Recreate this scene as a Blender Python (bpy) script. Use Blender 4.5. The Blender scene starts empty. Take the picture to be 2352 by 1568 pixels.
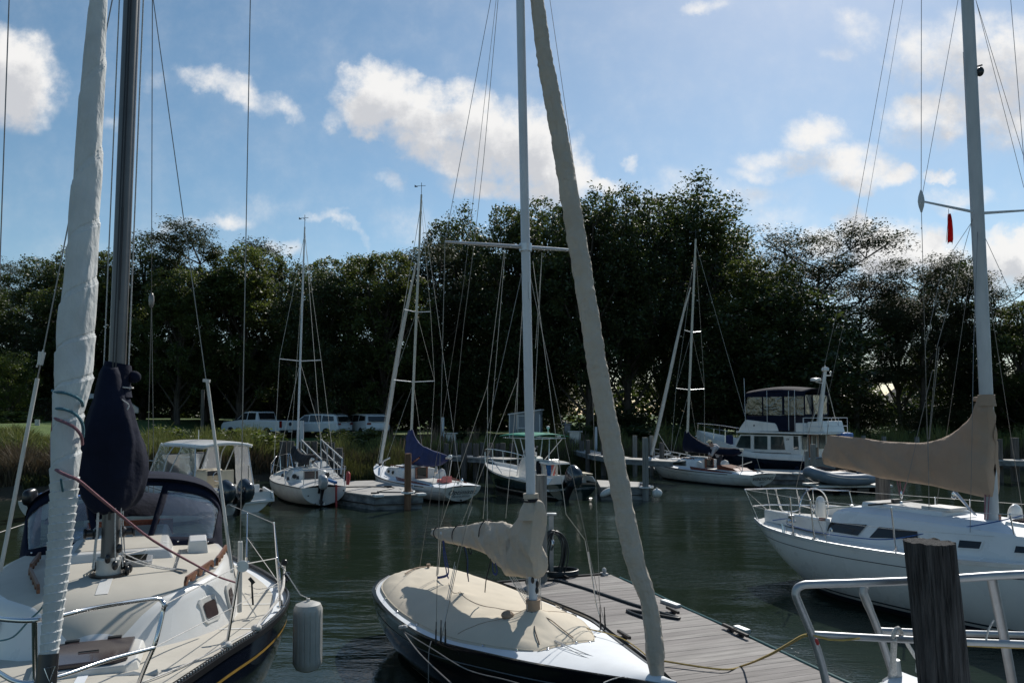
import bpy, math, random
import numpy as np
from mathutils import Vector, Matrix, noise
from math import sin, cos, pi, atan2, sqrt, hypot
R = math.radians
rnd = random.Random(7)
SC = bpy.context.scene
COL = SC.collection
# ---------------------------------------------------------------- camera geometry
F = 1699.0; CAMH = 3.3; PITCH = R(2.5)
CP, SP = cos(PITCH), sin(PITCH)
def ray(x, y):
    a = (x - 1176) / F; b = -(y - 876) / F
    return Vector((a, CP - b * SP, SP + b * CP))
CAM = Vector((0, 0, CAMH))
def P(x, y, d):                       # survey point seen in direction x,y at distance d
    r = ray(x, y); return CAM + r * (d / r.y)
def G(x, y, z=0.0):                   # survey point at height z
    r = ray(x, y); return CAM + r * ((z - CAMH) / r.z)
def cr(ox, oy, s):
    return lambda a, b: ((ox + a * s) / 1.5077, (oy + b * s) / 1.5077)
c1 = cr(0, 1200, 1000 / 2351); c2 = cr(0, 1700, 1150 / 2352); c3 = cr(1200, 1700, 1150 / 2352)
c850 = cr(850, 1350, 900 / 2352); c4 = cr(1600, 1350, 750 / 2352); cT = cr(2150, 1200, 950 / 2352)
cR = cr(2500, 1600, 1046 / 2147); cS = cr(2700, 1200, 846 / 2211); cO = cr(1280, 1560, 420 / 2352)
cH = cr(500, 1500, 460 / 2352); cJ = cr(880, 1500, 380 / 2128); cW = cr(2230, 1480, 470 / 2352)
cC = cr(760, 1380, 640 / 2352); cL = cr(0, 1350, 620 / 1944)

# ---------------------------------------------------------------- materials
def mat(name, col, rough=.5, metal=0., spec=.5, var=.12, vs=6., bump=0., bs=40., col2=None, coat=0.,
        st=(1, 1, 1), rv=0., trans=None, detail=6., bst=None, island=0., bd=.01):
    m = bpy.data.materials.new(name); m.use_nodes = True
    nt = m.node_tree; N = nt.nodes; L = nt.links
    b = N['Principled BSDF']
    b.inputs['Roughness'].default_value = rough
    b.inputs['Metallic'].default_value = metal
    b.inputs['Specular IOR Level'].default_value = spec
    b.inputs['Coat Weight'].default_value = coat
    b.inputs['Coat Roughness'].default_value = .08
    tc = N.new('ShaderNodeTexCoord'); mp = N.new('ShaderNodeMapping')
    mp.inputs['Scale'].default_value = st
    L.new(tc.outputs['Object'], mp.inputs['Vector'])
    c = Vector(col[:3])
    c2_ = Vector(col2[:3]) if col2 else c * (1 + var)
    ca = c if col2 else c * (1 - var)
    nz = N.new('ShaderNodeTexNoise'); nz.inputs['Scale'].default_value = vs; nz.inputs['Detail'].default_value = detail
    nz.inputs['Roughness'].default_value = .6
    L.new(mp.outputs['Vector'], nz.inputs['Vector'])
    rp = N.new('ShaderNodeValToRGB'); rp.color_ramp.elements[0].position = .34; rp.color_ramp.elements[1].position = .66
    rp.color_ramp.elements[0].color = (*ca, 1); rp.color_ramp.elements[1].color = (*c2_, 1)
    L.new(nz.outputs['Fac'], rp.inputs['Fac'])
    out = rp.outputs['Color']
    if island:
        g = N.new('ShaderNodeNewGeometry'); hv = N.new('ShaderNodeHueSaturation')
        ml = N.new('ShaderNodeMapRange'); ml.inputs['To Min'].default_value = 1 - island; ml.inputs['To Max'].default_value = 1 + island
        L.new(g.outputs['Random Per Island'], ml.inputs['Value']); L.new(ml.outputs[0], hv.inputs['Value'])
        ml2 = N.new('ShaderNodeMapRange'); ml2.inputs['To Min'].default_value = .48; ml2.inputs['To Max'].default_value = .52
        L.new(g.outputs['Random Per Island'], ml2.inputs['Value']); L.new(ml2.outputs[0], hv.inputs['Hue'])
        L.new(out, hv.inputs['Color']); out = hv.outputs['Color']
    L.new(out, b.inputs['Base Color'])
    if rv:
        mr = N.new('ShaderNodeMapRange'); mr.inputs['To Min'].default_value = max(0, rough - rv); mr.inputs['To Max'].default_value = rough + rv
        L.new(nz.outputs['Fac'], mr.inputs['Value']); L.new(mr.outputs[0], b.inputs['Roughness'])
    if bump:
        n2 = N.new('ShaderNodeTexNoise'); n2.inputs['Scale'].default_value = bs; n2.inputs['Detail'].default_value = 5
        if bst:
            mp2 = N.new('ShaderNodeMapping'); mp2.inputs['Scale'].default_value = bst
            L.new(tc.outputs['Object'], mp2.inputs['Vector']); L.new(mp2.outputs['Vector'], n2.inputs['Vector'])
        else: L.new(mp.outputs['Vector'], n2.inputs['Vector'])
        bp = N.new('ShaderNodeBump'); bp.inputs['Strength'].default_value = bump; bp.inputs['Distance'].default_value = bd
        L.new(n2.outputs['Fac'], bp.inputs['Height']); L.new(bp.outputs['Normal'], b.inputs['Normal'])
    if trans:
        o = N['Material Output']; t = N.new('ShaderNodeBsdfTranslucent'); t.inputs['Color'].default_value = (*trans[:3], 1)
        mx = N.new('ShaderNodeMixShader'); mx.inputs[0].default_value = trans[3]
        L.new(b.outputs[0], mx.inputs[1]); L.new(t.outputs[0], mx.inputs[2]); L.new(mx.outputs[0], o.inputs['Surface'])
    return m

def clear_mat(name, tint, clear, gloss=.1, wob=.3, ws=6., milk=0.0, gc=.9):
    m = bpy.data.materials.new(name); m.use_nodes = True
    nt = m.node_tree; N = nt.nodes; L = nt.links
    N.remove(N['Principled BSDF']); o = N['Material Output']
    t = N.new('ShaderNodeBsdfTransparent'); t.inputs['Color'].default_value = (*tint, 1)
    g = N.new('ShaderNodeBsdfGlossy'); g.inputs['Roughness'].default_value = gloss; g.inputs['Color'].default_value = (gc * .9, gc * .95, gc, 1)
    d = N.new('ShaderNodeBsdfDiffuse'); d.inputs['Color'].default_value = (.5, .52, .55, 1)
    tl = N.new('ShaderNodeBsdfTranslucent'); tl.inputs['Color'].default_value = (.6, .62, .65, 1)
    ad = N.new('ShaderNodeMixShader'); ad.inputs[0].default_value = .5
    L.new(d.outputs[0], ad.inputs[1]); L.new(tl.outputs[0], ad.inputs[2])
    m1 = N.new('ShaderNodeMixShader'); m1.inputs[0].default_value = milk
    L.new(g.outputs[0], m1.inputs[1]); L.new(ad.outputs[0], m1.inputs[2])
    fr = N.new('ShaderNodeLayerWeight'); fr.inputs['Blend'].default_value = .35
    mr = N.new('ShaderNodeMapRange'); mr.inputs['To Min'].default_value = 1 - clear; mr.inputs['To Max'].default_value = min(1, 1.45 - clear)
    L.new(fr.outputs['Fresnel'], mr.inputs['Value'])
    tc = N.new('ShaderNodeTexCoord'); n2 = N.new('ShaderNodeTexNoise'); n2.inputs['Scale'].default_value = ws; n2.inputs['Detail'].default_value = 3; n2.inputs['Distortion'].default_value = 1.
    bp = N.new('ShaderNodeBump'); bp.inputs['Strength'].default_value = wob; bp.inputs['Distance'].default_value = .05
    L.new(tc.outputs['Object'], n2.inputs['Vector']); L.new(n2.outputs['Fac'], bp.inputs['Height']); L.new(bp.outputs['Normal'], g.inputs['Normal'])
    mx = N.new('ShaderNodeMixShader'); L.new(mr.outputs[0], mx.inputs[0]); L.new(t.outputs[0], mx.inputs[1]); L.new(m1.outputs[0], mx.inputs[2])
    L.new(mx.outputs[0], o.inputs['Surface'])
    return m

M = {}
M['white'] = mat('white_gelcoat', (.70, .69, .665), .28, var=.05, vs=1.5, coat=.3, rv=.05)
M['white2'] = mat('aged_white', (.56, .55, .52), .4, var=.12, vs=3, rv=.1)
M['cream'] = mat('cream_gelcoat', (.55, .48, .36), .4, var=.06)
M['deckbeige'] = mat('nonskid_beige', (.46, .43, .37), .75, var=.07, vs=2.2, bump=.25, bs=260, bd=.002)
M['deckwhite'] = mat('nonskid_white', (.66, .69, .72), .6, var=.05, vs=3, bump=.2, bs=300, bd=.002)
M['navyhull'] = mat('navy_gelcoat', (.008, .011, .022), .12, var=.15, vs=2, coat=.8)
M['blackhull'] = mat('black_green_gelcoat', (.006, .008, .011), .15, var=.2, vs=2, coat=.6)
M['greenhull'] = mat('dark_green_gelcoat', (.006, .022, .02), .15, var=.1, vs=2, coat=.6)
M['gold'] = mat('gold_stripe', (.42, .25, .05), .4)
M['antifoul'] = mat('dark_bottom_paint', (.012, .013, .018), .7, var=.3, vs=8)
M['bluepaint'] = mat('navy_boot_paint', (.01, .013, .03), .5)
M['navycanvas'] = mat('navy_canvas', (.005, .008, .022), .85, spec=.18, var=.25, vs=2.5, bump=.7, bs=4, bd=.05)
M['blackcanvas'] = mat('black_canvas', (.006, .006, .010), .85, var=.3, vs=4, bump=.6, bs=7, bd=.03)
M['bluecanvas'] = mat('blue_canvas', (.010, .020, .085), .8, var=.2, vs=3, bump=.7, bs=5, bd=.04)
M['tan'] = mat('tan_canvas', (.50, .44, .36), .85, var=.07, vs=2.5, bump=1., bs=7, bd=.05, trans=(.5, .33, .2, .12))
M['tanflat'] = mat('sand_canvas', (.60, .53, .42), .85, var=.04, vs=2, bump=.3, bs=2.5, bd=.03)
M['tandark'] = mat('brown_tan_canvas', (.37, .275, .20), .85, var=.07, vs=2, bump=1., bs=3.2, bd=.07, bst=(1.6, 1, .8), trans=(.6, .35, .2, .14))
M['sailwhite'] = mat('old_sailcloth', (.60, .61, .60), .8, var=.1, vs=4, bump=1., bs=9, bd=.035, bst=(1, 1, .5), trans=(.6, .6, .55, .12))
M['sailwhite2'] = mat('sail_sleeve', (.5, .5, .48), .8, var=.08, vs=4)
M['alu'] = mat('aluminium', (.52, .54, .56), .38, metal=.6, var=.08, vs=5, rv=.08)
M['alurail'] = mat('aluminium_rail', (.36, .37, .38), .42, metal=.6, var=.1, vs=9, rv=.1)
M['greyspar'] = mat('grey_anodised_spar', (.13, .13, .13), .42, metal=.4, var=.12, vs=3, rv=.06)
M['whitespar'] = mat('white_spar', (.52, .56, .60), .35, var=.06, vs=2)
M['whitespar2'] = mat('chalky_white_spar', (.42, .44, .45), .45, var=.15, vs=3, st=(1, 1, .25))
M['ivoryspar'] = mat('ivory_spar', (.5, .48, .42), .4, var=.08)
M['steel'] = mat('stainless_steel', (.62, .62, .63), .16, metal=1., var=.06)
M['wire'] = mat('rigging_wire', (.22, .21, .20), .4, metal=.5)
M['wirelight'] = mat('pale_cordage', (.5, .47, .42), .8)
M['ropewhite'] = mat('white_rope', (.55, .53, .5), .9, bump=.6, bs=90, var=.25, vs=60)
M['ropeteal'] = mat('teal_rope', (.06, .16, .20), .85, bump=.6, bs=90, var=.2, vs=60)
M['ropered'] = mat('faded_red_rope', (.22, .10, .12), .9, bump=.6, bs=90, var=.2, vs=60)
M['ropeblue'] = mat('blue_rope', (.03, .09, .26), .85, var=.2, vs=60)
M['ropeyellow'] = mat('yellow_rope', (.38, .27, .08), .85, var=.2, vs=60)
M['ropeblack'] = mat('black_cord', (.012, .012, .016), .85)
M['hose'] = mat('dark_hose', (.012, .018, .022), .45)
M['hosegreen'] = mat('teal_hose', (.015, .09, .09), .4)
M['black'] = mat('black_plastic', (.012, .012, .014), .35)
M['darkglass'] = mat('smoked_acrylic', (.012, .012, .014), .06, spec=.6, var=.1)
M['brownglass'] = mat('smoked_brown_acrylic', (.055, .04, .04), .12, var=.1)
M['glass'] = mat('cabin_glass', (.04, .06, .06), .05, spec=.8, var=.5, vs=1.2)
M['teak'] = mat('oiled_teak', (.16, .065, .03), .5, var=.3, vs=8, st=(1, 6, 6), bump=.2, bs=30)
M['varnish'] = mat('varnished_mahogany', (.17, .045, .022), .25, var=.3, vs=8, st=(1, 5, 5), coat=.5)
M['piling'] = mat('weathered_piling', (.055, .05, .047), .95, col2=(.15, .14, .13), vs=4.5, st=(6, 6, .35), bump=1., bs=7, bd=.04, bst=(6, 6, .35))
M['pilingdark'] = mat('dark_piling', (.018, .017, .017), .95, col2=(.085, .08, .078), vs=5., st=(8, 8, .35), bump=1., bs=9, bd=.05, bst=(8, 8, .4), detail=9)  # darker, more finely streaked version of the piling colour
M['pilinglight'] = mat('grey_piling', (.13, .13, .125), .9, col2=(.26, .26, .245), vs=4, st=(6, 6, .4), bump=.8, bs=7, bd=.03)
M['pilingbrown'] = mat('brown_piling', (.12, .055, .03), .9, col2=(.23, .13, .075), vs=4, st=(6, 6, .4), bump=.8, bs=7, bd=.03)
M['plank'] = mat('grey_composite_plank', (.125, .115, .11), .75, col2=(.235, .215, .205), vs=2.5, st=(6, .6, 1), bump=.25, bs=10, island=.22)
M['plankfar'] = mat('pale_dock_plank', (.34, .33, .31), .8, var=.12, vs=2)
M['dockside'] = mat('wet_dock_side', (.07, .075, .078), .8, col2=(.26, .27, .27), vs=2.2, st=(1, 1, 2.5))
M['galv'] = mat('galvanised', (.4, .42, .43), .5, metal=.6, var=.15, vs=8)
M['fender'] = mat('grey_vinyl', (.42, .41, .38), .45, var=.12, vs=5)
M['foam'] = mat('white_foam', (.6, .6, .58), .7)
M['greentop'] = mat('green_canvas', (.03, .30, .21), .7, var=.15, trans=(.05, .4, .3, .3))
M['greyrubber'] = mat('grey_hypalon', (.16, .19, .225), .4, var=.12, vs=4, bump=.2, bs=6)
M['bluetarp'] = mat('blue_tarp', (.02, .13, .42), .45, var=.2, vs=4, bump=.7, bs=5, bd=.04)
M['red'] = mat('red_plastic', (.35, .03, .03), .5)
M['redcloth'] = mat('red_cloth', (.38, .02, .02), .8, trans=(.7, .03, .02, .4))
M['pinkcloth'] = mat('coral_cloth', (.55, .16, .14), .85)
M['bluecloth'] = mat('blue_cloth', (.02, .11, .3), .85)
M['strapblue'] = mat('royal_blue_strap', (.012, .03, .16), .8)
M['engine'] = mat('engine_cowling', (.018, .026, .036), .2, coat=.6, var=.1)
M['engineblack'] = mat('engine_leg', (.01, .01, .012), .3)
M['enginegrey'] = mat('grey_cowling', (.3, .31, .32), .35, coat=.3)
M['skin'] = mat('skin', (.36, .2, .14), .55)
M['hair'] = mat('dark_hair', (.03, .025, .02), .8)
M['shirt'] = mat('pale_shirt', (.42, .38, .38), .9, bump=.5, bs=12, bd=.02)
M['trousers'] = mat('dark_trousers', (.035, .035, .042), .9, bump=.4, bs=12, bd=.02)
M['cap'] = mat('straw_coloured_cap', (.55, .47, .30), .9)
M['carpaint'] = mat('white_car_paint', (.62, .65, .68), .25, coat=.6, var=.03)
M['carglass'] = mat('car_glass', (.015, .018, .02), .05, spec=.7)
M['tyre'] = mat('tyre', (.015, .015, .015), .8)
M['taillight'] = mat('tail_lamp', (.18, .01, .01), .2)
M['shed'] = mat('grey_vertical_siding', (.20, .225, .25), .7, var=.2, vs=5, st=(9, 9, .2))
M['shedtrim'] = mat('white_trim', (.55, .57, .58), .6)
M['shingle'] = mat('dark_shingle', (.05, .05, .05), .9, var=.3, vs=20)
M['boxgrey'] = mat('grey_utility_metal', (.16, .17, .19), .5)
M['vinyl'] = clear_mat('clear_vinyl', (.88, .9, .92), .70, .12, .55, 4., .5)
M['vinyldark'] = clear_mat('clear_vinyl_dull', (.22, .27, .34), .5, .16, .6, 2., .04, .28)
M['tint'] = clear_mat('tinted_acrylic', (.25, .28, .28), .6, .05, .1)
M['text'] = mat('dark_lettering', (.03, .032, .04), .5)
M['textgrey'] = mat('grey_lettering', (.16, .17, .18), .5)
M['textwhite'] = mat('white_lettering', (.6, .62, .62), .5)
M['bark'] = mat('bark', (.035, .03, .026), .95, col2=(.09, .08, .068), vs=3, st=(3, 3, .4), bump=.8, bs=6, bd=.05)

# ---------------------------------------------------------------- mesh builder
class MB:
    def __init__(s): s.v = []; s.f = []; s.m = []; s.pc = []
    def add(s, vs, fs, mi=0):
        k = len(s.v); s.pc.append((k, len(s.f))); s.v += [tuple(v) for v in vs]
        s.f += [tuple(i + k for i in f) for f in fs]; s.m += [mi] * len(fs); return s
    def box(s, c, size, rz=0., mi=0, M4=None):
        x, y, z = [q / 2 for q in size]
        vs = [Vector((a * x, b * y, d * z)) for d in (-1, 1) for b in (-1, 1) for a in (-1, 1)]
        mt = M4 or (Matrix.Translation(c) @ Matrix.Rotation(rz, 4, 'Z'))
        if M4 is None or True: vs = [mt @ v for v in vs]
        return s.add(vs, [(0, 2, 3, 1), (4, 5, 7, 6), (0, 1, 5, 4), (2, 6, 7, 3), (0, 4, 6, 2), (1, 3, 7, 5)], mi)
    def bar(s, a, b, w, h, mi=0, up=(0, 0, 1)):
        a = Vector(a); b = Vector(b); d = (b - a); L = d.length; d.normalize()
        u = Vector(up)
        if abs(d.dot(u)) > .97: u = Vector((0, 1, 0))
        sx = d.cross(u).normalized(); uz = sx.cross(d)
        mt = Matrix(((d.x, sx.x, uz.x, (a.x + b.x) / 2), (d.y, sx.y, uz.y, (a.y + b.y) / 2), (d.z, sx.z, uz.z, (a.z + b.z) / 2), (0, 0, 0, 1)))
        return s.box(None, (L, w, h), mi=mi, M4=mt)
    def tube(s, pts, r, n=8, closed=False, caps=True, mi=0, flat=1., shape=None):
        pts = [Vector(p) for p in pts]; m = len(pts)
        if isinstance(r, (int, float)): r = [r] * m
        T = []
        for i in range(m):
            if closed: d = pts[(i + 1) % m] - pts[i - 1]
            else: d = pts[min(i + 1, m - 1)] - pts[max(i - 1, 0)]
            T.append(d.normalized() if d.length > 1e-9 else Vector((0, 0, 1)))
        u = Vector((0, 0, 1)) if abs(T[0].z) < .9 else Vector((1, 0, 0))
        u = (u - T[0] * u.dot(T[0])).normalized(); vs = []; fs = []
        for i in range(m):
            u = (u - T[i] * u.dot(T[i])).normalized(); w = T[i].cross(u)
            for k in range(n):
                a = 2 * pi * k / n; q = shape(i, a) if shape else 1.
                vs.append(pts[i] + (u * cos(a) * q + w * sin(a) * q * flat) * r[i])
        mm = m if closed else m - 1
        for i in range(mm):
            j = (i + 1) % m
            for k in range(n):
                fs.append((i * n + k, i * n + (k + 1) % n, j * n + (k + 1) % n, j * n + k))
        if caps and not closed:
            fs.append(tuple(range(n))[::-1]); fs.append(tuple((m - 1) * n + k for k in range(n)))
        return s.add(vs, fs, mi)
    def lathe(s, c, prof, n=16, mi=0, axis=None, sx=1., sy=1.):
        c = Vector(c); vs = []; fs = []
        q = Vector((0, 0, 1)).rotation_difference(Vector(axis).normalized()) if axis is not None else None
        for (r, z) in prof:
            for k in range(n):
                a = 2 * pi * k / n; v = Vector((r * cos(a) * sx, r * sin(a) * sy, z))
                if q: v = q @ v
                vs.append(c + v)
        m = len(prof)
        for i in range(m - 1):
            for k in range(n): fs.append((i * n + k, i * n + (k + 1) % n, (i + 1) * n + (k + 1) % n, (i + 1) * n + k))
        fs.append(tuple(range(n))[::-1]); fs.append(tuple((m - 1) * n + k for k in range(n)))
        return s.add(vs, fs, mi)
    def ell(s, c, r, n=14, m=9, mi=0, rot=None):
        pr = []; c = Vector(c); vs = []; fs = []
        for i in range(m + 1):
            t = -pi / 2 + pi * i / m
            for k in range(n):
                a = 2 * pi * k / n
                e = .02 if i in (0, m) else cos(t)
                v = Vector((r[0] * e * cos(a), r[1] * e * sin(a), r[2] * sin(t)))
                if rot: v = rot @ v
                vs.append(c + v)
        for i in range(m):
            for k in range(n): fs.append((i * n + k, i * n + (k + 1) % n, (i + 1) * n + (k + 1) % n, (i + 1) * n + k))
        fs.append(tuple(range(n))[::-1]); fs.append(tuple(m * n + k for k in range(n)))
        return s.add(vs, fs, mi)
    def grid(s, rows, cu=False, cv=False, mi=0, mif=None, cap0=False, cap1=False):
        m = len(rows); n = len(rows[0]); vs = [p for r_ in rows for p in r_]; k0 = len(s.v); s.pc.append((k0, len(s.f)))
        s.v += [tuple(v) for v in vs]
        for i in range(m if cu else m - 1):
            for k in range(n if cv else n - 1):
                j = (i + 1) % m; l = (k + 1) % n
                s.f.append((k0 + i * n + k, k0 + i * n + l, k0 + j * n + l, k0 + j * n + k)); s.m.append(mif(i, k) if mif else mi)
        if cap0: s.f.append(tuple(k0 + k for k in range(n))[::-1]); s.m.append(mi)
        if cap1: s.f.append(tuple(k0 + (m - 1) * n + k for k in range(n))); s.m.append(mi)
        return s
    def prism(s, poly, z0, z1, mi=0, fn=None):
        n = len(poly); fn = fn or (lambda a, b, z: (a, b, z))
        vs = [fn(a, b, z0) for a, b in poly] + [fn(a, b, z1) for a, b in poly]
        fs = [tuple(range(n))[::-1], tuple(range(n, 2 * n))] + [(i, (i + 1) % n, n + (i + 1) % n, n + i) for i in range(n)]
        return s.add(vs, fs, mi)
    def slab(s, pts, off, mi=0):               # polygon of 3D points thickened by vector off
        off = Vector(off); n = len(pts); pts = [Vector(p) for p in pts]
        vs = pts + [p + off for p in pts]
        fs = [tuple(range(n))[::-1], tuple(range(n, 2 * n))] + [(i, (i + 1) % n, n + (i + 1) % n, n + i) for i in range(n)]
        return s.add(vs, fs, mi)
    def parts(s, name, mats, parent=None, every=1, **k):      # one object per piece
        out = []; pc = s.pc[::every] + [(len(s.v), len(s.f))]
        for (v0, f0), (v1, f1) in zip(pc, pc[1:]):
            q = MB(); q.v = s.v[v0:v1]; q.f = [tuple(i - v0 for i in f) for f in s.f[f0:f1]]; q.m = s.m[f0:f1]; out.append(q.build(name, mats, parent, **k))
        return out
    def build(s, name, mats, parent=None, smooth=38, bevel=0., thick=0., sub=0, kind=None):
        me = bpy.data.meshes.new(name); me.from_pydata(s.v, [], s.f); me.update()
        if not isinstance(mats, (list, tuple)): mats = [mats]
        for m in mats: me.materials.append(M[m] if isinstance(m, str) else m)
        if len(mats) > 1: me.polygons.foreach_set('material_index', s.m)
        if smooth:
            me.polygons.foreach_set('use_smooth', [True] * len(me.polygons))
            if smooth < 180: me.set_sharp_from_angle(angle=R(smooth))
        me.validate()
        import bmesh as _b
        bm = _b.new(); bm.from_mesh(me); _b.ops.recalc_face_normals(bm, faces=bm.faces); bm.to_mesh(me); bm.free()
        o = bpy.data.objects.new(name, me); COL.objects.link(o)
        if parent is not None: o.parent = parent
        if bevel:
            b = o.modifiers.new('bevel', 'BEVEL'); b.width = bevel; b.segments = 2; b.limit_method = 'ANGLE'; b.angle_limit = R(40)
        if thick:
            t = o.modifiers.new('solid', 'SOLIDIFY'); t.thickness = thick; t.offset = 0
        if sub:
            t = o.modifiers.new('sub', 'SUBSURF'); t.levels = sub; t.render_levels = sub
        if kind: o['kind'] = kind
        return o

def tag(o, label, cat, group=None):
    o['label'] = label; o['category'] = cat
    if group: o['group'] = group
    return o
class Thing:
    """an Empty at a thing's base; local x is forward, y to port, z up"""
    def __init__(s, name, label, cat, loc=(0, 0, 0), rz=0., group=None):
        o = bpy.data.objects.new(name, None); COL.objects.link(o); o.location = loc; o.rotation_euler = (0, 0, rz)
        o.empty_display_size = .3; tag(o, label, cat, group); s.o = o
        s.m = Matrix.Translation(loc) @ Matrix.Rotation(rz, 4, 'Z'); s.i = s.m.inverted()
    def L(s, w): return s.i @ Vector(w)
    def g(s, x, y, z): return s.L(G(x, y, z))
    def p(s, x, y, d): return s.L(P(x, y, d))
    def _plane(s, x, y, ax, t):
        a = s.i @ CAM; b = (s.i.to_3x3() @ ray(x, y)); return a + b * ((t - a[ax]) / b[ax])
    def v(s, x, y, t=0.): return s._plane(x, y, 1, t)      # on the fore-and-aft plane local y = t
    def x(s, x, y, t=0.): return s._plane(x, y, 0, t)      # on the athwartships plane local x = t
def lerp(a, b, t): return a + (b - a) * t
def tab(T, x):
    if x <= T[0][0]: return T[0][1]
    for (a, p), (b, q) in zip(T, T[1:]):
        if x <= b:
            t = (x - a) / (b - a); return p + (q - p) * t
    return T[-1][1]
def stab(T, x):                         # smooth table (catmull)
    if x <= T[0][0]: return T[0][1]
    if x >= T[-1][0]: return T[-1][1]
    for i in range(len(T) - 1):
        a, p = T[i]; b, q = T[i + 1]
        if x <= b:
            t = (x - a) / (b - a)
            m0 = (q - T[i - 1][1]) / (b - T[i - 1][0]) * (b - a) if i else (q - p)
            m1 = (T[i + 2][1] - p) / (T[i + 2][0] - a) * (b - a) if i + 2 < len(T) else (q - p)
            return (2*t**3-3*t*t+1)*p + (t**3-2*t*t+t)*m0 + (-2*t**3+3*t*t)*q + (t**3-t*t)*m1
def curve(pts, k=6):                    # catmull-rom through points
    pts = [Vector(p) for p in pts]; out = []
    for i in range(len(pts) - 1):
        p0 = pts[max(i - 1, 0)]; p1 = pts[i]; p2 = pts[i + 1]; p3 = pts[min(i + 2, len(pts) - 1)]
        for j in range(k):
            t = j / k
            out.append(.5 * ((2 * p1) + (p2 - p0) * t + (2 * p0 - 5 * p1 + 4 * p2 - p3) * t * t + (3 * p1 - p0 - 3 * p2 + p3) * t ** 3))
    out.append(pts[-1]); return out
def sag(a, b, d=.1, k=10):
    a = Vector(a); b = Vector(b)
    return [a.lerp(b, i / k) - Vector((0, 0, 4 * d * (i / k) * (1 - i / k))) for i in range(k + 1)]
def rope(name, pts, r, m, parent=None, n=6, **k):
    return MB().tube(pts, r, n).build(name, m, parent, **k)
def text_obj(name, s, size, m, parent, mt, shear=0., ext=.002, sx=1.):
    cu = bpy.data.curves.new('t', 'FONT'); cu.body = s; cu.size = size; cu.extrude = ext; cu.shear = shear
    cu.align_x = 'CENTER'; cu.align_y = 'CENTER'; cu.resolution_u = 3
    o = bpy.data.objects.new('t', cu); COL.objects.link(o)
    dg = bpy.context.evaluated_depsgraph_get(); me = bpy.data.meshes.new_from_object(o.evaluated_get(dg))
    bpy.data.objects.remove(o); bpy.data.curves.remove(cu)
    me.transform(mt @ Matrix.Diagonal((sx, 1, 1, 1))); me.materials.clear(); me.materials.append(M[m])
    r_ = bpy.data.objects.new(name, me); COL.objects.link(r_); r_.parent = parent; return r_
def face_mat(c, xdir, ydir):            # text frame: x along xdir, y along ydir
    x = Vector(xdir).normalized(); y = Vector(ydir); z = x.cross(y).normalized(); y = z.cross(x)
    return Matrix(((x.x, y.x, z.x, c[0]), (x.y, y.y, z.y, c[1]), (x.z, y.z, z.z, c[2]), (0, 0, 0, 1)))

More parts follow.
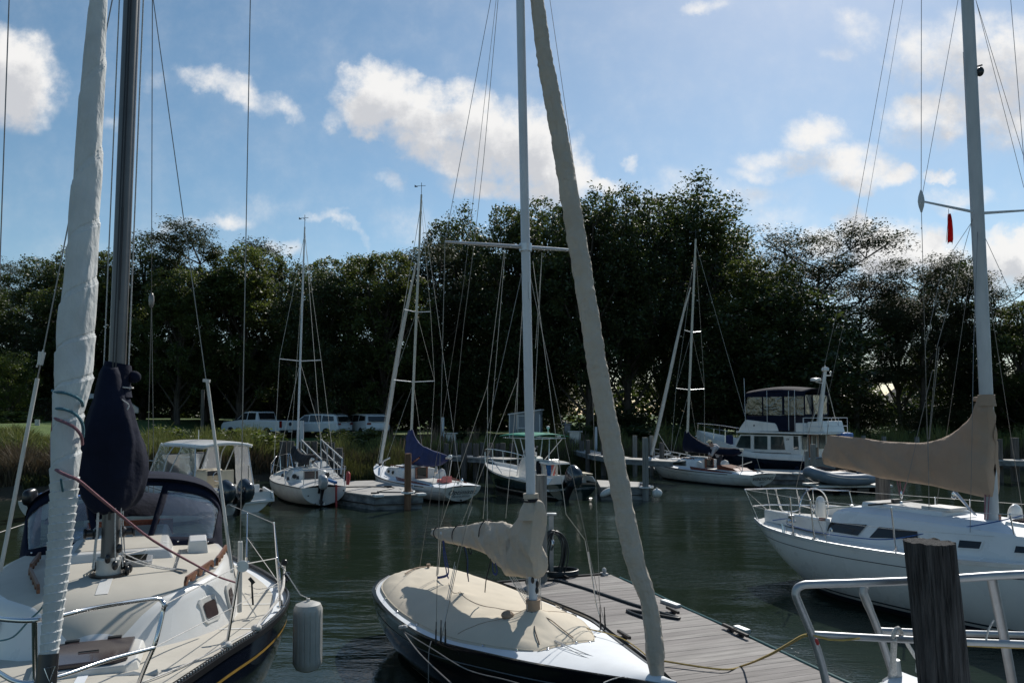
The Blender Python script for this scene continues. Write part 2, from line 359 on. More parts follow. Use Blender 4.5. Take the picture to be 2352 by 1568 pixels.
# ---------------------------------------------------------------- hulls
class Hull:
    def __init__(s, beam, sheer, keel=-.35, bow=(.35, .6), stern=(0., .5), boot=.05, flare=2.2, tum=.0, n=34, vd=None, kbow=0.):
        s.B = beam; s.Z = sheer; s.x0 = beam[0][0]; s.x1 = beam[-1][0]; s.keel = keel
        s.bow = bow; s.stern = stern; s.boot = boot; s.fl = flare; s.n = n; s.kbow = kbow
    def kz(s, x):                        # rocker of the canoe body
        t = (x - s.x0) / (s.x1 - s.x0)
        a = max(0, 1 - t / .28); b = max(0, (t - .72) / .28)
        return s.keel + a ** 2 * s.stern[1] + b ** 2 * s.bow[1]
    def pt(s, x, z, off=0., side=1):     # point of the skin
        zs = stab(s.Z, x); zk = s.kz(x); b = max(.0, stab(s.B, x))
        v = min(1, max(0, (zs - z) / (zs - zk)))
        y = b * max(0, 1 - v ** s.fl) ** .62
        t = (x - s.x0) / (s.x1 - s.x0)
        dx = -s.bow[0] * v * max(0, (t - .55) / .45) ** 1.6 + s.stern[0] * v * max(0, (.45 - t) / .45) ** 1.6
        return Vector((x + dx, side * (y + off), z))
    def build(s, parent, mats, name='hull', zrows=(.12, .06, 0., -.08), nu=7, stripe=True):
        mb = MB(); xs = [s.x0 + (s.x1 - s.x0) * i / s.n for i in range(s.n + 1)]
        rows = []; mi = []
        for x in xs:
            zs = stab(s.Z, x); zk = s.kz(x); zz = [lerp(zs, max(zrows[0], zk), j / nu) for j in range(nu)]
            zz += [max(q, zk) for q in zrows]
            lo = min(zz[-1], zk + 1e-3); zz += [lerp(zz[-1], zk, .4), lerp(zz[-1], zk, .75), zk]
            a = [s.pt(x, z, 0, 1) for z in zz]; b = [s.pt(x, z, 0, -1) for z in zz]
            rows.append(a + b[::-1][1:])
        nv = len(rows[0]); h = nv // 2
        def mif(i, k):
            k = min(k, nv - 2 - k)
            if k < nu: return 0
            if k == nu: return 1
            return 2 if k >= nu + 1 else 0
        mb.grid(rows, mif=mif, cap0=True)
        mb.m[-1] = 3 if len(mats) > 3 else 0
        return mb.build(name, mats, parent, smooth=50)
    def rail(s, z=0., off=.0, side=1, a=None, b=None, n=40):
        a = s.x0 if a is None else a; b = s.x1 if b is None else b
        out = []
        for i in range(n + 1):
            x = lerp(a, b, i / n); out.append(s.pt(x, stab(s.Z, x), off, side) + Vector((0, 0, z)))
        return out
    def stripe(s, parent, m, dz, w, name='cove_stripe', a=None, b=None, off=.004, absz=False):
        a = s.x0 + .1 if a is None else a; b = s.x1 - .1 if b is None else b; mb = MB()
        for sd in (1, -1):
            rows = []
            for i in range(41):
                x = lerp(a, b, i / 40); z = dz if absz else stab(s.Z, x) - dz
                rows.append([s.pt(x, z, off, sd), s.pt(x, z - w, off, sd)])
            mb.grid(rows)
        return mb.build(name, m, parent, smooth=60)
    def deck(s, parent, mats, camber=.06, dz=-.02, name='deck', split=None, n=40, a=None, b=None, ny=8):
        a = s.x0 if a is None else a; b = s.x1 if b is None else b; rows = []
        us = sorted(set([-1 + 2 * j / (2 * ny) for j in range(2 * ny + 1)] + ([split, -split] if split else [])))
        for i in range(n + 1):
            x = lerp(a, b, i / n); h = max(.001, stab(s.B, x)); z = stab(s.Z, x) + dz
            rows.append([(x, u * h, z + camber * (1 - u * u)) for u in us])
        mif = (lambda i, k: 1 if abs((us[k] + us[k + 1]) / 2) < split else 0) if split else None
        return MB().grid(rows, mif=mif).build(name, mats, parent, smooth=60)

def trunk(parent, st, mats, name='cabin_trunk', r=.05, camber=.06, ny=6):
    """st: list of (x, half width at base, half width at top, z base, z top); material 0 sides, 1 roof"""
    rows = []
    for (x, wb, wt, zb, zt) in st:
        ww = max(wt - r, .001)
        half = [(wb, zb), (wt + (wb - wt) * .12, zt - r * 1.2), (wt - r * .25, zt - r * .3), (ww, zt)]
        top = [(ww * (1 - j / ny), zt + camber * (1 - (1 - j / ny) ** 2)) for j in range(1, ny + 1)]
        h = half + top
        rows.append([(x, y, z) for y, z in h] + [(x, -y, z) for y, z in h[::-1][1:]])
    nv = len(rows[0])
    mb = MB(); mb.grid(rows, mif=lambda i, k: 1 if 3 <= k <= nv - 5 and 0 < i < len(rows) - 2 else 0, cap0=True, cap1=True)
    return mb.build(name, mats, parent, smooth=40)
def loft_sections(secs, n=24):
    rows = []
    for s_ in secs: rows.append(s_)
    return rows
def sail_cover(parent, name, m, top, bot, w, T=None, n=30, thick=1., seed=0, wr=.02, taper=None):
    """cover over a furled mainsail on its boom: top / bottom outlines in local (x,z) with local y half width w(t)"""
    ru = random.Random(seed); rows = []; N = 22
    for i in range(n + 1):
        t = i / n
        a = plerp(top, t); b = plerp(bot, t); hw = w(t) if callable(w) else w; row = []
        for k in range(N):
            an = 2 * pi * k / N
            u = .5 + .5 * cos(an)                       # 1 at top
            ww = sin(an) * hw * (1.25 - .75 * u) * (.55 + .45 * sin(pi * min(1, u * 1.1)))
            p = Vector(b).lerp(Vector(a), u)
            q = noise.noise(Vector((p.x * 2.2 + seed, an * 1.3, p.z * 2.5))) * wr * 2 + noise.noise(Vector((p.x * 7 + seed, an * 2, p.z * 5 + p.x * 3))) * wr
            p = p + Vector((0, ww + q * (1 if sin(an) > 0 else -1), q * .7)); row.append(p)
        rows.append(row)
    return MB().grid(rows, cv=True, cap0=True, cap1=True).build(name, m, parent, smooth=80)
def plerp(pts, t):                       # point at fraction t of a polyline by index
    f = t * (len(pts) - 1); i = min(int(f), len(pts) - 2); return Vector(pts[i]).lerp(Vector(pts[i + 1]), f - i)
def rolled_sail(parent, name, m, pts, rad, turns=9, edge=.12, n=26, seed=0, wr=.05):
    pts = curve(pts, 16); k = len(pts); rr = [plerp([(q, 0, 0) for q in rad], i / (k - 1)).x for i in range(k)]
    def sh(i, a):
        q = (a / (2 * pi) + turns * i / k) % 1
        return 1 - edge * q + wr * noise.noise(Vector((cos(a) * 1.5 + seed, sin(a) * 1.5, i * .35 + a)))*2
    return MB().tube(pts, rr, n, shape=sh).build(name, m, parent, smooth=28)
# ================================================================ camera, light, sky
cd = bpy.data.cameras.new('camera'); cam = bpy.data.objects.new('camera', cd); COL.objects.link(cam)
cam.location = CAM; cam.rotation_euler = (R(90) + PITCH, 0, 0)
cd.sensor_width = 36; cd.lens = 36 * F / 2352; cd.shift_y = 92 / 2352; cd.clip_start = .05; cd.clip_end = 3000
SC.camera = cam
SUN_AZ = R(24); SUN_EL = R(41)          # azimuth clockwise from +Y
ld = bpy.data.lights.new('sun', 'SUN'); ld.energy = 4.2; ld.angle = R(.6); ld.color = (1, .955, .88)
sun = bpy.data.objects.new('sun', ld); COL.objects.link(sun)
sd = Vector((sin(SUN_AZ) * cos(SUN_EL), cos(SUN_AZ) * cos(SUN_EL), sin(SUN_EL)))
sun.rotation_euler = sd.to_track_quat('Z', 'Y').to_euler(); sun.location = (0, 0, 40)
SC.view_settings.view_transform = 'Standard'; SC.view_settings.look = 'None'; SC.view_settings.gamma = 1
SC.view_settings.exposure = EXPO = .10
SC.cycles.max_bounces = 6; SC.cycles.transparent_max_bounces = 16; SC.cycles.use_denoising = True
SC.cycles.diffuse_bounces = 3; SC.cycles.glossy_bounces = 3; SC.cycles.caustics_reflective = False; SC.cycles.caustics_refractive = False

W = bpy.data.worlds.new('World'); SC.world = W; W.use_nodes = True
nt = W.node_tree; N = nt.nodes; L = nt.links
bg = N['Background']; wo = N['World Output']
sky = N.new('ShaderNodeTexSky'); sky.sky_type = 'NISHITA'; sky.sun_disc = False; sky.sun_elevation = SUN_EL; sky.sun_rotation = SUN_AZ
sky.altitude = 0; sky.air_density = 1.; sky.dust_density = .35; sky.ozone_density = 2.2
hs = N.new('ShaderNodeHueSaturation'); hs.inputs['Saturation'].default_value = 1.07; hs.inputs['Hue'].default_value = .488
L.new(sky.outputs[0], hs.inputs['Color']); L.new(hs.outputs[0], bg.inputs['Color']); bg.inputs['Strength'].default_value = .092

def math_(nt, op, a, b=None, clamp=False):
    n = nt.nodes.new('ShaderNodeMath'); n.operation = op; n.use_clamp = clamp
    for i, q in enumerate((a, b)):
        if q is None: continue
        if isinstance(q, (int, float)): n.inputs[i].default_value = q
        else: nt.links.new(q, n.inputs[i])
    return n.outputs[0]
# cloud field: soft ellipses (cx, cy, rx, ry, tilt, weight) broken up by fractal noise
CL = [(30,185,118,112,0,1.15),(5,120,60,60,0,.9),
      (470,172,75,32,15,.62),(560,210,90,38,30,.66),(650,245,60,28,45,.6),(350,175,40,30,0,.3),
      (868,195,88,62,0,1.1),(850,250,90,55,20,1.1),(960,240,110,68,10,1.1),(1060,265,95,75,20,1.15),(1010,330,120,60,25,.95),(1130,330,95,85,20,1.1),
      (1210,350,110,100,10,1.1),(1300,400,70,80,10,1.0),(1130,425,120,45,10,.85),(1250,440,70,45,0,.85),(765,275,32,26,0,.5),(905,400,50,26,35,.45),(930,170,30,20,0,.7),
      (1385,412,62,24,0,.75),(1468,365,22,22,0,.6),(1330,380,30,30,0,.55),
      (1860,320,70,35,0,.75),(1830,370,160,30,5,.7),(1970,385,100,55,10,.95),(2060,415,50,30,0,.8),(1900,300,50,30,30,.6),(1740,395,80,28,0,.5),
      (2330,180,190,160,10,.95),(2170,265,170,60,-10,.85),(2120,130,110,75,40,.68),(2230,120,120,90,0,.75),(1960,60,60,40,30,.5),(1920,110,50,30,0,.42),(2240,60,100,60,0,.6),(2100,300,90,60,0,.55),
      (2150,412,30,14,0,.65),(2190,455,55,26,0,.6),(2250,450,45,30,0,.55),
      (1945,505,48,42,0,1.0),(2040,555,120,62,5,1.1),(2150,570,90,62,0,1.05),(1900,560,60,40,0,.9),(2320,585,85,72,0,1.1),(2350,540,40,40,0,.9),(2260,620,100,50,0,.9),(2295,520,30,12,0,.5),
      (1620,8,55,22,0,.6),(780,500,55,14,40,.5),(810,530,50,12,60,.48),(740,480,60,12,-5,.42),(520,500,60,22,0,.55),(655,560,65,28,10,.6),(430,520,90,22,-15,.42),(950,510,110,45,0,.38),
      (1530,440,120,60,0,.42),(1700,460,150,40,0,.4),(600,470,120,30,-10,.3),(200,560,120,30,0,.3),(265,270,40,20,0,.35),(1780,520,90,50,0,.4)]
gr = bpy.data.node_groups.new('cloud_density', 'ShaderNodeTree')
gr.interface.new_socket('P', in_out='INPUT', socket_type='NodeSocketVector'); gr.interface.new_socket('D', in_out='OUTPUT', socket_type='NodeSocketFloat')
gi = gr.nodes.new('NodeGroupInput'); go = gr.nodes.new('NodeGroupOutput')
def vm(nt, op, a, b=None, sc=None):
    n = nt.nodes.new('ShaderNodeVectorMath'); n.operation = op
    for i, q in enumerate((a, b)):
        if q is None: continue
        if isinstance(q, (tuple, list, Vector)): n.inputs[i].default_value = q
        else: nt.links.new(q, n.inputs[i])
    if sc is not None: n.inputs['Scale'].default_value = sc
    return n
def nzn(nt, vec, s, d=6, r=.55, col=False):
    n = nt.nodes.new('ShaderNodeTexNoise'); n.inputs['Scale'].default_value = s; n.inputs['Detail'].default_value = d; n.inputs['Roughness'].default_value = r
    nt.links.new(vec, n.inputs['Vector']); return n.outputs['Color'] if col else n.outputs['Fac']
pin = gi.outputs[0]
w1 = vm(gr, 'SCALE', vm(gr, 'SUBTRACT', nzn(gr, pin, 9, 7, .62, True), (.5, .5, .5)).outputs[0], sc=.095)
pw = vm(gr, 'ADD', pin, w1.outputs[0]).outputs[0]
tot = None
for (x, y, rx, ry, tl, wt) in CL:
    r_ = ray(x, y); c = (r_.x / r_.y, r_.z / r_.y, 0)
    mp = gr.nodes.new('ShaderNodeMapping'); mp.vector_type = 'TEXTURE'
    mp.inputs['Location'].default_value = c; mp.inputs['Rotation'].default_value = (0, 0, -R(tl)); mp.inputs['Scale'].default_value = (rx * 1.25 / F, ry * 1.25 / F, 1)
    gr.links.new(pw, mp.inputs['Vector'])
    ln = vm(gr, 'DOT_PRODUCT', mp.outputs[0], mp.outputs[0])
    v = math_(gr, 'SUBTRACT', 1., ln.outputs['Value'], True); v = math_(gr, 'MULTIPLY', v, wt)
    tot = v if tot is None else math_(gr, 'SMOOTH_MAX', tot, v)
    if tot is not v: tot.node.inputs[2].default_value = .18
fb = nzn(gr, pin, 17, 10, .64)
fb = math_(gr, 'MULTIPLY', math_(gr, 'SUBTRACT', fb, .5), 2.5)
dd = math_(gr, 'ADD', tot, math_(gr, 'MULTIPLY', fb, math_(gr, 'MULTIPLY', math_(gr, 'ADD', tot, .03), 1.2, True)))
gr.links.new(dd, go.inputs[0])
tc = N.new('ShaderNodeTexCoord'); sx = N.new('ShaderNodeSeparateXYZ'); L.new(tc.outputs['Generated'], sx.inputs[0])
yy = math_(nt, 'MAXIMUM', sx.outputs['Y'], .02)
cx = N.new('ShaderNodeCombineXYZ'); L.new(math_(nt, 'DIVIDE', sx.outputs['X'], yy), cx.inputs[0]); L.new(math_(nt, 'DIVIDE', sx.outputs['Z'], yy), cx.inputs[1])
g1 = N.new('ShaderNodeGroup'); g1.node_tree = gr; L.new(cx.outputs[0], g1.inputs[0])
g2 = N.new('ShaderNodeGroup'); g2.node_tree = gr
L.new(vm(nt, 'ADD', cx.outputs[0], (.014, .045, 0)).outputs[0], g2.inputs[0])
def mrange(nt, v, a, b, c=0., d=1., sm=True):
    n = nt.nodes.new('ShaderNodeMapRange'); n.interpolation_type = 'SMOOTHSTEP' if sm else 'LINEAR'
    nt.links.new(v, n.inputs['Value'])
    for k, q in zip(('From Min', 'From Max', 'To Min', 'To Max'), (a, b, c, d)): n.inputs[k].default_value = q
    return n.outputs[0]
alpha = mrange(nt, g1.outputs[0], .03, 1.0, 0, .96)
alpha = math_(nt, 'MULTIPLY', alpha, mrange(nt, sx.outputs['Y'], .05, .2))
shade = mrange(nt, g2.outputs[0], .1, 1.0)
mc = N.new('ShaderNodeMix'); mc.data_type = 'RGBA'; L.new(shade, mc.inputs['Factor'])
mc.inputs[6].default_value = (1.0, .985, .965, 1); mc.inputs[7].default_value = (.66, .67, .70, 1)
bc = N.new('ShaderNodeBackground'); L.new(mc.outputs[2], bc.inputs['Color']); bc.inputs['Strength'].default_value = .88
mx = N.new('ShaderNodeMixShader'); L.new(alpha, mx.inputs[0]); L.new(bg.outputs[0], mx.inputs[1]); L.new(bc.outputs[0], mx.inputs[2])
L.new(mx.outputs[0], wo.inputs['Surface'])
W.cycles.sampling_method = 'MANUAL'; W.cycles.sample_map_resolution = 512

# ================================================================ water
def water_mat():
    m = bpy.data.materials.new('creek_water'); m.use_nodes = True; nt = m.node_tree; N = nt.nodes; L = nt.links
    b = N['Principled BSDF']; b.inputs['Base Color'].default_value = (.02,.03,.02,1); b.inputs['Roughness'].default_value = .045
    b.inputs['IOR'].default_value = 1.33; b.inputs['Specular IOR Level'].default_value = .5
    tc = N.new('ShaderNodeTexCoord')
    nz = nzn(nt, tc.outputs['Object'], .12, 4, .6); c = N.new('ShaderNodeValToRGB'); L.new(nz, c.inputs[0])
    c.color_ramp.elements[0].color = (.010, .019, .012, 1); c.color_ramp.elements[1].color = (.020, .029, .020, 1); L.new(c.outputs[0], b.inputs['Base Color'])
    def wn(s, st, d, rot=0.):
        mp = N.new('ShaderNodeMapping'); mp.inputs['Scale'].default_value = st; mp.inputs['Rotation'].default_value = (0, 0, rot); L.new(tc.outputs['Object'], mp.inputs['Vector'])
        n = N.new('ShaderNodeTexNoise'); n.inputs['Scale'].default_value = s; n.inputs['Detail'].default_value = d; n.inputs['Roughness'].default_value = .55; n.inputs['Distortion'].default_value = .3
        L.new(mp.outputs[0], n.inputs['Vector']); return n.outputs['Fac']
    big = wn(1.1, (.5, 1.3, 1), 3, .3); mid = wn(5.5, (.6, 1.5, 1), 3, .15); sm = wn(19, (.7, 1.5, 1), 2, -.2)
    patch = mrange(nt, wn(.16, (.7, 1.6, 1), 3, .5), .46, .60, .35, 1.25)
    h = math_(nt, 'ADD', math_(nt, 'MULTIPLY', big, .85), math_(nt, 'MULTIPLY', math_(nt, 'ADD', math_(nt, 'MULTIPLY', mid, .34), math_(nt, 'MULTIPLY', sm, .15)), patch))
    bp = N.new('ShaderNodeBump'); bp.inputs['Distance'].default_value = .06; bp.inputs['Strength'].default_value = .5
    L.new(h, bp.inputs['Height']); L.new(bp.outputs[0], b.inputs['Normal'])
    return m
M['water'] = water_mat()
MB().grid([[(-500, -60, 0), (500, -60, 0)], [(-500, 300, 0), (500, 300, 0)]]).build('water', 'water', smooth=0, kind='structure')

# ================================================================ land
SH = [(-80, 16), (-30, 23), (-19.4, 28.5), (-15.6, 32), (-11.8, 37.5), (-5.9, 38), (-1.7, 40.5), (8.5, 45.5), (30, 46), (80, 46), (400, 40)]
def sstep(a, b, x):
    t = min(1, max(0, (x - a) / (b - a))); return t * t * (3 - 2 * t)
def gz(x, y):
    s = y - tab(SH, x) + .5 * noise.noise(Vector((x * .3, 0, 0)))
    if s < 0: return max(-.9, s * .5)
    up = 1.55 + 1.25 * sstep(-20, -27, x) - .35 * sstep(5, 20, x)
    z = .55 * sstep(0, 1.2, s) + (up - .55) * sstep(1.2, 9 - 3 * sstep(-18, -24, x), s)
    z += .12 * noise.noise(Vector((x * .15, y * .15, 0))) * min(1, s / 4) + .03 * noise.noise(Vector((x * .9, y * .9, 3)))
    return z + 1.5 * sstep(40, 200, s)
def land_mat():
    m = bpy.data.materials.new('lawn_and_bank'); m.use_nodes = True; nt = m.node_tree; N = nt.nodes; L = nt.links
    b = N['Principled BSDF']; b.inputs['Roughness'].default_value = .95
    tc = N.new('ShaderNodeTexCoord'); sp = N.new('ShaderNodeSeparateXYZ'); L.new(tc.outputs['Object'], sp.inputs[0])
    n1 = nzn(nt, tc.outputs['Object'], .8, 6, .65); n2 = nzn(nt, tc.outputs['Object'], 9, 4, .7)
    g = N.new('ShaderNodeValToRGB'); L.new(n1, g.inputs[0]); g.color_ramp.elements[0].color = (.045, .085, .018, 1); g.color_ramp.elements[1].color = (.10, .15, .035, 1)
    g.color_ramp.elements[0].position = .35; g.color_ramp.elements[1].position = .65
    md = N.new('ShaderNodeValToRGB'); L.new(n2, md.inputs[0]); md.color_ramp.elements[0].color = (.03, .026, .018, 1); md.color_ramp.elements[1].color = (.075, .06, .04, 1)
    f = mrange(nt, math_(nt, 'ADD', sp.outputs['Z'], math_(nt, 'MULTIPLY', n1, .6)), .75, 1.2)
    mx = N.new('ShaderNodeMix'); mx.data_type = 'RGBA'; L.new(f, mx.inputs['Factor']); L.new(md.outputs[0], mx.inputs[6]); L.new(g.outputs[0], mx.inputs[7])
    L.new(mx.outputs[2], b.inputs['Base Color'])
    bp = N.new('ShaderNodeBump'); bp.inputs['Strength'].default_value = .8; bp.inputs['Distance'].default_value = .06; L.new(n2, bp.inputs['Height']); L.new(bp.outputs[0], b.inputs['Normal'])
    return m
M['land'] = land_mat()
xs = [-400, -250, -150, -100] + [-80 + 1.2 * i for i in range(134)] + [90, 110, 150, 250, 400]
ss = [-3, -1.5, -.6, 0, .4, .8, 1.2, 2, 3, 4, 5, 6, 7.5, 9, 11, 13, 16, 20, 25, 31, 40, 55, 80, 120, 200, 400, 900]
MB().grid([[(x, tab(SH, x) + s, gz(x, tab(SH, x) + s)) for x in xs] for s in ss]).build('ground', 'land', smooth=180, kind='structure')

# ================================================================ foliage
def np_mesh(name, V, Fq, mats, mi=None):
    """V (n,3) float, Fq (m,4) int quads"""
    me = bpy.data.meshes.new(name); n = len(V); m = len(Fq)
    me.vertices.add(n); me.vertices.foreach_set('co', np.asarray(V, np.float32).ravel())
    me.loops.add(m * 4); me.loops.foreach_set('vertex_index', np.asarray(Fq, np.int32).ravel())
    me.polygons.add(m); me.polygons.foreach_set('loop_start', np.arange(0, 4 * m, 4, dtype=np.int32)); me.polygons.foreach_set('loop_total', np.full(m, 4, np.int32))
    for q in mats: me.materials.append(M[q])
    if mi is not None: me.polygons.foreach_set('material_index', mi)
    me.update(calc_edges=True); return me
def leaves(C, rs, size, rng, flat=0., asp=.6):
    n = len(C)
    nrm = rng.normal(size=(n, 3)); nrm[:, 2] = np.abs(nrm[:, 2]) + .4 + flat; nrm /= np.linalg.norm(nrm, axis=1)[:, None]
    t = rng.normal(size=(n, 3)); t -= nrm * (t * nrm).sum(1)[:, None]; t /= np.linalg.norm(t, axis=1)[:, None]
    b = np.cross(nrm, t); s = size * (.6 + .8 * rng.random(n))[:, None]
    V = np.stack([C - t * s * .5, C + b * s * asp * .5 - t * s * .05, C + t * s * .5 - nrm * s * .12, C - b * s * asp * .5 - t * s * .05], 1).reshape(-1, 3)
    Fq = np.arange(4 * n).reshape(n, 4); return V, Fq
M['leafdark'] = mat('leaf_dark', (.022, .036, .014), .55, col2=(.05, .068, .026), vs=.35, island=.4, trans=(.10, .14, .03, .25))
M['leafmid'] = mat('leaf_mid', (.034, .055, .017), .55, col2=(.075, .092, .03), vs=.35, island=.4, trans=(.16, .2, .04, .3))
M['leaflit'] = mat('leaf_light', (.045, .07, .012), .55, col2=(.085, .105, .022), vs=.5, island=.35, trans=(.2, .26, .04, .3))
M['leafgrey'] = mat('leaf_grey_green', (.03, .045, .02), .6, col2=(.055, .066, .032), vs=.5, island=.3, trans=(.09, .11, .05, .2))
def dome_mesh(seed, H=18., Rc=5., low=.15, nl=26000, leaf='leafdark', lsz=.3, K=24, fill=1.):
    rng = np.random.default_rng(seed); r = random.Random(seed); mb = MB(); rt = H * .018; lobes = []
    hh = H * (1 - low) / 2; cz = H * low + hh
    for i in range(K):
        zz = 1 - 1.75 * (i + .5) / K; an = i * 2.39996 + r.uniform(-.4, .4); q = sqrt(max(0, 1 - zz * zz)); rad = r.uniform(.56, .86)
        lr = Rc * r.uniform(.30, .44) * (1 - .18 * max(0, zz)); lobes.append((Vector((cos(an) * q * Rc * rad, sin(an) * q * Rc * rad, cz + zz * hh * r.uniform(.78, .96) - lr * .35 * max(0, zz))), lr))
    for i in range(K // 4): lobes.append((Vector((r.uniform(-.4, .4) * Rc, r.uniform(-.4, .4) * Rc, cz + r.uniform(-.5, .5) * hh)), Rc * .4))
    tp = [Vector((0, 0, -.6))] + [Vector((r.uniform(-.2, .2), r.uniform(-.2, .2), H * t)) for t in (.15, .3, .5, .7, .88)]
    mb.tube(curve(tp, 3), [rt * (1.15 - 1.0 * i / 15) for i in range(16)], 8); Cs = []; tot_ = sum(l[1] ** 2 for l in lobes)
    for c, lr in lobes:
        t = min(.8, max(.12, (c.z - H * .18) / H)); b0 = plerp(tp, t); md = b0.lerp(c, .55) + Vector((r.uniform(-.3, .3), r.uniform(-.3, .3), -.1 * lr)); mb.tube(curve([b0, md, c], 3), [rt * .4 * (1 - .12 * j) for j in range(7)], 5)
        for _ in range(4): mb.tube([md.lerp(c, .5), c + Vector((r.uniform(-1, 1), r.uniform(-1, 1), r.uniform(-.3, 1))) * lr * .8], [rt * .14, rt * .03], 4)
        n = int(nl * lr * lr / tot_); nc = 26; d = rng.normal(size=(nc, 3)); d /= np.linalg.norm(d, axis=1)[:, None]; d[:, 2] = d[:, 2] * .85 + .12
        cc = np.array(c) + d * lr * (.62 + .42 * rng.random((nc, 1))); pick = rng.integers(0, nc, n)
        Cs.append(cc[pick] + rng.normal(size=(n, 3)) * lr * np.array([.16, .16, .12]) / fill)
    Cs = np.concatenate(Cs); V, Fq = leaves(Cs, None, lsz, rng, .3, .62); crown = np_mesh('crown', V, Fq, [leaf]); tr = mb.build('trunk', 'bark', None, smooth=60); tm = tr.data; bpy.data.objects.remove(tr); return tm, crown
def tree_mesh(seed, kind='broad', H=18., Rc=5., low=.18, nl=17000, leaf='leafdark', lsz=.27):
    rng = np.random.default_rng(seed); r = random.Random(seed); mb = MB(); ends = []
    lean = Vector((r.uniform(-.6, .6), r.uniform(-.6, .6), 0))
    tp = [Vector((0, 0, -.6)) + lean * 0] + [Vector((lean.x * t * t * 2, lean.y * t * t * 2, H * t)) + Vector((r.uniform(-.12, .12), r.uniform(-.12, .12), 0)) for t in (.12, .25, .4, .55, .7, .85)]
    rt = H * .018
    mb.tube(curve(tp, 3), [rt * (1.15 - .95 * i / 18) for i in range(19)], 8)
    nl_ = 26 if kind == 'broad' else 20
    for i in range(nl_):
        t = (low + .05) + (.86 - low) * (i + r.random()) / nl_; b0 = plerp(tp, min(.99, t / .85 * .86 + .1))
        an = i * 2.4 + r.uniform(-.5, .5)
        prof = (.82 + .35 * sin(pi * (t - low) / .9)) * (1 - .62 * max(0, (t - .5) / .4) ** 1.6) if kind == 'broad' else .6 + .4 * t
        rr = Rc * prof * r.uniform(.6, 1.05); up = H * (r.uniform(-.05, .05) + .13 * t if kind == 'broad' else r.uniform(.06, .2))
        e = b0 + Vector((cos(an) * rr, sin(an) * rr, up)); e.z = min(e.z, H * .97)
        md = b0.lerp(e, .5) + Vector((0, 0, -.05 * rr)) + Vector((r.uniform(-.3, .3), r.uniform(-.3, .3), r.uniform(-.2, .3)))
        mb.tube(curve([b0, md, e], 3), [rt * .42 * (1 - t * .4) * (1 - .13 * j) for j in range(7)], 5)
        ends.append((e, md)); 
        for q in range(3):
            e2 = md.lerp(e, r.uniform(.1, .8)) + Vector((r.uniform(-1, 1), r.uniform(-1, 1), r.uniform(.2, 1.1))) * (Rc * .24)
            mb.tube([md.lerp(e, .3), e2], [rt * .16, rt * .05], 4); ends.append((e2, md))
    ends.append((Vector((lean.x * 2, lean.y * 2, H * .93)), tp[-1]))
    Cs = []; per = nl // len(ends)
    for (e, md) in ends:
        br = (Rc * .27 if kind == 'broad' else Rc * .25) * r.uniform(.75, 1.2)
        nc = 9 if kind == 'broad' else 7
        cc = rng.normal(size=(nc, 3)); cc /= np.linalg.norm(cc, axis=1)[:, None]
        cc *= br * (.45 + .6 * rng.random((nc, 1)));
        cc[:, 2] *= .7 if kind == 'broad' else .5
        cc += np.array(e)
        k = max(3, int(per * r.uniform(.6, 1.4)) // nc)
        for c in cc:
            sg = np.array([.42, .42, .26]) * (Rc / 5) if kind == 'broad' else np.array([.45, .45, .17]) * (Rc / 5)
            Cs.append(c + rng.normal(size=(k, 3)) * sg)
    Cs = np.concatenate(Cs); V, Fq = leaves(Cs, None, lsz, rng, .3 if kind == 'broad' else 1.2, .6 if kind == 'broad' else .4)
    crown = np_mesh('crown', V, Fq, [leaf])
    tr = mb.build('trunk', 'bark', None, smooth=60); tm = tr.data; bpy.data.objects.remove(tr)
    return tm, crown
TM = {}
def tree_kind(k):
    if k not in TM:
        TM[k] = {'a': lambda: dome_mesh(1, 18, 5.2, .05, 42000, 'leafdark', .24), 'b': lambda: dome_mesh(2, 18, 4.7, .03, 40000, 'leafmid', .235, 20),
                 'c': lambda: dome_mesh(3, 18, 5.6, .12, 44000, 'leafdark', .24, 28), 'd': lambda: tree_mesh(4, 'locust', 18, 6., .35, 30000, 'leafgrey', .25),
                 'e': lambda: dome_mesh(5, 18, 4.4, .2, 28000, 'leafdark', .225, 26, .85), 'f': lambda: tree_mesh(6, 'locust', 18, 5.5, .15, 34000, 'leafgrey', .26),
                 'g': lambda: dome_mesh(7, 12, 4.6, .0, 17000, 'leaflit', .24, 18), 'h': lambda: dome_mesh(8, 14, 6.4, .0, 26000, 'leafdark', .32, 26)}[k]()
    return TM[k], {'g': 12., 'h': 14.}.get(k, 18.)
def put_tree(px, topy, D, k, label, wf=1., rz=None, group='trees along the far bank', name='tree'):
    (tm, cm), H = tree_kind(k); p = P(px, topy + {'d': 30, 'f': 16, 'e': 10, 'b': -8}.get(k, 2) + (34 if px > 1900 else 12 if px > 1700 else 0), D); g = gz(p.x, D); h = p.z - g; s = h / H * {'a': 1, 'b': 1.}.get(k, 1.)
    o = bpy.data.objects.new(name, None); COL.objects.link(o); o.location = (p.x, D, g); o.rotation_euler = (0, 0, rnd.uniform(0, 6.28) if rz is None else rz)
    tag(o, label, 'tree', group); w = s ** .55 * wf * .9; o.scale = (w, w, s)
    for nm, me in (('trunk', tm), ('crown', cm)):
        c = bpy.data.objects.new(nm, me); COL.objects.link(c); c.parent = o
    return o
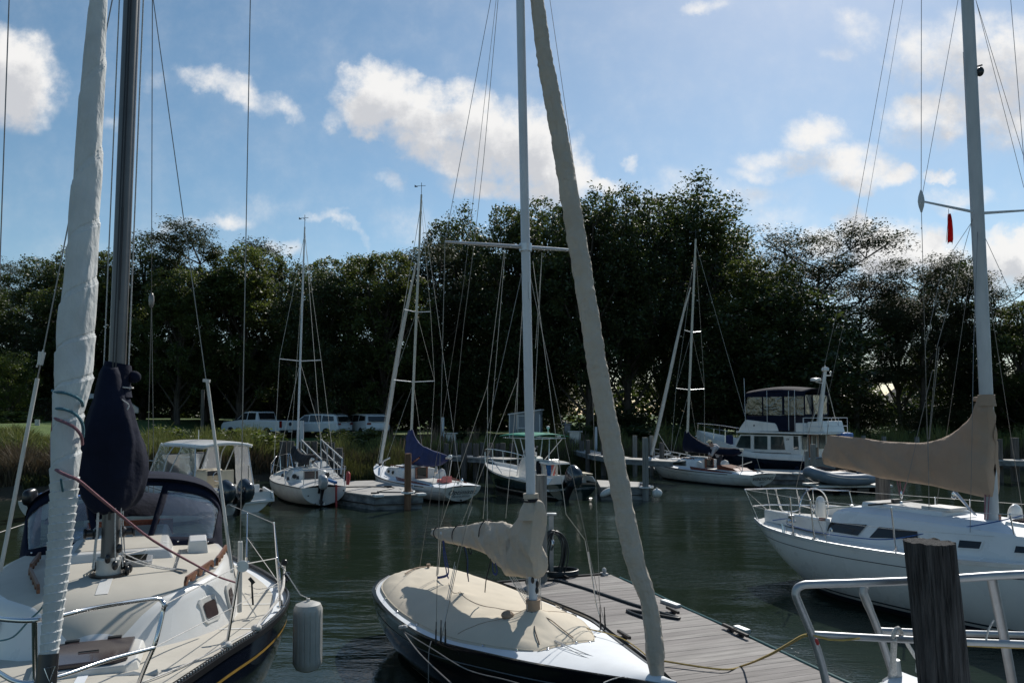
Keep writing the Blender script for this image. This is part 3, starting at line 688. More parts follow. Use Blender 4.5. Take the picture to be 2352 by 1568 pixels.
T_ = [  # px, top y, distance, mesh, label, width factor
 (30, 588, 66, 'd', 'airy layered tree at the left edge of the photo, seen left of the rolled sail', 1.1),
 (-40, 640, 50, 'a', 'dark leafy tree cut by the left edge of the photo above the hedge', 1),
 (20, 790, 46, 'g', 'sunlit yellow-green tree low at the left edge beside the hedge', .75),
 (120, 575, 60, 'a', 'dark round tree directly behind the big rolled sail', 1.1),
 (225, 552, 57, 'b', 'bushy green tree showing between the rolled sail and the grey mast', 1),
 (335, 545, 61, 'c', 'rounded dark tree just right of the grey mast', 1.05),
 (415, 590, 55, 'b', 'lower green tree behind the slanting shroud left of the hardtop boat', .9),
 (480, 522, 62, 'f', 'broad feathery treetop standing tallest above the hardtop boat', 1.15),
 (560, 535, 58, 'b', 'green domed tree above the parked pickup', 1.1),
 (640, 580, 62, 'c', 'dark domed tree just left of the thin white mast', 1),
 (735, 590, 56, 'a', 'dark tree just right of the thin white mast', .9),
 (800, 562, 60, 'b', 'round topped tree behind the parked suv', 1),
 (885, 556, 57, 'b', 'full green tree left of the rust topped mast', 1.05),
 (955, 620, 63, 'a', 'shorter dark tree right behind the rust topped mast', .9),
 (1050, 470, 66, 'e', 'thin airy tree rising above the left arm of the long spreader', 1.0),
 (1010, 560, 60, 'f', 'feathery tree filling the space between two masts left of the spreader', 1.1),
 (1110, 560, 70, 'e', 'slender gappy tree seen past the long spreader', 1),
 (1190, 445, 61, 'a', 'tall dark tree right behind the pale blue mast', 1.0),
 (1270, 450, 66, 'c', 'dark tree between the pale mast and the sleeved jib', 1),
 (1350, 430, 60, 'a', 'tall dark tree just right of the sleeved jib top', 1.05),
 (1440, 425, 63, 'c', 'dark pointed tree left of the tallest treetop', 1.),
 (1580, 402, 66, 'e', 'tallest tree of the wood with sky showing through its limbs', 1.35),
 (1650, 500, 72, 'e', 'gappy tree on the right shoulder of the tallest one', 1.1),
 (1520, 560, 72, 'c', 'dark tree behind the foot of the tallest one', 1),
 (1740, 556, 58, 'b', 'green tree above the navy flybridge canopy', 1.1),
 (1865, 508, 62, 'd', 'flat layered tree standing above the trawler mast', 1.25),
 (1800, 640, 56, 'h', 'low dense tree directly behind the trawler', 1.2),
 (1960, 590, 58, 'f', 'spreading tree right of the flat layered one', 1.05),
 (2060, 610, 63, 'e', 'light gappy tree left of the right hand mast', .9),
 (2110, 555, 60, 'f', 'upright tree crown beneath the small red flag', .95),
 (2190, 545, 63, 'a', 'dark tree just left of the right hand mast', .85),
 (2275, 585, 60, 'f', 'dark tree just right of the right hand mast', .95),
 (2350, 640, 56, 'b', 'green tree cut by the right edge of the photo', 1.0),
 (2440, 620, 60, 'a', 'dark tree standing beyond the right edge of the photo', 1.0)]
for (px, ty, D, k, lb, wf) in T_: put_tree(px, ty, D, k, lb, wf)
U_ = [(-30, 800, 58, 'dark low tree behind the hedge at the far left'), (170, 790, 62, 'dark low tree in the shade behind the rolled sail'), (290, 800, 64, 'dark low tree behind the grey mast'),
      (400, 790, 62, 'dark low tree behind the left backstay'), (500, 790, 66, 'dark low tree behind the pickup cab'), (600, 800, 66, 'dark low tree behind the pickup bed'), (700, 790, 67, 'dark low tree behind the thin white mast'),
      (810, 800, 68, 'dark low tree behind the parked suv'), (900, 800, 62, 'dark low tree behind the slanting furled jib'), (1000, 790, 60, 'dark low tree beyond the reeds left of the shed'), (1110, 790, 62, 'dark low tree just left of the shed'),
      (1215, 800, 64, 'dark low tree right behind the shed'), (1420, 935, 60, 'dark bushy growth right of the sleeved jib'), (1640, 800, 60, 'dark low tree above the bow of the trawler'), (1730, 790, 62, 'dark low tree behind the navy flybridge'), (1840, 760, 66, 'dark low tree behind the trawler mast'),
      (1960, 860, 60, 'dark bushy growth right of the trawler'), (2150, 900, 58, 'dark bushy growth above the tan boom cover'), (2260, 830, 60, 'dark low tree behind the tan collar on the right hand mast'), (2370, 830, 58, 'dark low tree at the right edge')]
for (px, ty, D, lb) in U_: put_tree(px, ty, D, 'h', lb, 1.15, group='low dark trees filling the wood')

def shrub_mesh(seed, leaf, n=2600, lsz=.14, R_=1., Hh=1.3):
    rng = np.random.default_rng(seed); cl = rng.normal(size=(60, 3)); cl /= np.linalg.norm(cl, axis=1)[:, None]; cl *= (.4 + .6 * rng.random((60, 1)))
    cl[:, 2] = np.abs(cl[:, 2]); cl *= np.array([R_, R_, Hh]); C = cl[rng.integers(0, 60, n)] + rng.normal(size=(n, 3)) * .13
    V, Fq = leaves(C, None, lsz, rng, .1, .5); return np_mesh('foliage', V, Fq, [leaf])
SM = {k: shrub_mesh(i, l, n, s) for i, (k, l, n, s) in enumerate([('lit', 'leaflit', 3600, .15), ('mid', 'leafmid', 3600, .15), ('dark', 'leafdark', 3600, .17)])}
def put_shrub(px, topy, D, w, k, label, name='shrub'):
    p = P(px, topy, D); g = gz(p.x, D); h = p.z - g
    mb = MB(); r = random.Random(int(px))
    o = bpy.data.objects.new(name, None); COL.objects.link(o); o.location = (p.x, D, g); o.rotation_euler = (0, 0, r.uniform(0, 6)); o.scale = (w, w, max(.3, h / 1.75)); tag(o, label, 'shrub', 'shrubs along the bank')
    for i in range(7): mb.tube([(0, 0, -.3), (r.uniform(-.25, .25), r.uniform(-.25, .25), .5), (r.uniform(-.6, .6), r.uniform(-.6, .6), 1.)], [.03, .02, .008], 4)
    mb.build('stem', 'bark', o, smooth=60)
    c = bpy.data.objects.new('foliage', SM[k]); COL.objects.link(c); c.parent = o
for a in [(600, 972, 39, 2.0, 'lit', 'bright yellow-green bush below the pickup tailgate'), (545, 968, 40, 1.8, 'lit', 'bright green bush below the pickup hood'), (390, 966, 38, 1.6, 'lit', 'pale green leafy bush left of the hardtop boat'),
          (455, 985, 37, 1.5, 'mid', 'green bush behind the white hardtop'),
          (790, 975, 43, 1.8, 'mid', 'mid green bush below the parked suv'), (850, 972, 44, 1.6, 'mid', 'leafy bush in front of the third parked car'), (900, 990, 44, 1.6, 'dark', 'dark bush behind the slanting furled jib'),
          (1300, 985, 50, 1.6, 'dark', 'dark bush beside the grey utility box'), (1340, 965, 52, 2., 'mid', 'green bush on the land end of the curved pier'), (1400, 970, 52, 1.8, 'dark', 'dark bush just right of the sleeved jib at the pier'), (1090, 985, 50, 1.8, 'dark', 'dark bush left of the grey shed'),
          (1475, 960, 52, 2.4, 'dark', 'dark bush behind the tall mooring post'), (1560, 960, 54, 2.6, 'dark', 'dark bush behind the second boat named sloop bow'), (2020, 985, 54, 2.4, 'dark', 'dark bush above the left end of the tan boom cover'), (2120, 975, 54, 2.6, 'dark', 'dark bush over the middle of the tan boom cover'),
          (2200, 985, 53, 2.2, 'mid', 'green bush just left of the tan mast collar'), (2310, 980, 54, 2.6, 'dark', 'dark bush right of the tan boom cover'), (2390, 960, 54, 2.6, 'mid', 'green bush cut by the right edge'), (30, 935, 44, 1.4, 'lit', 'sunlit bush at the left edge below the hedge')]: put_shrub(*a)
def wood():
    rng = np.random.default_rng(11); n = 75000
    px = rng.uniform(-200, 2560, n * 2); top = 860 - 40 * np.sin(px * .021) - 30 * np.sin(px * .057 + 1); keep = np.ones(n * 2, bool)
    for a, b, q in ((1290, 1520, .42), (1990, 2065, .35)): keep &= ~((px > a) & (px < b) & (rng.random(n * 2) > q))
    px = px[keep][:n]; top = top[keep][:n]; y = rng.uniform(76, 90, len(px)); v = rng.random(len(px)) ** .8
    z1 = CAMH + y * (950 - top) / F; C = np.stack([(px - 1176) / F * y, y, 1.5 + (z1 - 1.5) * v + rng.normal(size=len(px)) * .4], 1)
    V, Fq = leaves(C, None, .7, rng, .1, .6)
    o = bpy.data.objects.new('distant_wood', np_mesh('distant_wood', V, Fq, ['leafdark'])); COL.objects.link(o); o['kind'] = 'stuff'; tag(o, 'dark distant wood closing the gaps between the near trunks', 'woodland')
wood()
# clipped hedge
def hedge():
    a = P(40, 918, 52); b = P(300, 918, 56); rng = np.random.default_rng(5); n = 16000
    t = rng.random(n); u = rng.random(n); s = rng.integers(0, 3, n); g = min(gz(a.x, 52), gz(b.x, 56))
    A = np.array([a.x, 52]); B = np.array([b.x, 56]); xy = A + (B - A) * t[:, None]
    y = np.where(s == 0, -.6, np.where(s == 1, .6, (u - .5) * 1.2)); z = np.where(s == 2, 1., u)
    C = np.stack([xy[:, 0], xy[:, 1] + y, g - .1 + (a.z - g + .1) * z], 1) + rng.normal(size=(n, 3)) * .06
    V, Fq = leaves(C, None, .15, rng, .1, .6)
    o = bpy.data.objects.new('hedge', np_mesh('hedge', V, Fq, ['leafdark'])); COL.objects.link(o); tag(o, 'clipped dark green hedge on the lawn behind the rolled sail', 'hedge')
    core = MB().bar((a.x, 52, (a.z + g) / 2 - .1), (b.x, 56, (a.z + g) / 2 - .1), .9, a.z - g - .1).build('branches', 'bark', o, smooth=0)
hedge()
# reeds and grasses
M['reed'] = mat('reed_green', (.09, .115, .03), .7, col2=(.17, .18, .055), vs=.3, island=.35, trans=(.2, .22, .06, .25))
M['reeddry'] = mat('reed_dry', (.06, .048, .03), .8, col2=(.12, .09, .055), vs=.4, island=.35, trans=(.15, .11, .06, .15))
M['marsh'] = mat('marsh_grass', (.045, .055, .018), .7, col2=(.085, .085, .03), vs=.5, island=.3, trans=(.15, .16, .04, .2))
M['plume'] = mat('reed_plume', (.13, .10, .075), .9, var=.2, trans=(.2, .15, .1, .3))
def blades(name, regs, m, seed, label=None, w=.03):
    rng = np.random.default_rng(seed); Vs = []
    for (pa, pb, da, db, n, h0, h1, ww, bend) in regs:   # px range, distance behind the shore, count, heights
        px = rng.uniform(pa, pb, n); s = rng.uniform(da, db, n); P0 = []
        for a, b in zip(px, s):
            k = (a - 1176) / F; y = 40.
            for _ in range(4): y = tab(SH, k * y) + b
            x = k * y; P0.append((x, y, gz(x, y) - .05))
        P0 = np.array(P0); h = rng.uniform(h0, h1, n) * (.8 + .4 * np.sin(px * .03) ** 2)
        an = rng.uniform(0, 2 * pi, n); ln = rng.normal(size=(n, 2)) * bend * h[:, None]
        wv = np.stack([np.cos(an), np.sin(an), 0 * an], 1) * (ww * .5)
        mid = P0 + np.stack([ln[:, 0] * .35, ln[:, 1] * .35, h * .6], 1); top = P0 + np.stack([ln[:, 0], ln[:, 1], h], 1)
        V = np.stack([P0 - wv, P0 + wv, mid + wv * .9, mid - wv * .9, top + wv * .2, top - wv * .2], 1); Vs.append(V.reshape(-1, 3))
    V = np.concatenate(Vs); n = len(V) // 6; b0 = np.arange(n)[:, None] * 6
    Fq = np.concatenate([b0 + np.array([[0, 1, 2, 3]]), b0 + np.array([[3, 2, 4, 5]])], 0)
    o = bpy.data.objects.new(name, np_mesh(name, V, Fq, [m])); COL.objects.link(o); o['kind'] = 'stuff'; tag(o, label, 'grass'); return o
blades('reeds', [(180, 640, .8, 6.0, 15000, .85, 1.5, .045, .22), (745, 1130, 1.5, 5, 8000, .6, 1.15, .04, .15), (1120, 1510, 1.5, 6, 4500, .6, 1.1, .035, .15), (-60, 190, 3.5, 9, 5000, .35, .75, .04, .35), (1500, 2400, 1.5, 7, 5000, .8, 1.6, .04, .15)], 'reed', 1, 'tall green reeds along the top of the far bank')
blades('dry_reeds', [(-60, 650, .2, 4.0, 17000, .6, 1.2, .035, .3), (740, 1130, .5, 4, 7000, .55, 1.0, .03, .12), (1120, 2400, .2, 4, 9000, .5, 1.1, .03, .2)], 'reeddry', 2, 'brown dry stalks on the lower bank beneath the reeds')
blades('marsh_grass', [(640, 1130, -.6, 1.4, 9000, .6, 1.05, .03, .12), (1130, 1500, -.5, 1.0, 4000, .4, .8, .03, .15), (60, 330, -.3, .8, 2500, .15, .5, .04, .4)], 'marsh', 3, 'olive marsh grass standing at the waterline')
blades('reed_plumes', [(890, 1100, 2, 5, 110, 1.35, 1.6, .08, .1), (1330, 1420, 2, 5, 50, 1.4, 1.7, .08, .1)], 'plume', 4, 'feathery reed plumes above the green reeds')
# fallen rocks / driftwood on the muddy edge
# ================================================================ LEFT: navy sloop seen from ahead
LB = Thing('sailboat', 'large navy sloop with beige decks, navy dodger and rolled white jib at the left', 'sailboat', (-3.83, 7.1, 0), atan2(-.917, .399))
B = LB.o
def nn(x, y, z): return Vector((x, y, z))
def stanchion(b, foot, top, r=.0125, name='stanchion', m='steel'):
    mb = MB(); foot = Vector(foot); top = Vector(top)
    mb.tube([foot, top], r, 8); mb.lathe(foot, [(.045, -.004), (.045, .008), (.02, .012), (.02, .07)], 10); mb.ell(top, (r * 1.3,) * 3, 8, 5)
    return mb.build(name, m, b)
hl = Hull([(-4.6, 1.12), (-3.5, 1.42), (-2.4, 1.68), (-1.3, 1.80), (-.4, 1.66), (.5, 1.36), (1.3, 1.0), (2.3, .60), (3.2, .26), (3.85, .015)],
          [(-4.6, 1.15), (-1.3, 1.17), (0, 1.21), (1.3, 1.3), (2.6, 1.42), (3.85, 1.58)], keel=-.5, bow=(1.0, .9), stern=(.5, .4), flare=2.0)
hl.build(B, ['navyhull', 'white', 'bluepaint']); hl.stripe(B, 'gold', .20, .028)
hl.deck(B, ['deckwhite', 'deckbeige'], camber=.09, dz=-.035, split=.9)
# perforated toe rail
mb = MB()
for sd in (1, -1):
    q = hl.rail(0, -.012, sd, n=90)
    mb.grid([[p + Vector((0, sd * -.018, .004)), p + Vector((0, sd * .02, .004)), p + Vector((0, sd * .02, -.045))] for p in q])
    mb.grid([[p + Vector((0, sd * -.002, 0)), p + Vector((0, sd * -.002, .038)), p + Vector((0, -sd * .004, .038)), p + Vector((0, -sd * .004, 0))] for p in q])
for sd in (1, -1):
    q = hl.rail(0, -.012, sd, n=170)
    for p in q[::1]: mb.box(p + Vector((0, sd * .0005, .018)), (.02, .009, .016), 0, mi=1)
mb.build('toe_rail', ['black', 'alu'], B, smooth=30)
# trunk
TS = [(1.12, .30, .12, 1.26, 1.34), (1.0, .46, .26, 1.26, 1.44), (.86, .60, .40, 1.25, 1.57), (.66, .76, .56, 1.24, 1.67), (.40, .94, .80, 1.20, 1.705), (.0, 1.12, 1.0, 1.16, 1.725), (-.6, 1.25, 1.11, 1.13, 1.73), (-1.4, 1.24, 1.10, 1.11, 1.72), (-2.4, 1.16, 1.0, 1.10, 1.70), (-2.9, 1.10, .94, 1.10, 1.68)]
trunk(B, TS, ['white', 'deckbeige'], r=.07, camber=.05)
def trunk_top(x, y):
    zt = tab([(a[0], a[4]) for a in TS[::-1]], x); wt = tab([(a[0], a[2]) for a in TS[::-1]], x); return zt + .05 * (1 - min(1, abs(y) / wt) ** 2)
mb = MB(); mb.grid([[(x, y, trunk_top(x, y) + .004) for y in (-.05, 0, .05)] for x in (.62, .4, .2, .0)]); mb.build('centre_seam', 'white', B, smooth=180)
mb = MB(); mb.grid([[(x, y, stab(hl.Z, x) - .035 + .09 + .005) for y in (-.035, .035)] for x in (3.5, 2.8, 2.2, 1.75)]); mb.build('deck_seam', 'deckwhite', B, smooth=180)
mb = MB()
for x in (.35, -.75):
    for sd in (1, -1):
        w = tab([(a[0], a[1]) for a in TS[::-1]], x); mb.grid([[(x - .01, sd * (w + .01), stab(hl.Z, x) + .02), (x - .01, sd * (stab(hl.B, x) * .9), stab(hl.Z, x) - .01)], [(x + .012, sd * (w + .01), stab(hl.Z, x) + .02), (x + .012, sd * (stab(hl.B, x) * .9), stab(hl.Z, x) - .01)]])
mb.parts('side_seam', 'deckwhite', B, smooth=0)
# portlights on both sides
def side_pt(TS_, x, f, off, sd):
    wb = tab([(a[0], a[1]) for a in TS_[::-1]], x); wt = tab([(a[0], a[2]) for a in TS_[::-1]], x); zb = tab([(a[0], a[3]) for a in TS_[::-1]], x); zt = tab([(a[0], a[4]) for a in TS_[::-1]], x)
    return Vector((x, sd * (lerp(wb, wt, f) + off), lerp(zb, zt, f)))
def oct_(cx, cf, hx, hf, k=.35):
    return [(cx - hx, cf - hf * (1 - k)), (cx - hx * (1 - k), cf - hf), (cx + hx * (1 - k), cf - hf), (cx + hx, cf - hf * (1 - k)), (cx + hx, cf + hf * (1 - k)), (cx + hx * (1 - k), cf + hf), (cx - hx * (1 - k), cf + hf), (cx - hx, cf + hf * (1 - k))]
def portlight(TS_, b, x, sd, hx=.16, hf=.20, cf=.60, frame='white', glass='darkglass', k=.5):
    f = MB().slab([side_pt(TS_, a, c, .001, sd) for a, c in oct_(x, cf, hx, hf, k)], (0, sd * .02, 0)).build('portlight', frame, b, smooth=0, bevel=.006)
    MB().slab([side_pt(TS_, a, c, .0225, sd) for a, c in oct_(x, cf, hx * .72, hf * .62, k)], (0, sd * .003, 0)).build('pane', glass, f, smooth=0)
for sd in (1, -1):
    for x in (.37, -.10, -1.2): portlight(TS, B, x, sd, .125, .24, .50, frame='white2', glass='brownglass', k=.25)
# fore hatch
fh = Vector((1.42, 0, stab(hl.Z, 1.42) + .055))
mb = MB(); mb.prism([(-.36, -.33), (-.30, -.38), (.27, -.36), (.36, -.28), (.36, .28), (.27, .36), (-.30, .38), (-.36, .33)], 0, .075, fn=lambda a, b_, z: (fh.x + a * (1 - z * .5), fh.y + b_ * (1 - z * .8), fh.z + z)); h_ = mb.build('fore_hatch', 'white2', B, smooth=0, bevel=.012)
MB().prism([(-.27, -.30), (.25, -.28), (.31, -.2), (.31, .2), (.25, .28), (-.27, .30)], .08, .115, fn=lambda a, b_, z: (fh.x + a, fh.y + b_, fh.z + z)).build('lid', 'brownglass', h_, smooth=0, bevel=.008)
mb = MB()
for y in (-.15, .15): mb.box((fh.x - .29, y, fh.z + .12), (.05, .1, .012))
mb.box((fh.x + .05, .0, fh.z + .122), (.01, .14, .008)); mb.parts('hinge', 'black', h_, smooth=0)
mb = MB(); rr = random.Random(3)
mb.tube([Vector((fh.x + .44 + rr.uniform(-.03, .03), y, fh.z - .015 + rr.uniform(0, .03))) for y in np.linspace(-.45, .5, 12)], [.03 + rr.uniform(-.012, .018) for _ in range(12)], 7, flat=.5); mb.build('folded_cover', 'sailwhite2', h_)
# mast
mb = MB(); base = Vector((0, 0, trunk_top(0, 0) - .02)); top = LB.x(303, 0, -.22); top2 = base.lerp(top, 2.0)
dirm = (top2 - base)
mb.tube([base, top2], .098, 20, flat=.78); mb.build('mast', 'greyspar', B, smooth=60)
mb = MB()
for s_ in (-.012, .012): mb.bar(base + Vector((.094, s_, 1.2)), base.lerp(top2, .97) + Vector((.1, s_, 0)), .006, .012)
mb.bar(base + Vector((.099, 0, .55)), base + Vector((.099, 0, .95)), .012, .02)
mb.bar(base + dirm * .23 + Vector((.1, 0, 0)), base + dirm * .31 + Vector((.1, 0, 0)), .025, .02); mb.build('mast_track', 'black', B, smooth=0)
mb = MB(); mb.lathe(base + Vector((0, 0, .02)), [(.112, .012), (.108, .13), (.112, .15), (.10, .17)], 22); mb.build('mast_boot', 'white2', B); MB().lathe(base + Vector((0, 0, .02)), [(.165, 0), (.165, .014), (.11, .016)], 24).build('mast_collar', 'engineblack', B)
mb = MB(); rr = random.Random(8)
for i in range(9):
    a = rr.uniform(0, 6.28); r0 = .13 + rr.uniform(-.01, .05); z0 = base.z + rr.uniform(.04, .28)
    mb.ell((r0 * cos(a), r0 * sin(a), z0), (.035, .028, .045), 8, 6)
for s_ in (1, -1): mb.lathe((0, s_ * .1, base.z + .42), [(.05, 0), (.055, .02), (.035, .04), (.035, .09), (.05, .1), (.05, .115)], 12, axis=(0, s_, 0))
mb.parts('mast_block', 'engineblack', B)
mb = MB()
for i in range(10):
    a = rr.uniform(-1.5, 1.5) + (pi / 2 if i % 2 else -pi / 2); q = Vector((.13 * cos(a), .11 * sin(a), 0))
    mb.tube([base + q * 1.25 + Vector((0, 0, .1)), base + q + Vector((0, 0, .5)), base + q * .9 + Vector((0, 0, 1.)) + dirm * .02], .006, 5)
mb.tube(sag(base + Vector((.05, .13, .17)), LB.g(408, 1309, 1.76), .02), .007, 5); mb.tube(sag(base + Vector((.02, .12, .22)), LB.g(405, 1306, 1.77), .03), .006, 5)
mb.tube(sag(base + Vector((-.02, .12, .2)), LB.g(398, 1238, 1.76) + Vector((0, 0, .02)), .03), .006, 5)
for k in range(4): mb.tube(curve([base + Vector((.05, -.12, .1)), LB.g(215 - 9 * k, 1312 + 3 * k, 1.76), LB.g(190 - 5 * k, 1300 + 4 * k, 1.75), LB.g(205 - 6 * k, 1285, 1.76), LB.g(150, 1290 + 8 * k, 1.74)]), .006, 5)
mb.parts('halyard', 'ropewhite', B)
mb = MB()
a_, b_ = LB.g(398, 1308, 1.76), LB.g(425, 1312, 1.76); mb.bar(a_, b_, .05, .03); mb.tube([a_, LB.g(413, 1262, 1.78)], .006); mb.tube([LB.g(404, 1306, 1.77), LB.g(416, 1262, 1.79)], .006); mb.build('deck_track', 'steel', B)
rope('port_halyard', [base + Vector((0, .105, .6)), base.lerp(top2, .98) + Vector((0, .11, 0))], .0075, 'ropewhite', B)
rope('starboard_halyard', [base + Vector((0, -.105, .6)), base.lerp(top2, .98) + Vector((0, -.11, 0))], .0065, 'ropewhite', B)
# sail cover over the boom, seen end on
rows = []; secs = [(.17, 3.62, 2.52, .07), (.14, 3.70, 2.42, .16), (.08, 3.74, 2.36, .23), (-.05, 3.76, 2.33, .29), (-.25, 3.66, 2.32, .31), (-.55, 3.4, 2.34, .31), (-1.0, 3.15, 2.38, .27), (-1.8, 2.95, 2.42, .21), (-2.6, 2.85, 2.44, .17), (-3.3, 2.75, 2.47, .12)]
pr = [(0, .28), (.05, .40), (.1, .45), (.16, .52), (.22, .60), (.3, .73), (.4, .85), (.5, .94), (.6, .99), (.7, 1.0), (.8, .97), (.88, .9), (.94, .74), (.98, .5), (1, .12)]
LS = [(a[0], *[q for q in a[1:]]) for a in secs]; fine = []
for i in range(61):
    x = lerp(.17, -3.3, (i / 60) ** 1.9); S_ = [(-a[0], a[1], a[2], a[3]) for a in secs]
    fine.append((x, stab([(a[0], a[1]) for a in S_], -x), stab([(a[0], a[2]) for a in S_], -x), stab([(a[0], a[3]) for a in S_], -x)))
for (x, zt, zb, w) in fine:
    row = []
    for sd in (1, -1):
        P_ = pr if sd == 1 else pr[::-1]
        for (u, k) in P_:
            f = noise.noise(Vector((x * 1.2, sd * 3 + u * 1.5, 1))) * .05 + .025 * noise.noise(Vector((x * 4, sd * 5 + u * 6, 2)))
            f += .016 * sin(u * 9 + sd * 3 + x * 3) * (1 - abs(2 * u - 1)) - .06 * abs(noise.noise(Vector((x * 3.5 + sd, u * 1.1 + x * 1.5 + sd * 2, 4)))) + .04 * noise.noise(Vector((x * 9, u * 2.2 - sd, 6)))
            row.append((x + f * .3, sd * (w * k * .93 + f * k) - .02, lerp(zt, zb, u)))
    rows.append(row)
sc_ = MB().grid(rows, cv=True, cap0=True, cap1=True).build('mainsail_cover', 'navycanvas', B, smooth=180)
mb = MB(); c0 = base.lerp(top2, (3.62 - base.z) / (top2.z - base.z)) 
mb.tube([c0 + Vector((0, 0, -.16)), c0 + Vector((0, 0, -.05)), c0 + Vector((0, 0, .06)), c0 + Vector((0, 0, .14)), c0 + Vector((.0, .005, .17))], [.15, .125, .135, .125, .118], 20, flat=.98, caps=True, shape=lambda i, a: 1 + .05 * sin(3 * a + i)); mb.ell(c0 + Vector((.02, .15, .04)), (.05, .065, .06)); mb.build('collar', 'navycanvas', sc_)
mb = MB(); ring = [c0 + Vector((.14 * cos(t), .145 * sin(t), -.04 - .03 * sin(t + .5))) for t in np.linspace(0, 6.28, 26)]; mb.tube(ring, .0065, 6)
k0 = c0 + Vector((.15, .02, -.06)); mb.ell(k0, (.02, .022, .022)); mb.tube(curve([k0, k0 + Vector((.02, -.03, -.2)), k0 + Vector((.035, -.035, -.35)), k0 + Vector((.06, -.06, -.56))]), .0065, 6)
mb.tube(curve([k0, k0 + Vector((.02, .02, -.1)), k0 + Vector((.03, .10, -.17)), k0 + Vector((.04, .09, -.22))]), .0065, 6); mb.tube(curve([k0, k0 + Vector((.02, -.02, -.25)), k0 + Vector((.03, -.03, -.33))]), .0065, 6); mb.build('tie', 'ropewhite', sc_)
mb = MB(); mb.tube([(-.1, 0, 2.36), (-3.5, 0, 2.46)], .06, 12); mb.build('boom', 'greyspar', B)
# furled jib on its foil
JP = [LB.p(x, y, d) for x, y, d in [(112, 1505, 3.86), (125, 1380, 3.92), (136, 1260, 3.97), (146, 1150, 4.02), (151, 1060, 4.05), (156, 960, 4.1), (169, 860, 4.14), (174, 760, 4.18), (184, 640, 4.22), (193, 520, 4.27), (201, 400, 4.32), (211, 250, 4.38), (219, 120, 4.43), (226, 0, 4.48), (232, -160, 4.55), (255, -500, 4.7), (285, -900, 4.9), (315, -1300, 5.1)]]
WP = [19, 22, 25, 28, 30, 33, 42, 38, 35, 32.5, 30, 27, 23.5, 20, 18, 15, 12, 9]
rad = [w / F * p_ * .99 for w, p_ in zip(WP, [3.86, 3.92, 3.97, 4.02, 4.05, 4.1, 4.14, 4.18, 4.22, 4.27, 4.32, 4.38, 4.43, 4.48, 4.55, 4.7, 4.9, 5.1])]
def jib_roll():
    pts = curve(JP, 60); k = len(pts); rr_ = [plerp([(q, 0, 0) for q in rad], i / (k - 1)).x for i in range(k)]; ph = []; a0 = 0
    for i in range(k):
        z = i / k; a0 += .62 if z < .17 else lerp(.62, .13, (z - .17) / .06) if z < .23 else lerp(.13, .06, min(1, (z - .23) * 2)); ph.append(a0)
    def sh(i, a):
        q = ((a - ph[i]) / (2 * pi)) % 1
        z = pts[i].z; w = .11 * noise.noise(Vector((cos(a) * 1.3, sin(a) * 1.3, z * 2.2))) + .05 * noise.noise(Vector((cos(a - z * 1.5) * 4, sin(a - z * 1.5) * 4, z * 3.)))
        return 1.05 - .125 * q ** .8 + w - (.07 if q < .04 else 0) - .05 * (1 if .93 < q < .95 else 0)
    return MB().tube(pts, rr_, 64, shape=sh).build('furled_jib', 'sailwhite', B, smooth=24)
jb = jib_roll()
mb = MB(); f0 = JP[0]; mb.tube([f0 + (JP[0] - JP[1]).normalized() * .22, f0 + Vector((0, 0, .01))], [.05, .047], 18); fd = (JP[0] - JP[1]).normalized()
mb.lathe(f0 + fd * .25, [(.07, -.03), (.075, -.02), (.05, -.01), (.05, .02), (.075, .03), (.07, .04)], 20, axis=-fd); mb.bar(f0 + fd * .25, f0 + fd * .45, .03, .05); mb.build('furler_drum', 'engineblack', B)
mb = MB(); q = f0 + fd * .08 + Vector((.06, .02, 0)); mb.tube([q + Vector((0, -.025, .04)), q + Vector((0, .025, .045)), q + Vector((0, .0, -.03))], .004, 6, closed=True)
for i in range(4): mb.ell(q + Vector((0, .012, -.05 - .028 * i)), (.006, .011 if i % 2 else .005, .017), 8, 5)
mb.build('shackle', 'steel', B)
# lashings round the jib
def lash(name, m, pxs, dep=3.98, r=.0085):
    return rope(name, curve([LB.p(x, y, d) for x, y, d in pxs], 6), r, m, B, n=7)
lash('teal_lashing', 'ropeteal', [(121, 897, 4.12), (128, 900, 4.05), (150, 902, 4.0), (172, 910, 4.0), (186, 920, 4.02), (190, 932, 4.1)])
lash('teal_lashing', 'ropeteal', [(124, 940, 4.12), (130, 938, 4.04), (150, 940, 3.99), (172, 950, 4.0), (186, 966, 4.02), (191, 985, 4.06), (190, 1004, 4.1)])
lash('red_lashing', 'ropered', [(122, 955, 4.12), (130, 962, 4.02), (150, 970, 3.97), (172, 982, 3.97), (186, 1000, 4.0), (189, 1020, 4.08)])
lash('furling_line', 'ropered', [(124, 958, 4.14), (119, 1010, 4.12), (121, 1066, 4.06), (135, 1082, 3.95), (160, 1094, 3.93), (182, 1104, 3.97), (240, 1152, 4.35), (351, 1240, 5.2), (467, 1306, 6.3), (505, 1325, 6.8), (545, 1338, 7.2)], r=.009)
rope('hanging_rope', curve([LB.p(x, y, d) for x, y, d in [(140, 1100, 3.9), (157, 1245, 4.3), (120, 1340, 4.6), (98, 1392, 4.8), (66, 1425, 4.9), (30, 1462, 5), (-10, 1472, 5.1)]], 6), .006, 'ropeteal', B)
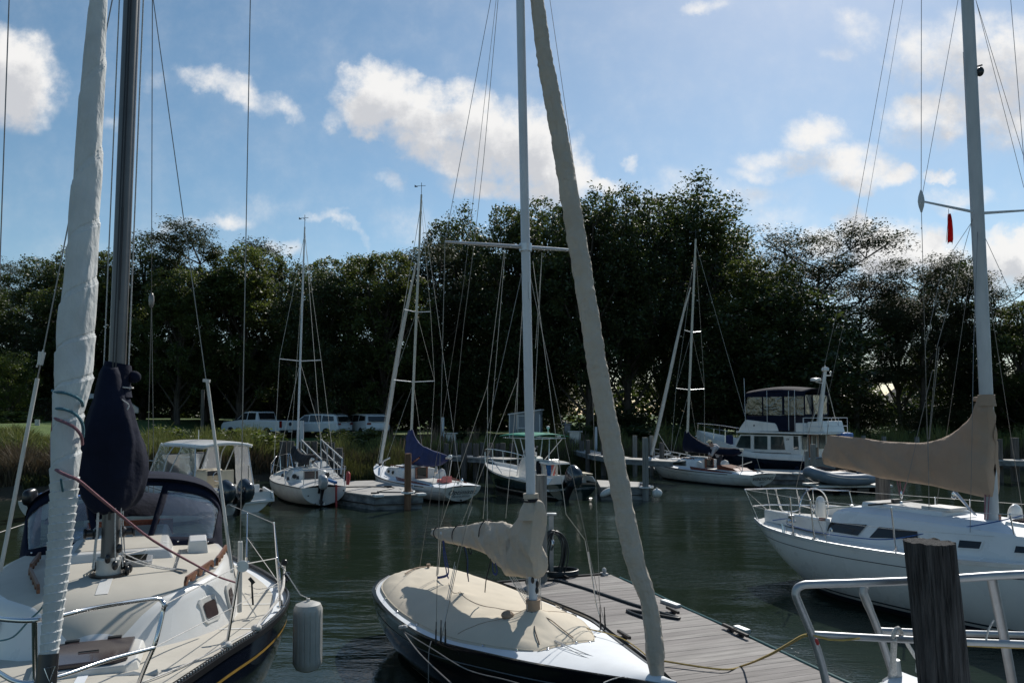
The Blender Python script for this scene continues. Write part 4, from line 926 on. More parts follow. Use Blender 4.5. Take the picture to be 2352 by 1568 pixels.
# pulpit
def R_(pts, zs): return [LB.g(x, y, z) for (x, y), z in zip(pts, zs)]
mb = MB()
top = curve(R_([(-40, 1412), (0, 1420), (55, 1424), (98, 1421), (140, 1413), (195, 1400), (280, 1385), (345, 1375), (368, 1376), (377, 1388), (374, 1405), (357, 1475), (336, 1525), (309, 1592)], [2.17, 2.19, 2.2, 2.2, 2.19, 2.18, 2.12, 2.08, 2.06, 2.03, 1.98, 1.8, 1.65, 1.45]), 5)
mb.tube(top, .0145, 10); mb.tube(curve(R_([(-30, 1525), (0, 1545), (30, 1562), (62, 1568), (97, 1562), (160, 1545), (250, 1514), (352, 1487)], [1.84] * 4 + [1.84, 1.83, 1.82, 1.8]), 5), .0135, 10)
mb.tube(R_([(79, 1424), (81, 1565)], [2.2, 1.84]), .0135, 10); mb.build('pulpit', 'steel', B)
rope('pulpit_lashing', curve([LB.g(377, 1388, 2.03) + Vector((0.01, 0.01, .0)), LB.g(384, 1390, 2.04), LB.g(372, 1396, 2.0)]), .005, 'wire', B)
# stanchions, lifelines
s1f = LB.g(519, 1492, 1.29); s1t = LB.p(551, 1297, 6.42); s2f = LB.g(645, 1393, 1.21); s2t = LB.p(635, 1281, 8.1)
s3f = LB.g(645, 1345, 1.2); s3t = LB.p(629, 1201, 9.4); stanchion(B, s1f, s1t); stanchion(B, s2f, s2t); stanchion(B, s3f, s3t)
s3f = LB.g(566, 1290, 1.2); s4t = LB.p(568, 1180, 11.2); stanchion(B, s3f, s4t)
for s_ in [(1.3, -.97), (-.6, -1.6), (-2.6, -1.6)]: stanchion(B, (s_[0], s_[1], stab(hl.Z, s_[0]) - .02), (s_[0], s_[1] - .03, stab(hl.Z, s_[0]) + .62))
pc = LB.g(377, 1388, 2.03); mb = MB()
mb.tube([pc, s1t, s2t, s3t], .005, 6); mb.tube([s3t, LB.p(560, 1172, 11), LB.p(529, 1160, 13)], .005, 6)
mb.tube([LB.g(352, 1487, 1.8), s1f.lerp(s1t, .5), s2f.lerp(s2t, .5), s3f.lerp(s4t, .5)], .004, 6)
mb.tube([LB.g(0, 1420, 2.19), Vector((1.3, -1.0, 1.92)), Vector((-.6, -1.63, 1.8)), Vector((-2.6, -1.63, 1.8)), Vector((-4.3, -1.3, 1.8))], .005, 6)
mb.tube([Vector((1.3, -.98, 1.6)), Vector((-.6, -1.62, 1.5)), Vector((-2.6, -1.62, 1.5))], .004, 6); mb.parts('lifeline', 'ropewhite', B)
mb = MB(); c = s1t + Vector((.02, .02, -.01)); mb.lathe(c - Vector((.012, 0, 0)), [(.025, 0), (.048, .0), (.05, .008), (.04, .012), (.05, .016), (.048, .024), (.025, .024)], 20, axis=(1, 0, .1)); mb.build('sheave', 'alu', B)
mb = MB(); mb.tube([LB.g(550, 1404, 1.29), LB.p(552, 1243, 7.55)], .023, 12); mb.build('shroud_tube', 'white2', B)
mb = MB(); mb.lathe(s2t + Vector((.0, .08, -.05)), [(.03, 0), (.035, .01), (.02, .02), (.035, .03), (.03, .04)], 12, axis=(1, 0, 0))
h0 = LB.p(578, 1334, 7.0); mb.bar(h0 + Vector((0, -.02, .03)), h0 + Vector((0, .02, -.02)), .03, .03); mb.bar(h0, LB.p(581, 1388, 7.0), .02, .016); mb.parts('winch_handle', 'black', B)
# jib sheets lying along the rail
mb = MB(); rr = random.Random(4)
for k in range(5):
    pts = [LB.g(x + rr.uniform(-3, 3), y + rr.uniform(-2, 2), 1.28 + .012 * k) for x, y in [(649, 1260), (653, 1300), (650, 1345), (640, 1372), (620, 1400), (600, 1425), (588, 1440)]]
    pts[0] = s2t + Vector((0, .05, -.1)); mb.tube(curve(pts, 4), .006, 5)
mb.tube(sag(LB.g(588, 1442, 1.27), LB.g(519, 1478, 1.33), .0), .006, 5); mb.tube(curve([LB.g(519, 1480, 1.36), LB.g(450, 1515, 1.33), LB.g(380, 1545, 1.38), LB.g(310, 1572, 1.42)]), .0065, 5)
mb.tube(curve([LB.g(x, y, 1.24) for x, y in [(572, 1345), (590, 1352), (610, 1350), (640, 1345)]]), .005, 5); mb.ell(LB.g(589, 1441, 1.29), (.05, .05, .035)); mb.ell(LB.g(520, 1480, 1.34), (.045, .045, .03)); mb.parts('jib_sheet', 'ropewhite', B)
mb = MB()
for x, y in ((660, 1332), (655, 1336)): mb.lathe(LB.g(x, y, 1.22), [(.03, 0), (.035, .02), (.02, .04), (.02, .07), (.04, .08), (.03, .1)], 12)
mb.ell(LB.g(2, 1362, 1.6), (.05, .05, .05)); mb.build('deck_block', 'engineblack', B)
# hand rails of teak with scalloped feet
def handrail(b, p, q, n, h=.055, m='teak'):
    p = Vector(p); q = Vector(q); mb = MB(); k = n * 6
    rows = []
    for i in range(k + 1):
        t = i / k; c_ = p.lerp(q, t); ft = (abs((t * n) % 1 - .5) < .3); u = (q - p).cross(Vector((0, 0, 1))).normalized() * .012
        zt = c_.z + h * (.35 if i in (0, k) else 1); zb = c_.z + (h * .45 if ft else -.01)
        rows.append([c_ + u + Vector((0, 0, zb - c_.z)), c_ + u + Vector((0, 0, zt - c_.z)), c_ - u + Vector((0, 0, zt - c_.z)), c_ - u + Vector((0, 0, zb - c_.z))])
    return mb.grid(rows, cv=True, cap0=True, cap1=True).build('handrail', m, b, smooth=30)
for a, b_, n in [((425, 1342), (489, 1298), 4), ((498, 1296), (520, 1262), 4), ((88, 1360), (68, 1316), 4), ((70, 1310), (92, 1280), 4)]: handrail(B, LB.g(*a, 1.765), LB.g(*b_, 1.765), n, .065)
# companion hood, mast hatch, cowl boxes
def frus(x0, x1, w0, w1, z0, z1, mb, c=(0, 0), tap=.05, mi=0):
    vs = [(x0, c[1] - w0, z0), (x0, c[1] + w0, z0), (x1, c[1] + w1, z0), (x1, c[1] - w1, z0), (x0 - (tap if x0 > x1 else -tap), c[1] - w0 + tap, z1), (x0 - (tap if x0 > x1 else -tap), c[1] + w0 - tap, z1), (x1, c[1] + w1 - tap, z1 + .02), (x1, c[1] - w1 + tap, z1 + .02)]
    return mb.add(vs, [(0, 3, 2, 1), (4, 5, 6, 7), (0, 1, 5, 4), (1, 2, 6, 5), (2, 3, 7, 6), (3, 0, 4, 7)], mi)
mb = MB(); frus(-.72, -2.6, .56, .5, 1.74, 1.86, mb, tap=.06); o_ = mb.build('companion_hood', 'white', B, smooth=0, bevel=.02)
MB().grid([[(x, y, lerp(1.865, 1.886, (x + .9) / -1.6)) for y in (-.4, 0, .4)] for x in (-.9, -1.7, -2.5)]).build('hood_tread', 'deckbeige', o_, smooth=0)
mb = MB(); mb.prism([(.0, -.28), (.08, -.34), (.45, -.34), (.5, -.28), (.5, .28), (.45, .34), (.08, .34), (0, .28)], 0, .07, fn=lambda a, c_, z: (-.32 - a * .75, c_ * .62 + .14, 1.755 + z)); o_ = mb.build('deck_hatch', 'enginegrey', B, smooth=0, bevel=.01)
mb = MB(); mb.prism([(.06, -.26), (.44, -.26), (.44, .26), (.06, .26)], .072, .085, fn=lambda a, c_, z: (-.32 - a * .75, c_ * .62 + .14, 1.755 + z)); mb.build('lid', 'darkglass', o_, smooth=0)
for p_ in (LB.g(454, 1262, 1.76), LB.g(243, 1262, 1.75)):
    mb = MB(); frus(p_.x + .12, p_.x - .2, .11, .11, p_.z - .03, p_.z + .12, mb, c=(0, p_.y), tap=.02); mb.build('cowl_box', 'white', B, smooth=0, bevel=.012)
# dodger: front skin with holes, windows, top
def dodger(b):
    NU, NV = 40, 14
    def f(u, v):         # u -1..1 across, v 0..1 up
        e = abs(u); s_ = 1 if u > 0 else -1
        ang = u * pi / 2; w = 1.12
        yb = w * u; xb = -1.72 + .12 * (1 - u * u) - .35 * max(0, e - .8) / .2
        zb = trunk_top(-1.8, yb) if e < .85 else lerp(trunk_top(-1.8, yb), 1.45, (e - .85) / .15)
        yt = 1.08 * s_ * (abs(sin(ang)) ** .85); zt = 1.72 + .76 * max(0, cos(ang)) ** .42; xt = -2.15 - .15 * e
        if e > .999: zt = 1.6
        t = v; bul = .05 * sin(pi * v)
        return Vector((lerp(xb, xt, t) + bul, lerp(yb, yt, t), lerp(zb, zt, t)))
    def hole(u, v):
        return (.27 < u < .84 and .14 < v < .86) or (-.84 < u < -.27 and .14 < v < .86) or (abs(u) < .20 and .0 < v < .93)
    mb = MB(); rows = [[f(-1 + 2 * i / NU, j / NV) for j in range(NV + 1)] for i in range(NU + 1)]
    mb.grid(rows); keep = []
    for fi, q in enumerate(mb.f):
        i = fi // NV; j = fi % NV
        if not hole(-1 + 2 * (i + .5) / NU, (j + .5) / NV): keep.append(q)
    mb.f = keep; mb.m = [0] * len(keep)
    top = [[rows[i][NV], rows[i][NV] + Vector((.03, 0, .035)), rows[i][NV] + Vector((-.3, 0, .045)), rows[i][NV] + Vector((-1.0, 0, .05 - .05 * abs(-1 + 2 * i / NU)))] for i in range(NU + 1)]
    mb.grid(top)
    d = mb.build('dodger', 'navycanvas', b, smooth=50, thick=.012)
    for s_ in (1, -1):
        r_ = [[f(s_ * lerp(.26, .85, i / 12), lerp(.12, .87, j / 8)) + Vector((-.012, 0, 0)) for j in range(9)] for i in range(13)]
        MB().grid(r_).build('dodger_window', 'vinyl', d, smooth=180)
    mb = MB()
    for y in (.35, .5, .64, .8): 
        for s_ in (1, -1): mb.ell(f(s_ * y, .07) + Vector((.012, 0, 0)), (.008, .012, .012), 8, 5)
    mb.parts('snap', 'steel', d)
    mb = MB()
    for s_ in (1, -1): mb.tube([f(s_ * .22, 0) + Vector((.0, 0, 0)), f(s_ * .22, .5), f(s_ * .22, 1)], .012, 6)
    mb.parts('dodger_frame', 'navycanvas', d)
    return d
dodger(B)
mb = MB()                                        # cockpit: coamings, dark locker covers, arch
for s_ in (1, -1): mb.bar((-2.9, s_ * 1.12, 1.3), (-4.4, s_ * .95, 1.28), .1, .3)
mb.parts('coaming', 'white', B, bevel=.02); 
mb = MB(); mb.bar((-4.1, -1.1, 2.12), (-4.1, 1.1, 2.12), .03, .03); mb.tube([(-4.1, -1.1, 1.2), (-4.1, -1.1, 2.12), (-4.1, 1.1, 2.12), (-4.1, 1.1, 1.2)], .014, 8); mb.build('stern_arch', 'steel', B)
mb = MB(); mb.grid([[(-3.0 - .12 * i, y, 1.95 + .26 * sin(pi * (i / 10)) ** .7 * (1 - (y / 1.1) ** 2) - .05 * abs(y) + .02 * noise.noise(Vector((i * .6, y * 4, 0)))) for y in np.linspace(-1, 1, 13)] for i in range(11)]); mb.build('cockpit_cover', 'navycanvas', B, smooth=180)
mb = MB(); mb.bar((-2.88, -.5, 1.66), (-2.88, .5, 1.66), .04, .5); mb.build('companion_bulkhead', 'varnish', B)
mb = MB(); mb.bar((-2.96, -1., 1.25), (-2.96, 1., 1.25), .03, .85); mb.build('cabin_bulkhead', 'white2', B)
# standing rigging
mb = MB()
def sh(b, a, c, r=.0045): mb.tube([a, c], r, 6)
cp = Vector((-.1, 1.06, 1.72)); up = LB.x(470, 850, -.1)
pA = LB.p(540, 1326, 7.45); pB = LB.p(470, 850, 7.3); pC = LB.p(352, 0, 7.1)
mb.tube([pA, pB], .0045, 6); mb.tube([pB, pC, pC + (pC - pB) * .8], .005, 6)
pD = LB.p(552, 1243, 7.55); pE = LB.p(575, 0, 7.5); mb.tube([pD, pE, pE + (pE - pD) * .6], .0055, 6)
b1 = LB.p(348, 690, 11); b2 = LB.p(350, 0, 9); mb.tube([b1, b2, b2 + (b2 - b1) * .5], .006, 6); mb.tube([b1, LB.p(341, 975, 11.6), LB.p(341, 1150, 11.8)], .006, 6); mb.tube([b1, LB.p(352, 975, 11.4), LB.p(353, 1150, 11.5)], .006, 6); mb.ell(b1, (.04, .04, .12), 8, 6)
pF = LB.p(97, 820, 6.6); pG = LB.p(258, 0, 6.8); mb.tube([pF, pG, pG + (pG - pF) * .6], .006, 6); mb.tube([pF, LB.p(86, 869, 6.6)], .006, 6)
pH = LB.p(0, 600, 7.2); pI = LB.p(21, 0, 7.2); mb.tube([LB.p(-20, 1300, 7.1), pH, pI, pI + (pI - pH) * .6], .006, 6); mb.parts('shroud', 'wire', B)
mb = MB(); mb.tube([LB.p(86, 869, 6.6), LB.p(15, 1238, 6.6), LB.p(0, 1312, 6.6)], .017, 8); mb.tube([LB.p(476, 875, 7.3), LB.p(533, 1314, 7.42)], .0155, 8); mb.tube([LB.p(97, 808, 6.6), LB.p(92, 838, 6.6)], [.03, .022], 8); mb.tube([LB.p(100, 803, 6.6), LB.p(84, 843, 6.6)], .008, 6); mb.parts('shroud_cover', 'white2', B)
mb = MB(); mb.bar(LB.p(467, 873, 7.3), LB.p(482, 875, 7.3), .03, .03); mb.build('spreader_clip', 'white2', B)
# fender
FD = Thing('fender', 'big grey ribbed fender hanging from the rail of the navy sloop', 'fender', tuple(P(706, 1540, 8.0)))
fz = (P(706, 1380, 8.0).z - P(706, 1540, 8.0).z); fr = .152
mb = MB(); prof = [(.02, 0), (.07, .005), (.12, .03), (fr, .09), (fr, fz - .08), (.13, fz - .03), (.07, fz - .005), (.03, fz), (.03, fz + .03)]
pf = [(.02, 0), (.07, .005), (.12, .03), (fr, .09)] + [(fr * 1.0, .09 + (fz - .17) * i / 10) for i in range(1, 10)] + [(fr, fz - .08), (.13, fz - .03), (.07, fz - .005), (.03, fz)]
vs = []; n = 96
for (r_, z) in pf:
    rib = (.13 < z < fz - .12)
    for k in range(n): a = 2 * pi * k / n; q = r_ * (1 - (.05 if (rib and (k % 6) == 0) else 0)); vs.append([q * cos(a), q * sin(a), z])
mb.grid([vs[i * n:(i + 1) * n] for i in range(len(pf))], cv=True, cap0=True, cap1=True); mb.build('body', 'fender', FD.o, smooth=30)
mb = MB(); mb.tube([(0, 0, fz - .01), (0, 0, fz + .03)], .02, 8); w0 = FD.L(LB.m @ s2t); mb.tube([(0, 0, fz + .03), FD.L(P(690, 1365, 8.1)), w0], .006, 6); mb.build('lanyard', 'ropewhite', FD.o)
# ================================================================ CENTRE: dark daysailer under a sand coloured cover
CB = Thing('sailboat', 'dark hulled daysailer under a sand cockpit cover with tan boom and jib sleeves', 'sailboat', (.25, 8.64, 0), atan2(-.873, .486))
B = CB.o
hc = Hull([(-3.86, .40), (-3.5, .70), (-3.0, .93), (-2, 1.09), (-1, 1.12), (-.3, 1.05), (.4, .82), (1, .61), (1.5, .42), (1.95, .24), (2.42, .012)],
          [(-3.86, .74), (-2.5, .70), (-1, .70), (0, .74), (1, .80), (2.42, .93)], keel=-.3, bow=(.55, .6), stern=(.75, .45), flare=2.3)
hc.build(B, ['blackhull', 'white', 'antifoul']); hc.stripe(B, 'greyrubber', .13, .012)
hc.deck(B, ['blackhull', 'deckwhite'], camber=.07, dz=-.015, split=.93)
mb = MB()
for sd in (1, -1):
    q = hc.rail(0, -.02, sd, n=70); mb.grid([[p + Vector((0, sd * -.035, .002)), p + Vector((0, sd * -.03, .022)), p + Vector((0, sd * .02, .022)), p + Vector((0, sd * .024, -.01))] for p in q])
mb.parts('gunwale', 'blackhull', B, smooth=30)
# cover
def cov(x, v):
    w = stab([(-3.7, .42), (-3.4, .64), (-3, .80), (-2, .95), (-1, .95), (-.3, .86), (.2, .66), (.5, .5), (.64, .40), (.70, .34)], x)
    z0 = stab(hc.Z, x) - .015 + .07 * (1 - min(1, w * abs(v) / max(.2, stab(hc.B, x))) ** 2)
    h = .155 * min(1, max(0, (x + 3.72) / .35)) ** .6 * min(1, max(0, (.70 - x) / .75)) ** .55
    e = abs(v); p = h * (.62 * (1 - e ** 7) + .38 * (1 - e ** 1.8))
    for (a, b_, hh) in ((-1.9, -.22, .10), (-1.35, -.30, .11), (-.0, 0, .17)):
        d = hypot(x - a, v * w - b_); p += hh * math.exp(-d * 5.2) * (1 - e ** 4)
    p += (.012 * noise.noise(Vector((x * 2.2, v * 1.6, 0))) - .016 * abs(noise.noise(Vector((x * 2.5 + v * 2, v * 5 - x, 4))))) * (1 - e ** 6)
    return Vector((x, v * w, z0 + p))
NV_ = 22; xs_ = [-3.7 + 4.4 * i / 80 for i in range(81)]
vv = [-1.0, -.997, -.985, -.96, -.92, -.86] + [-.8 + 1.6 * i / 26 for i in range(27)] + [.86, .92, .96, .985, .997, 1.0]
rows = [[cov(x, v) for v in vv] for x in xs_]
mb = MB(); mb.grid(rows); cvr = mb.build('cockpit_cover', 'tanflat', B, smooth=180)
mb = MB()
for sd in (1, -1): mb.tube([cov(x, sd * .97) + Vector((0, 0, .003)) for x in xs_[1:-1]], .007, 6)
mb.tube([cov(.66, v) + Vector((.03, 0, -.0)) for v in np.linspace(-.95, .95, 14)], .007, 6); mb.parts('hem', 'tanflat', cvr)
mb = MB()
for pts in ([(-1.9, -.22), (-1.35, -.30), (-.6, -.1), (-.1, 0)], [(-.35, -.8), (-.2, -.3), (-.1, 0), (-.2, .4), (-.35, .8)]):
    w_ = lambda x, y: cov(x, y / stab([(-3.7, .42), (-3.4, .64), (-3, .80), (-2, .95), (-1, .95), (-.3, .86), (.2, .66), (.5, .5), (.64, .40), (.70, .34)], x)) + Vector((0, 0, .003))
    mb.tube([w_(q.x, q.y) for q in curve([(a, b_, 0) for a, b_ in pts], 10)], .0028, 5)
mb.parts('seam', 'tandark', cvr)
mb = MB()
for x in (-2.6, -1.9, -1.2, -.5, .1, .5):
    for sd in (1, -1): p = cov(x, sd * .985); mb.ell(p + Vector((0, sd * .012, .0)), (.02, .014, .012), 8, 5)
for v in (-.7, -.2, .3, .8): mb.ell(cov(.68, v) + Vector((.035, 0, 0)), (.012, .02, .01), 8, 5)
mb.parts('snap', 'steel', cvr)
mb = MB(); q = w_(-.28, .0) + Vector((0, -.28, .0)); mb.ell(w_(-.15, -.26) + Vector((0, 0, .02)), (.085, .075, .05), 12, 8); mb.build('vent_hood', 'tandark', cvr)
# mast with wrap, boom and sleeve
mtop = CB.x(1194, -60, .02); mb = MB(); mbase = Vector((0, 0, .78)); mb.tube([mbase, mbase.lerp(mtop, .5), mtop, mtop + (mtop - mbase) * .35], [.062, .062, .06, .05], 18, flat=.8); mast = mb.build('mast', 'whitespar', B, smooth=60)
def mz(z): return mbase.lerp(mtop, (z - mbase.z) / (mtop.z - mbase.z))
mb = MB(); mb.tube([mz(.93), mz(1.0), mz(1.1), mz(1.17)], [.105, .085, .078, .088], 18, shape=lambda i, a: 1 + .04 * sin(4 * a + i * 2)); mb.build('mast_wrap', 'tandark', cvr)
mb = MB(); mb.tube([mz(1.01) , mz(1.045)], .09, 18); mb.tube(curve([mz(1.03) + Vector((.09, -.02, 0)), mz(.98) + Vector((.15, -.07, -.03)), w_(.36, -.2) + Vector((0, 0, .012)), w_(.62, -.30) + Vector((0, 0, .012))]), .007, 6); mb.build('wrap_strap', 'blackcanvas', cvr)
mb = MB(); mb.tube(curve([mz(1.0) + Vector((.08, .04, 0)), w_(.25, .07) + Vector((0, 0, .01)), w_(.45, .10) + Vector((0, 0, .01)), w_(.64, .12) + Vector((0, 0, .01))]), .006, 6); mb.build('cover_flap', 'tandark', cvr)
mb = MB()
for a, z in ((.3, 1.35), (-.5, 1.4), (.2, 1.28), (2.6, 1.32), (-2.5, 1.36)): mb.ell(mz(z) + Vector((.07 * cos(a), .075 * sin(a), 0)), (.022, .02, .04), 8, 6)
mb.parts('mast_block', 'engineblack', B)
mb = MB()
for i, (x, y) in enumerate([(1150, 1290), (1156, 1300), (1165, 1306), (1172, 1312), (1180, 1318)]): mb.tube([CB.v(x, y, -.05), mz(1.05 + .03 * i) + Vector((-.07, -.02, 0))], .004, 5)
for a in (.08, -.08, .11): mb.tube([mz(.98) + Vector((0, a, 0)), mz(1.55) + Vector((0, a * .9, 0))], .005, 5)
mb.parts('vang_line', 'ropewhite', B)
def V3(pts, f=c3, t=0.): return [CB.v(*f(a, b), t) for a, b in pts]
# boom sleeve silhouettes: columns from the mast aft
colm = [((1372, 130), (1372, 612)), ((1366, 75), (1366, 614)), ((1345, 60), (1340, 614)), ((1300, 62), (1290, 612)), ((1278, 95), (1230, 605)), ((1255, 130), (1190, 600)), ((1228, 175), (1150, 592)), ((1205, 235), (1128, 545)), ((1175, 250), (1080, 512)), ((1145, 232), (1055, 480)), ((1118, 212), (1030, 448)), ((1040, 212), (970, 424)), ((965, 212), (900, 402)), ((860, 236), (820, 384)), ((760, 252), (740, 368)), ((690, 255), (680, 345)), ((630, 262), (630, 318)), ((600, 268), (602, 300))]
rows = []; N_ = 48; nc_ = 110
for i in range(nc_):
    t = i / (nc_ - 1) * (len(colm) - 1); j = min(int(t), len(colm) - 2); fr_ = t - j
    a = CB.v(*c3(lerp(colm[j][0][0], colm[j + 1][0][0], fr_), lerp(colm[j][0][1], colm[j + 1][0][1], fr_)), 0.); b_ = CB.v(*c3(lerp(colm[j][1][0], colm[j + 1][1][0], fr_), lerp(colm[j][1][1], colm[j + 1][1][1], fr_)), 0.)
    hw = stab([(0, .055), (1, .11), (2, .13), (3, .145), (6, .165), (9, .17), (11, .16), (14, .12), (17, .05)], t); row = []
    for k in range(N_):
        an = 2 * pi * k / N_; u = .5 + .5 * cos(an); sn = sin(an); sg = 1 if sn >= 0 else -1
        prf = abs(sn) ** .8 * (.62 + .5 * (1 - u)) if t > 5 else abs(sn) ** .7 * (.82 + .3 * (1 - u))
        p = b_.lerp(a, u); f_ = noise.noise(Vector((p.x * 2.5 + 3, p.z * 3, sg))) * .05 + noise.noise(Vector((p.x * 6 + p.z * 5, p.z * 3, sg * 2))) * .035 - (.075 if t > 5 else .03) * abs(noise.noise(Vector((p.x * 5 + p.z * 5, p.z * 1.5 - p.x * 2, sg * 3)))) + .03 * noise.noise(Vector((p.x * 14 + p.z * 10, p.z * 4 - p.x * 4, sg * 5)))
        row.append(p + Vector((f_ * .15, sg * (hw * prf + f_ * abs(sn)), f_ * .25)))
    rows.append(row)
slv = MB().grid(rows, cv=True, cap0=True, cap1=True).build('boom_cover', 'tan', B, smooth=75)
mb = MB(); zt = CB.v(*c3(1315, 12)).z; zb_ = CB.v(*c3(1315, 130)).z
mb.tube([mz(zb_ - .1), mz(zb_), mz(lerp(zb_, zt, .4)), mz(lerp(zb_, zt, .5)), mz(lerp(zb_, zt, .62)), mz(zt)], [.15, .125, .088, .08, .092, .087], 18, shape=lambda i, a: 1 + .05 * sin(3 * a + i * 1.3)); mb.build('collar', 'tan', slv)
mb = MB(); zc = CB.v(*c3(1315, 58)).z; mb.tube([mz(zc - .02), mz(zc + .02)], .094, 18); mb.build('collar_strap', 'blackcanvas', slv)
mb = MB()
for (x, y0, y1) in ((645, 258, 330), (803, 240, 385), (996, 205, 415)):
    a = CB.v(*c3(x, y0)); b_ = CB.v(*c3(x + 2, y1)); c_ = a.lerp(b_, .5); hh = (a - b_).length / 2 + .006
    mb.tube([c_ + Vector((.0, -.155 * (sin(t)) * (.8 if x > 700 else .45), hh * cos(t))) for t in np.linspace(0, 2 * pi, 26)], .008, 6, closed=True)
mb.parts('sleeve_strap', 'blackcanvas', slv)
mb = MB(); mb.tube([CB.v(*c3(1340, 470)), CB.v(*c3(650, 290))], .03, 10); mb.build('boom', 'whitespar', B)
mb = MB()
for pts in ([(655, 345), (650, 450), (636, 600)], [(668, 350), (660, 470), (648, 590)]): mb.tube([CB.v(*c3(*q), -.06) for q in pts[:2]] + [CB.v(*c3(*pts[2]), -.1)], .006, 5)
mb.parts('mainsheet', 'wirelight', B)
def strap(pts, m='strapblue', w=.018, t=-.1): 
    MB().tube(curve([CB.v(*c3(*q), t) for q in pts], 5), w, 6, flat=.3).build('strap', m, B)
strap([(682, 350), (700, 440), (715, 520), (722, 575), (700, 600), (645, 612)]); strap([(690, 350), (688, 440), (700, 520), (712, 590), (722, 615)])
strap([(830, 390), (845, 470), (852, 560), (865, 640)], 'blackcanvas', .013, -.15); strap([(838, 392), (858, 480), (858, 560), (866, 640)], 'strapblue', .010, -.15); strap([(880, 400), (885, 435), (870, 440), (862, 405)], 'blackcanvas', .012, -.12)
strap([(1025, 450), (1015, 520), (990, 620), (980, 715)], 'blackcanvas', .013, -.12); strap([(1030, 450), (1050, 500), (1066, 560), (1058, 588), (1038, 570), (1035, 490)], 'strapblue', .014, -.1)
mb = MB(); mb.tube(curve([cov(-3.4, .3), cov(-3.3, -.2) + Vector((0, 0, .02)), cov(-3.1, -.5) + Vector((0, 0, .03))]), .012, 6); mb.lathe(cov(-3.3, .1), [(.02, 0), (.02, .03), (.035, .035), (.03, .06)], 10); mb.build('traveller', 'tandark', B)
# spreader, rigging
sl, sr = CB.x(1022, 555, 0.0), CB.x(1350, 577, 0.0); sm = mz((sl.z + sr.z) / 2)
mb = MB(); mb.tube([sl, sl.lerp(sm, .5), sm + Vector((0, 0, .0))], [.012, .019, .023], 8); mb.tube([sm, sr.lerp(sm, .5), sr], [.023, .019, .012], 8); mb.parts('spreader', 'alu', B)
mb = MB(); mb.tube([sm + Vector((0, 0, -.05)), sm + Vector((0, 0, .04))], .075, 14); mb.bar(mz(sm.z - .42) + Vector((.06, .0, 0)), mz(sm.z - .62) + Vector((.06, .0, 0)), .03, .02); mb.parts('spreader_root', 'alu', mast)
hd = mz(9.35)
def wire(a, b_, r=.0034): return MB().tube([a, b_], r, 5)
chl = CB.g(*c3(632, 1075), .76); chr_ = CB.g(*c3(1800, 965), .77); mb = MB()
chl2 = CB.g(*c3(668, 1060), .76); chr2 = CB.g(*c3(1832, 965), .77)
mb.tube([chl, sl], .0035, 5); mb.tube([sl, CB.x(1127, 0, 0), CB.x(1165, -200, 0)], .0035, 5); mb.tube([chr_, sr], .0035, 5); mb.tube([sr, CB.x(1318, 380, 0), CB.x(1240, -160, 0)], .0035, 5)
mb.tube([chl2, mz(sm.z - .1)], .0035, 5); mb.tube([chr2, mz(sm.z - .1)], .0035, 5); 
tl = [CB.v(x, y, 0) for x, y in [(1012, 1205), (1041, 995), (1065, 747), (1089, 562), (1111, 365), (1144, 0)]]; mb.tube(tl + [tl[-1] + (tl[-1] - tl[-2]) * .7], .004, 5)
mb.tube([CB.g(*c3(512, 580), .80), CB.v(1065, 650, 0), CB.v(1143, -30, 0)], .0032, 5); mb.parts('shroud', 'wire', B)
mb = MB()   # lazy jacks and falls
def lz(p, q, r=.0035, ta=0., tb=0.): mb.tube([CB.v(*p, ta), CB.v(*q, tb)], r, 5)
lz(c3(665, 248), (1120, 885), ta=-.08, tb=-.05); lz((1120, 885), (1160, 560)); lz((1120, 885), (1119, 1240), .0035, -.05, -.06); lz(c3(823, 215), (1190, 865), ta=-.08); lz((1190, 865), (1208, 580)); lz((1190, 865), c3(1128, 190)); lz((1190, 865), (1186, 985))
lz(c3(967, 195), (1160, 580), ta=.05); lz((1245, 580), (1225, 990), .003); lz((1245, 580), (1230, 800), .003); lz(c3(780, 430), c3(890, 110), ta=-.15); lz(c3(680, 990), c3(772, 530), .006, -.98, -.3); lz(c3(660, 1010), c3(768, 500), .0045, -.98, -.3)
lz((1224, 600), (1300, 1180), .0035, 0, .2); lz((1300, 1180), c3(1690, 345), .0035, .2, .6); lz((1212, 600), (1240, 1390), .003, .1, .1)
mb.parts('lazy_jack', 'wirelight', B)
mb = MB()
for c_, d_ in ((chl, sl), (chl2, sl), (chr_, sr), (chr2, sr), (chl2 + Vector((.08, .02, 0)), sl)):
    q = (d_ - c_).normalized(); mb.tube([c_ - q * .02, c_ + q * .04, c_ + q * .05, c_ + q * .15, c_ + q * .16, c_ + q * .24], [.012, .012, .009, .009, .006, .006], 8)
mb.parts('turnbuckle', 'engineblack', B)
mb = MB(); mb.tube(sag(chr_ + Vector((.0, 0, .05)), CB.v(*c3(1690, 350), .75), .03), .0035, 5); mb.tube([CB.v(*c3(1712, 430), .7), CB.v(*c3(1768, 800), .85), chr_ + Vector((0, 0, .1))], .008, 6); mb.parts('spare_halyard', 'ropewhite', B)
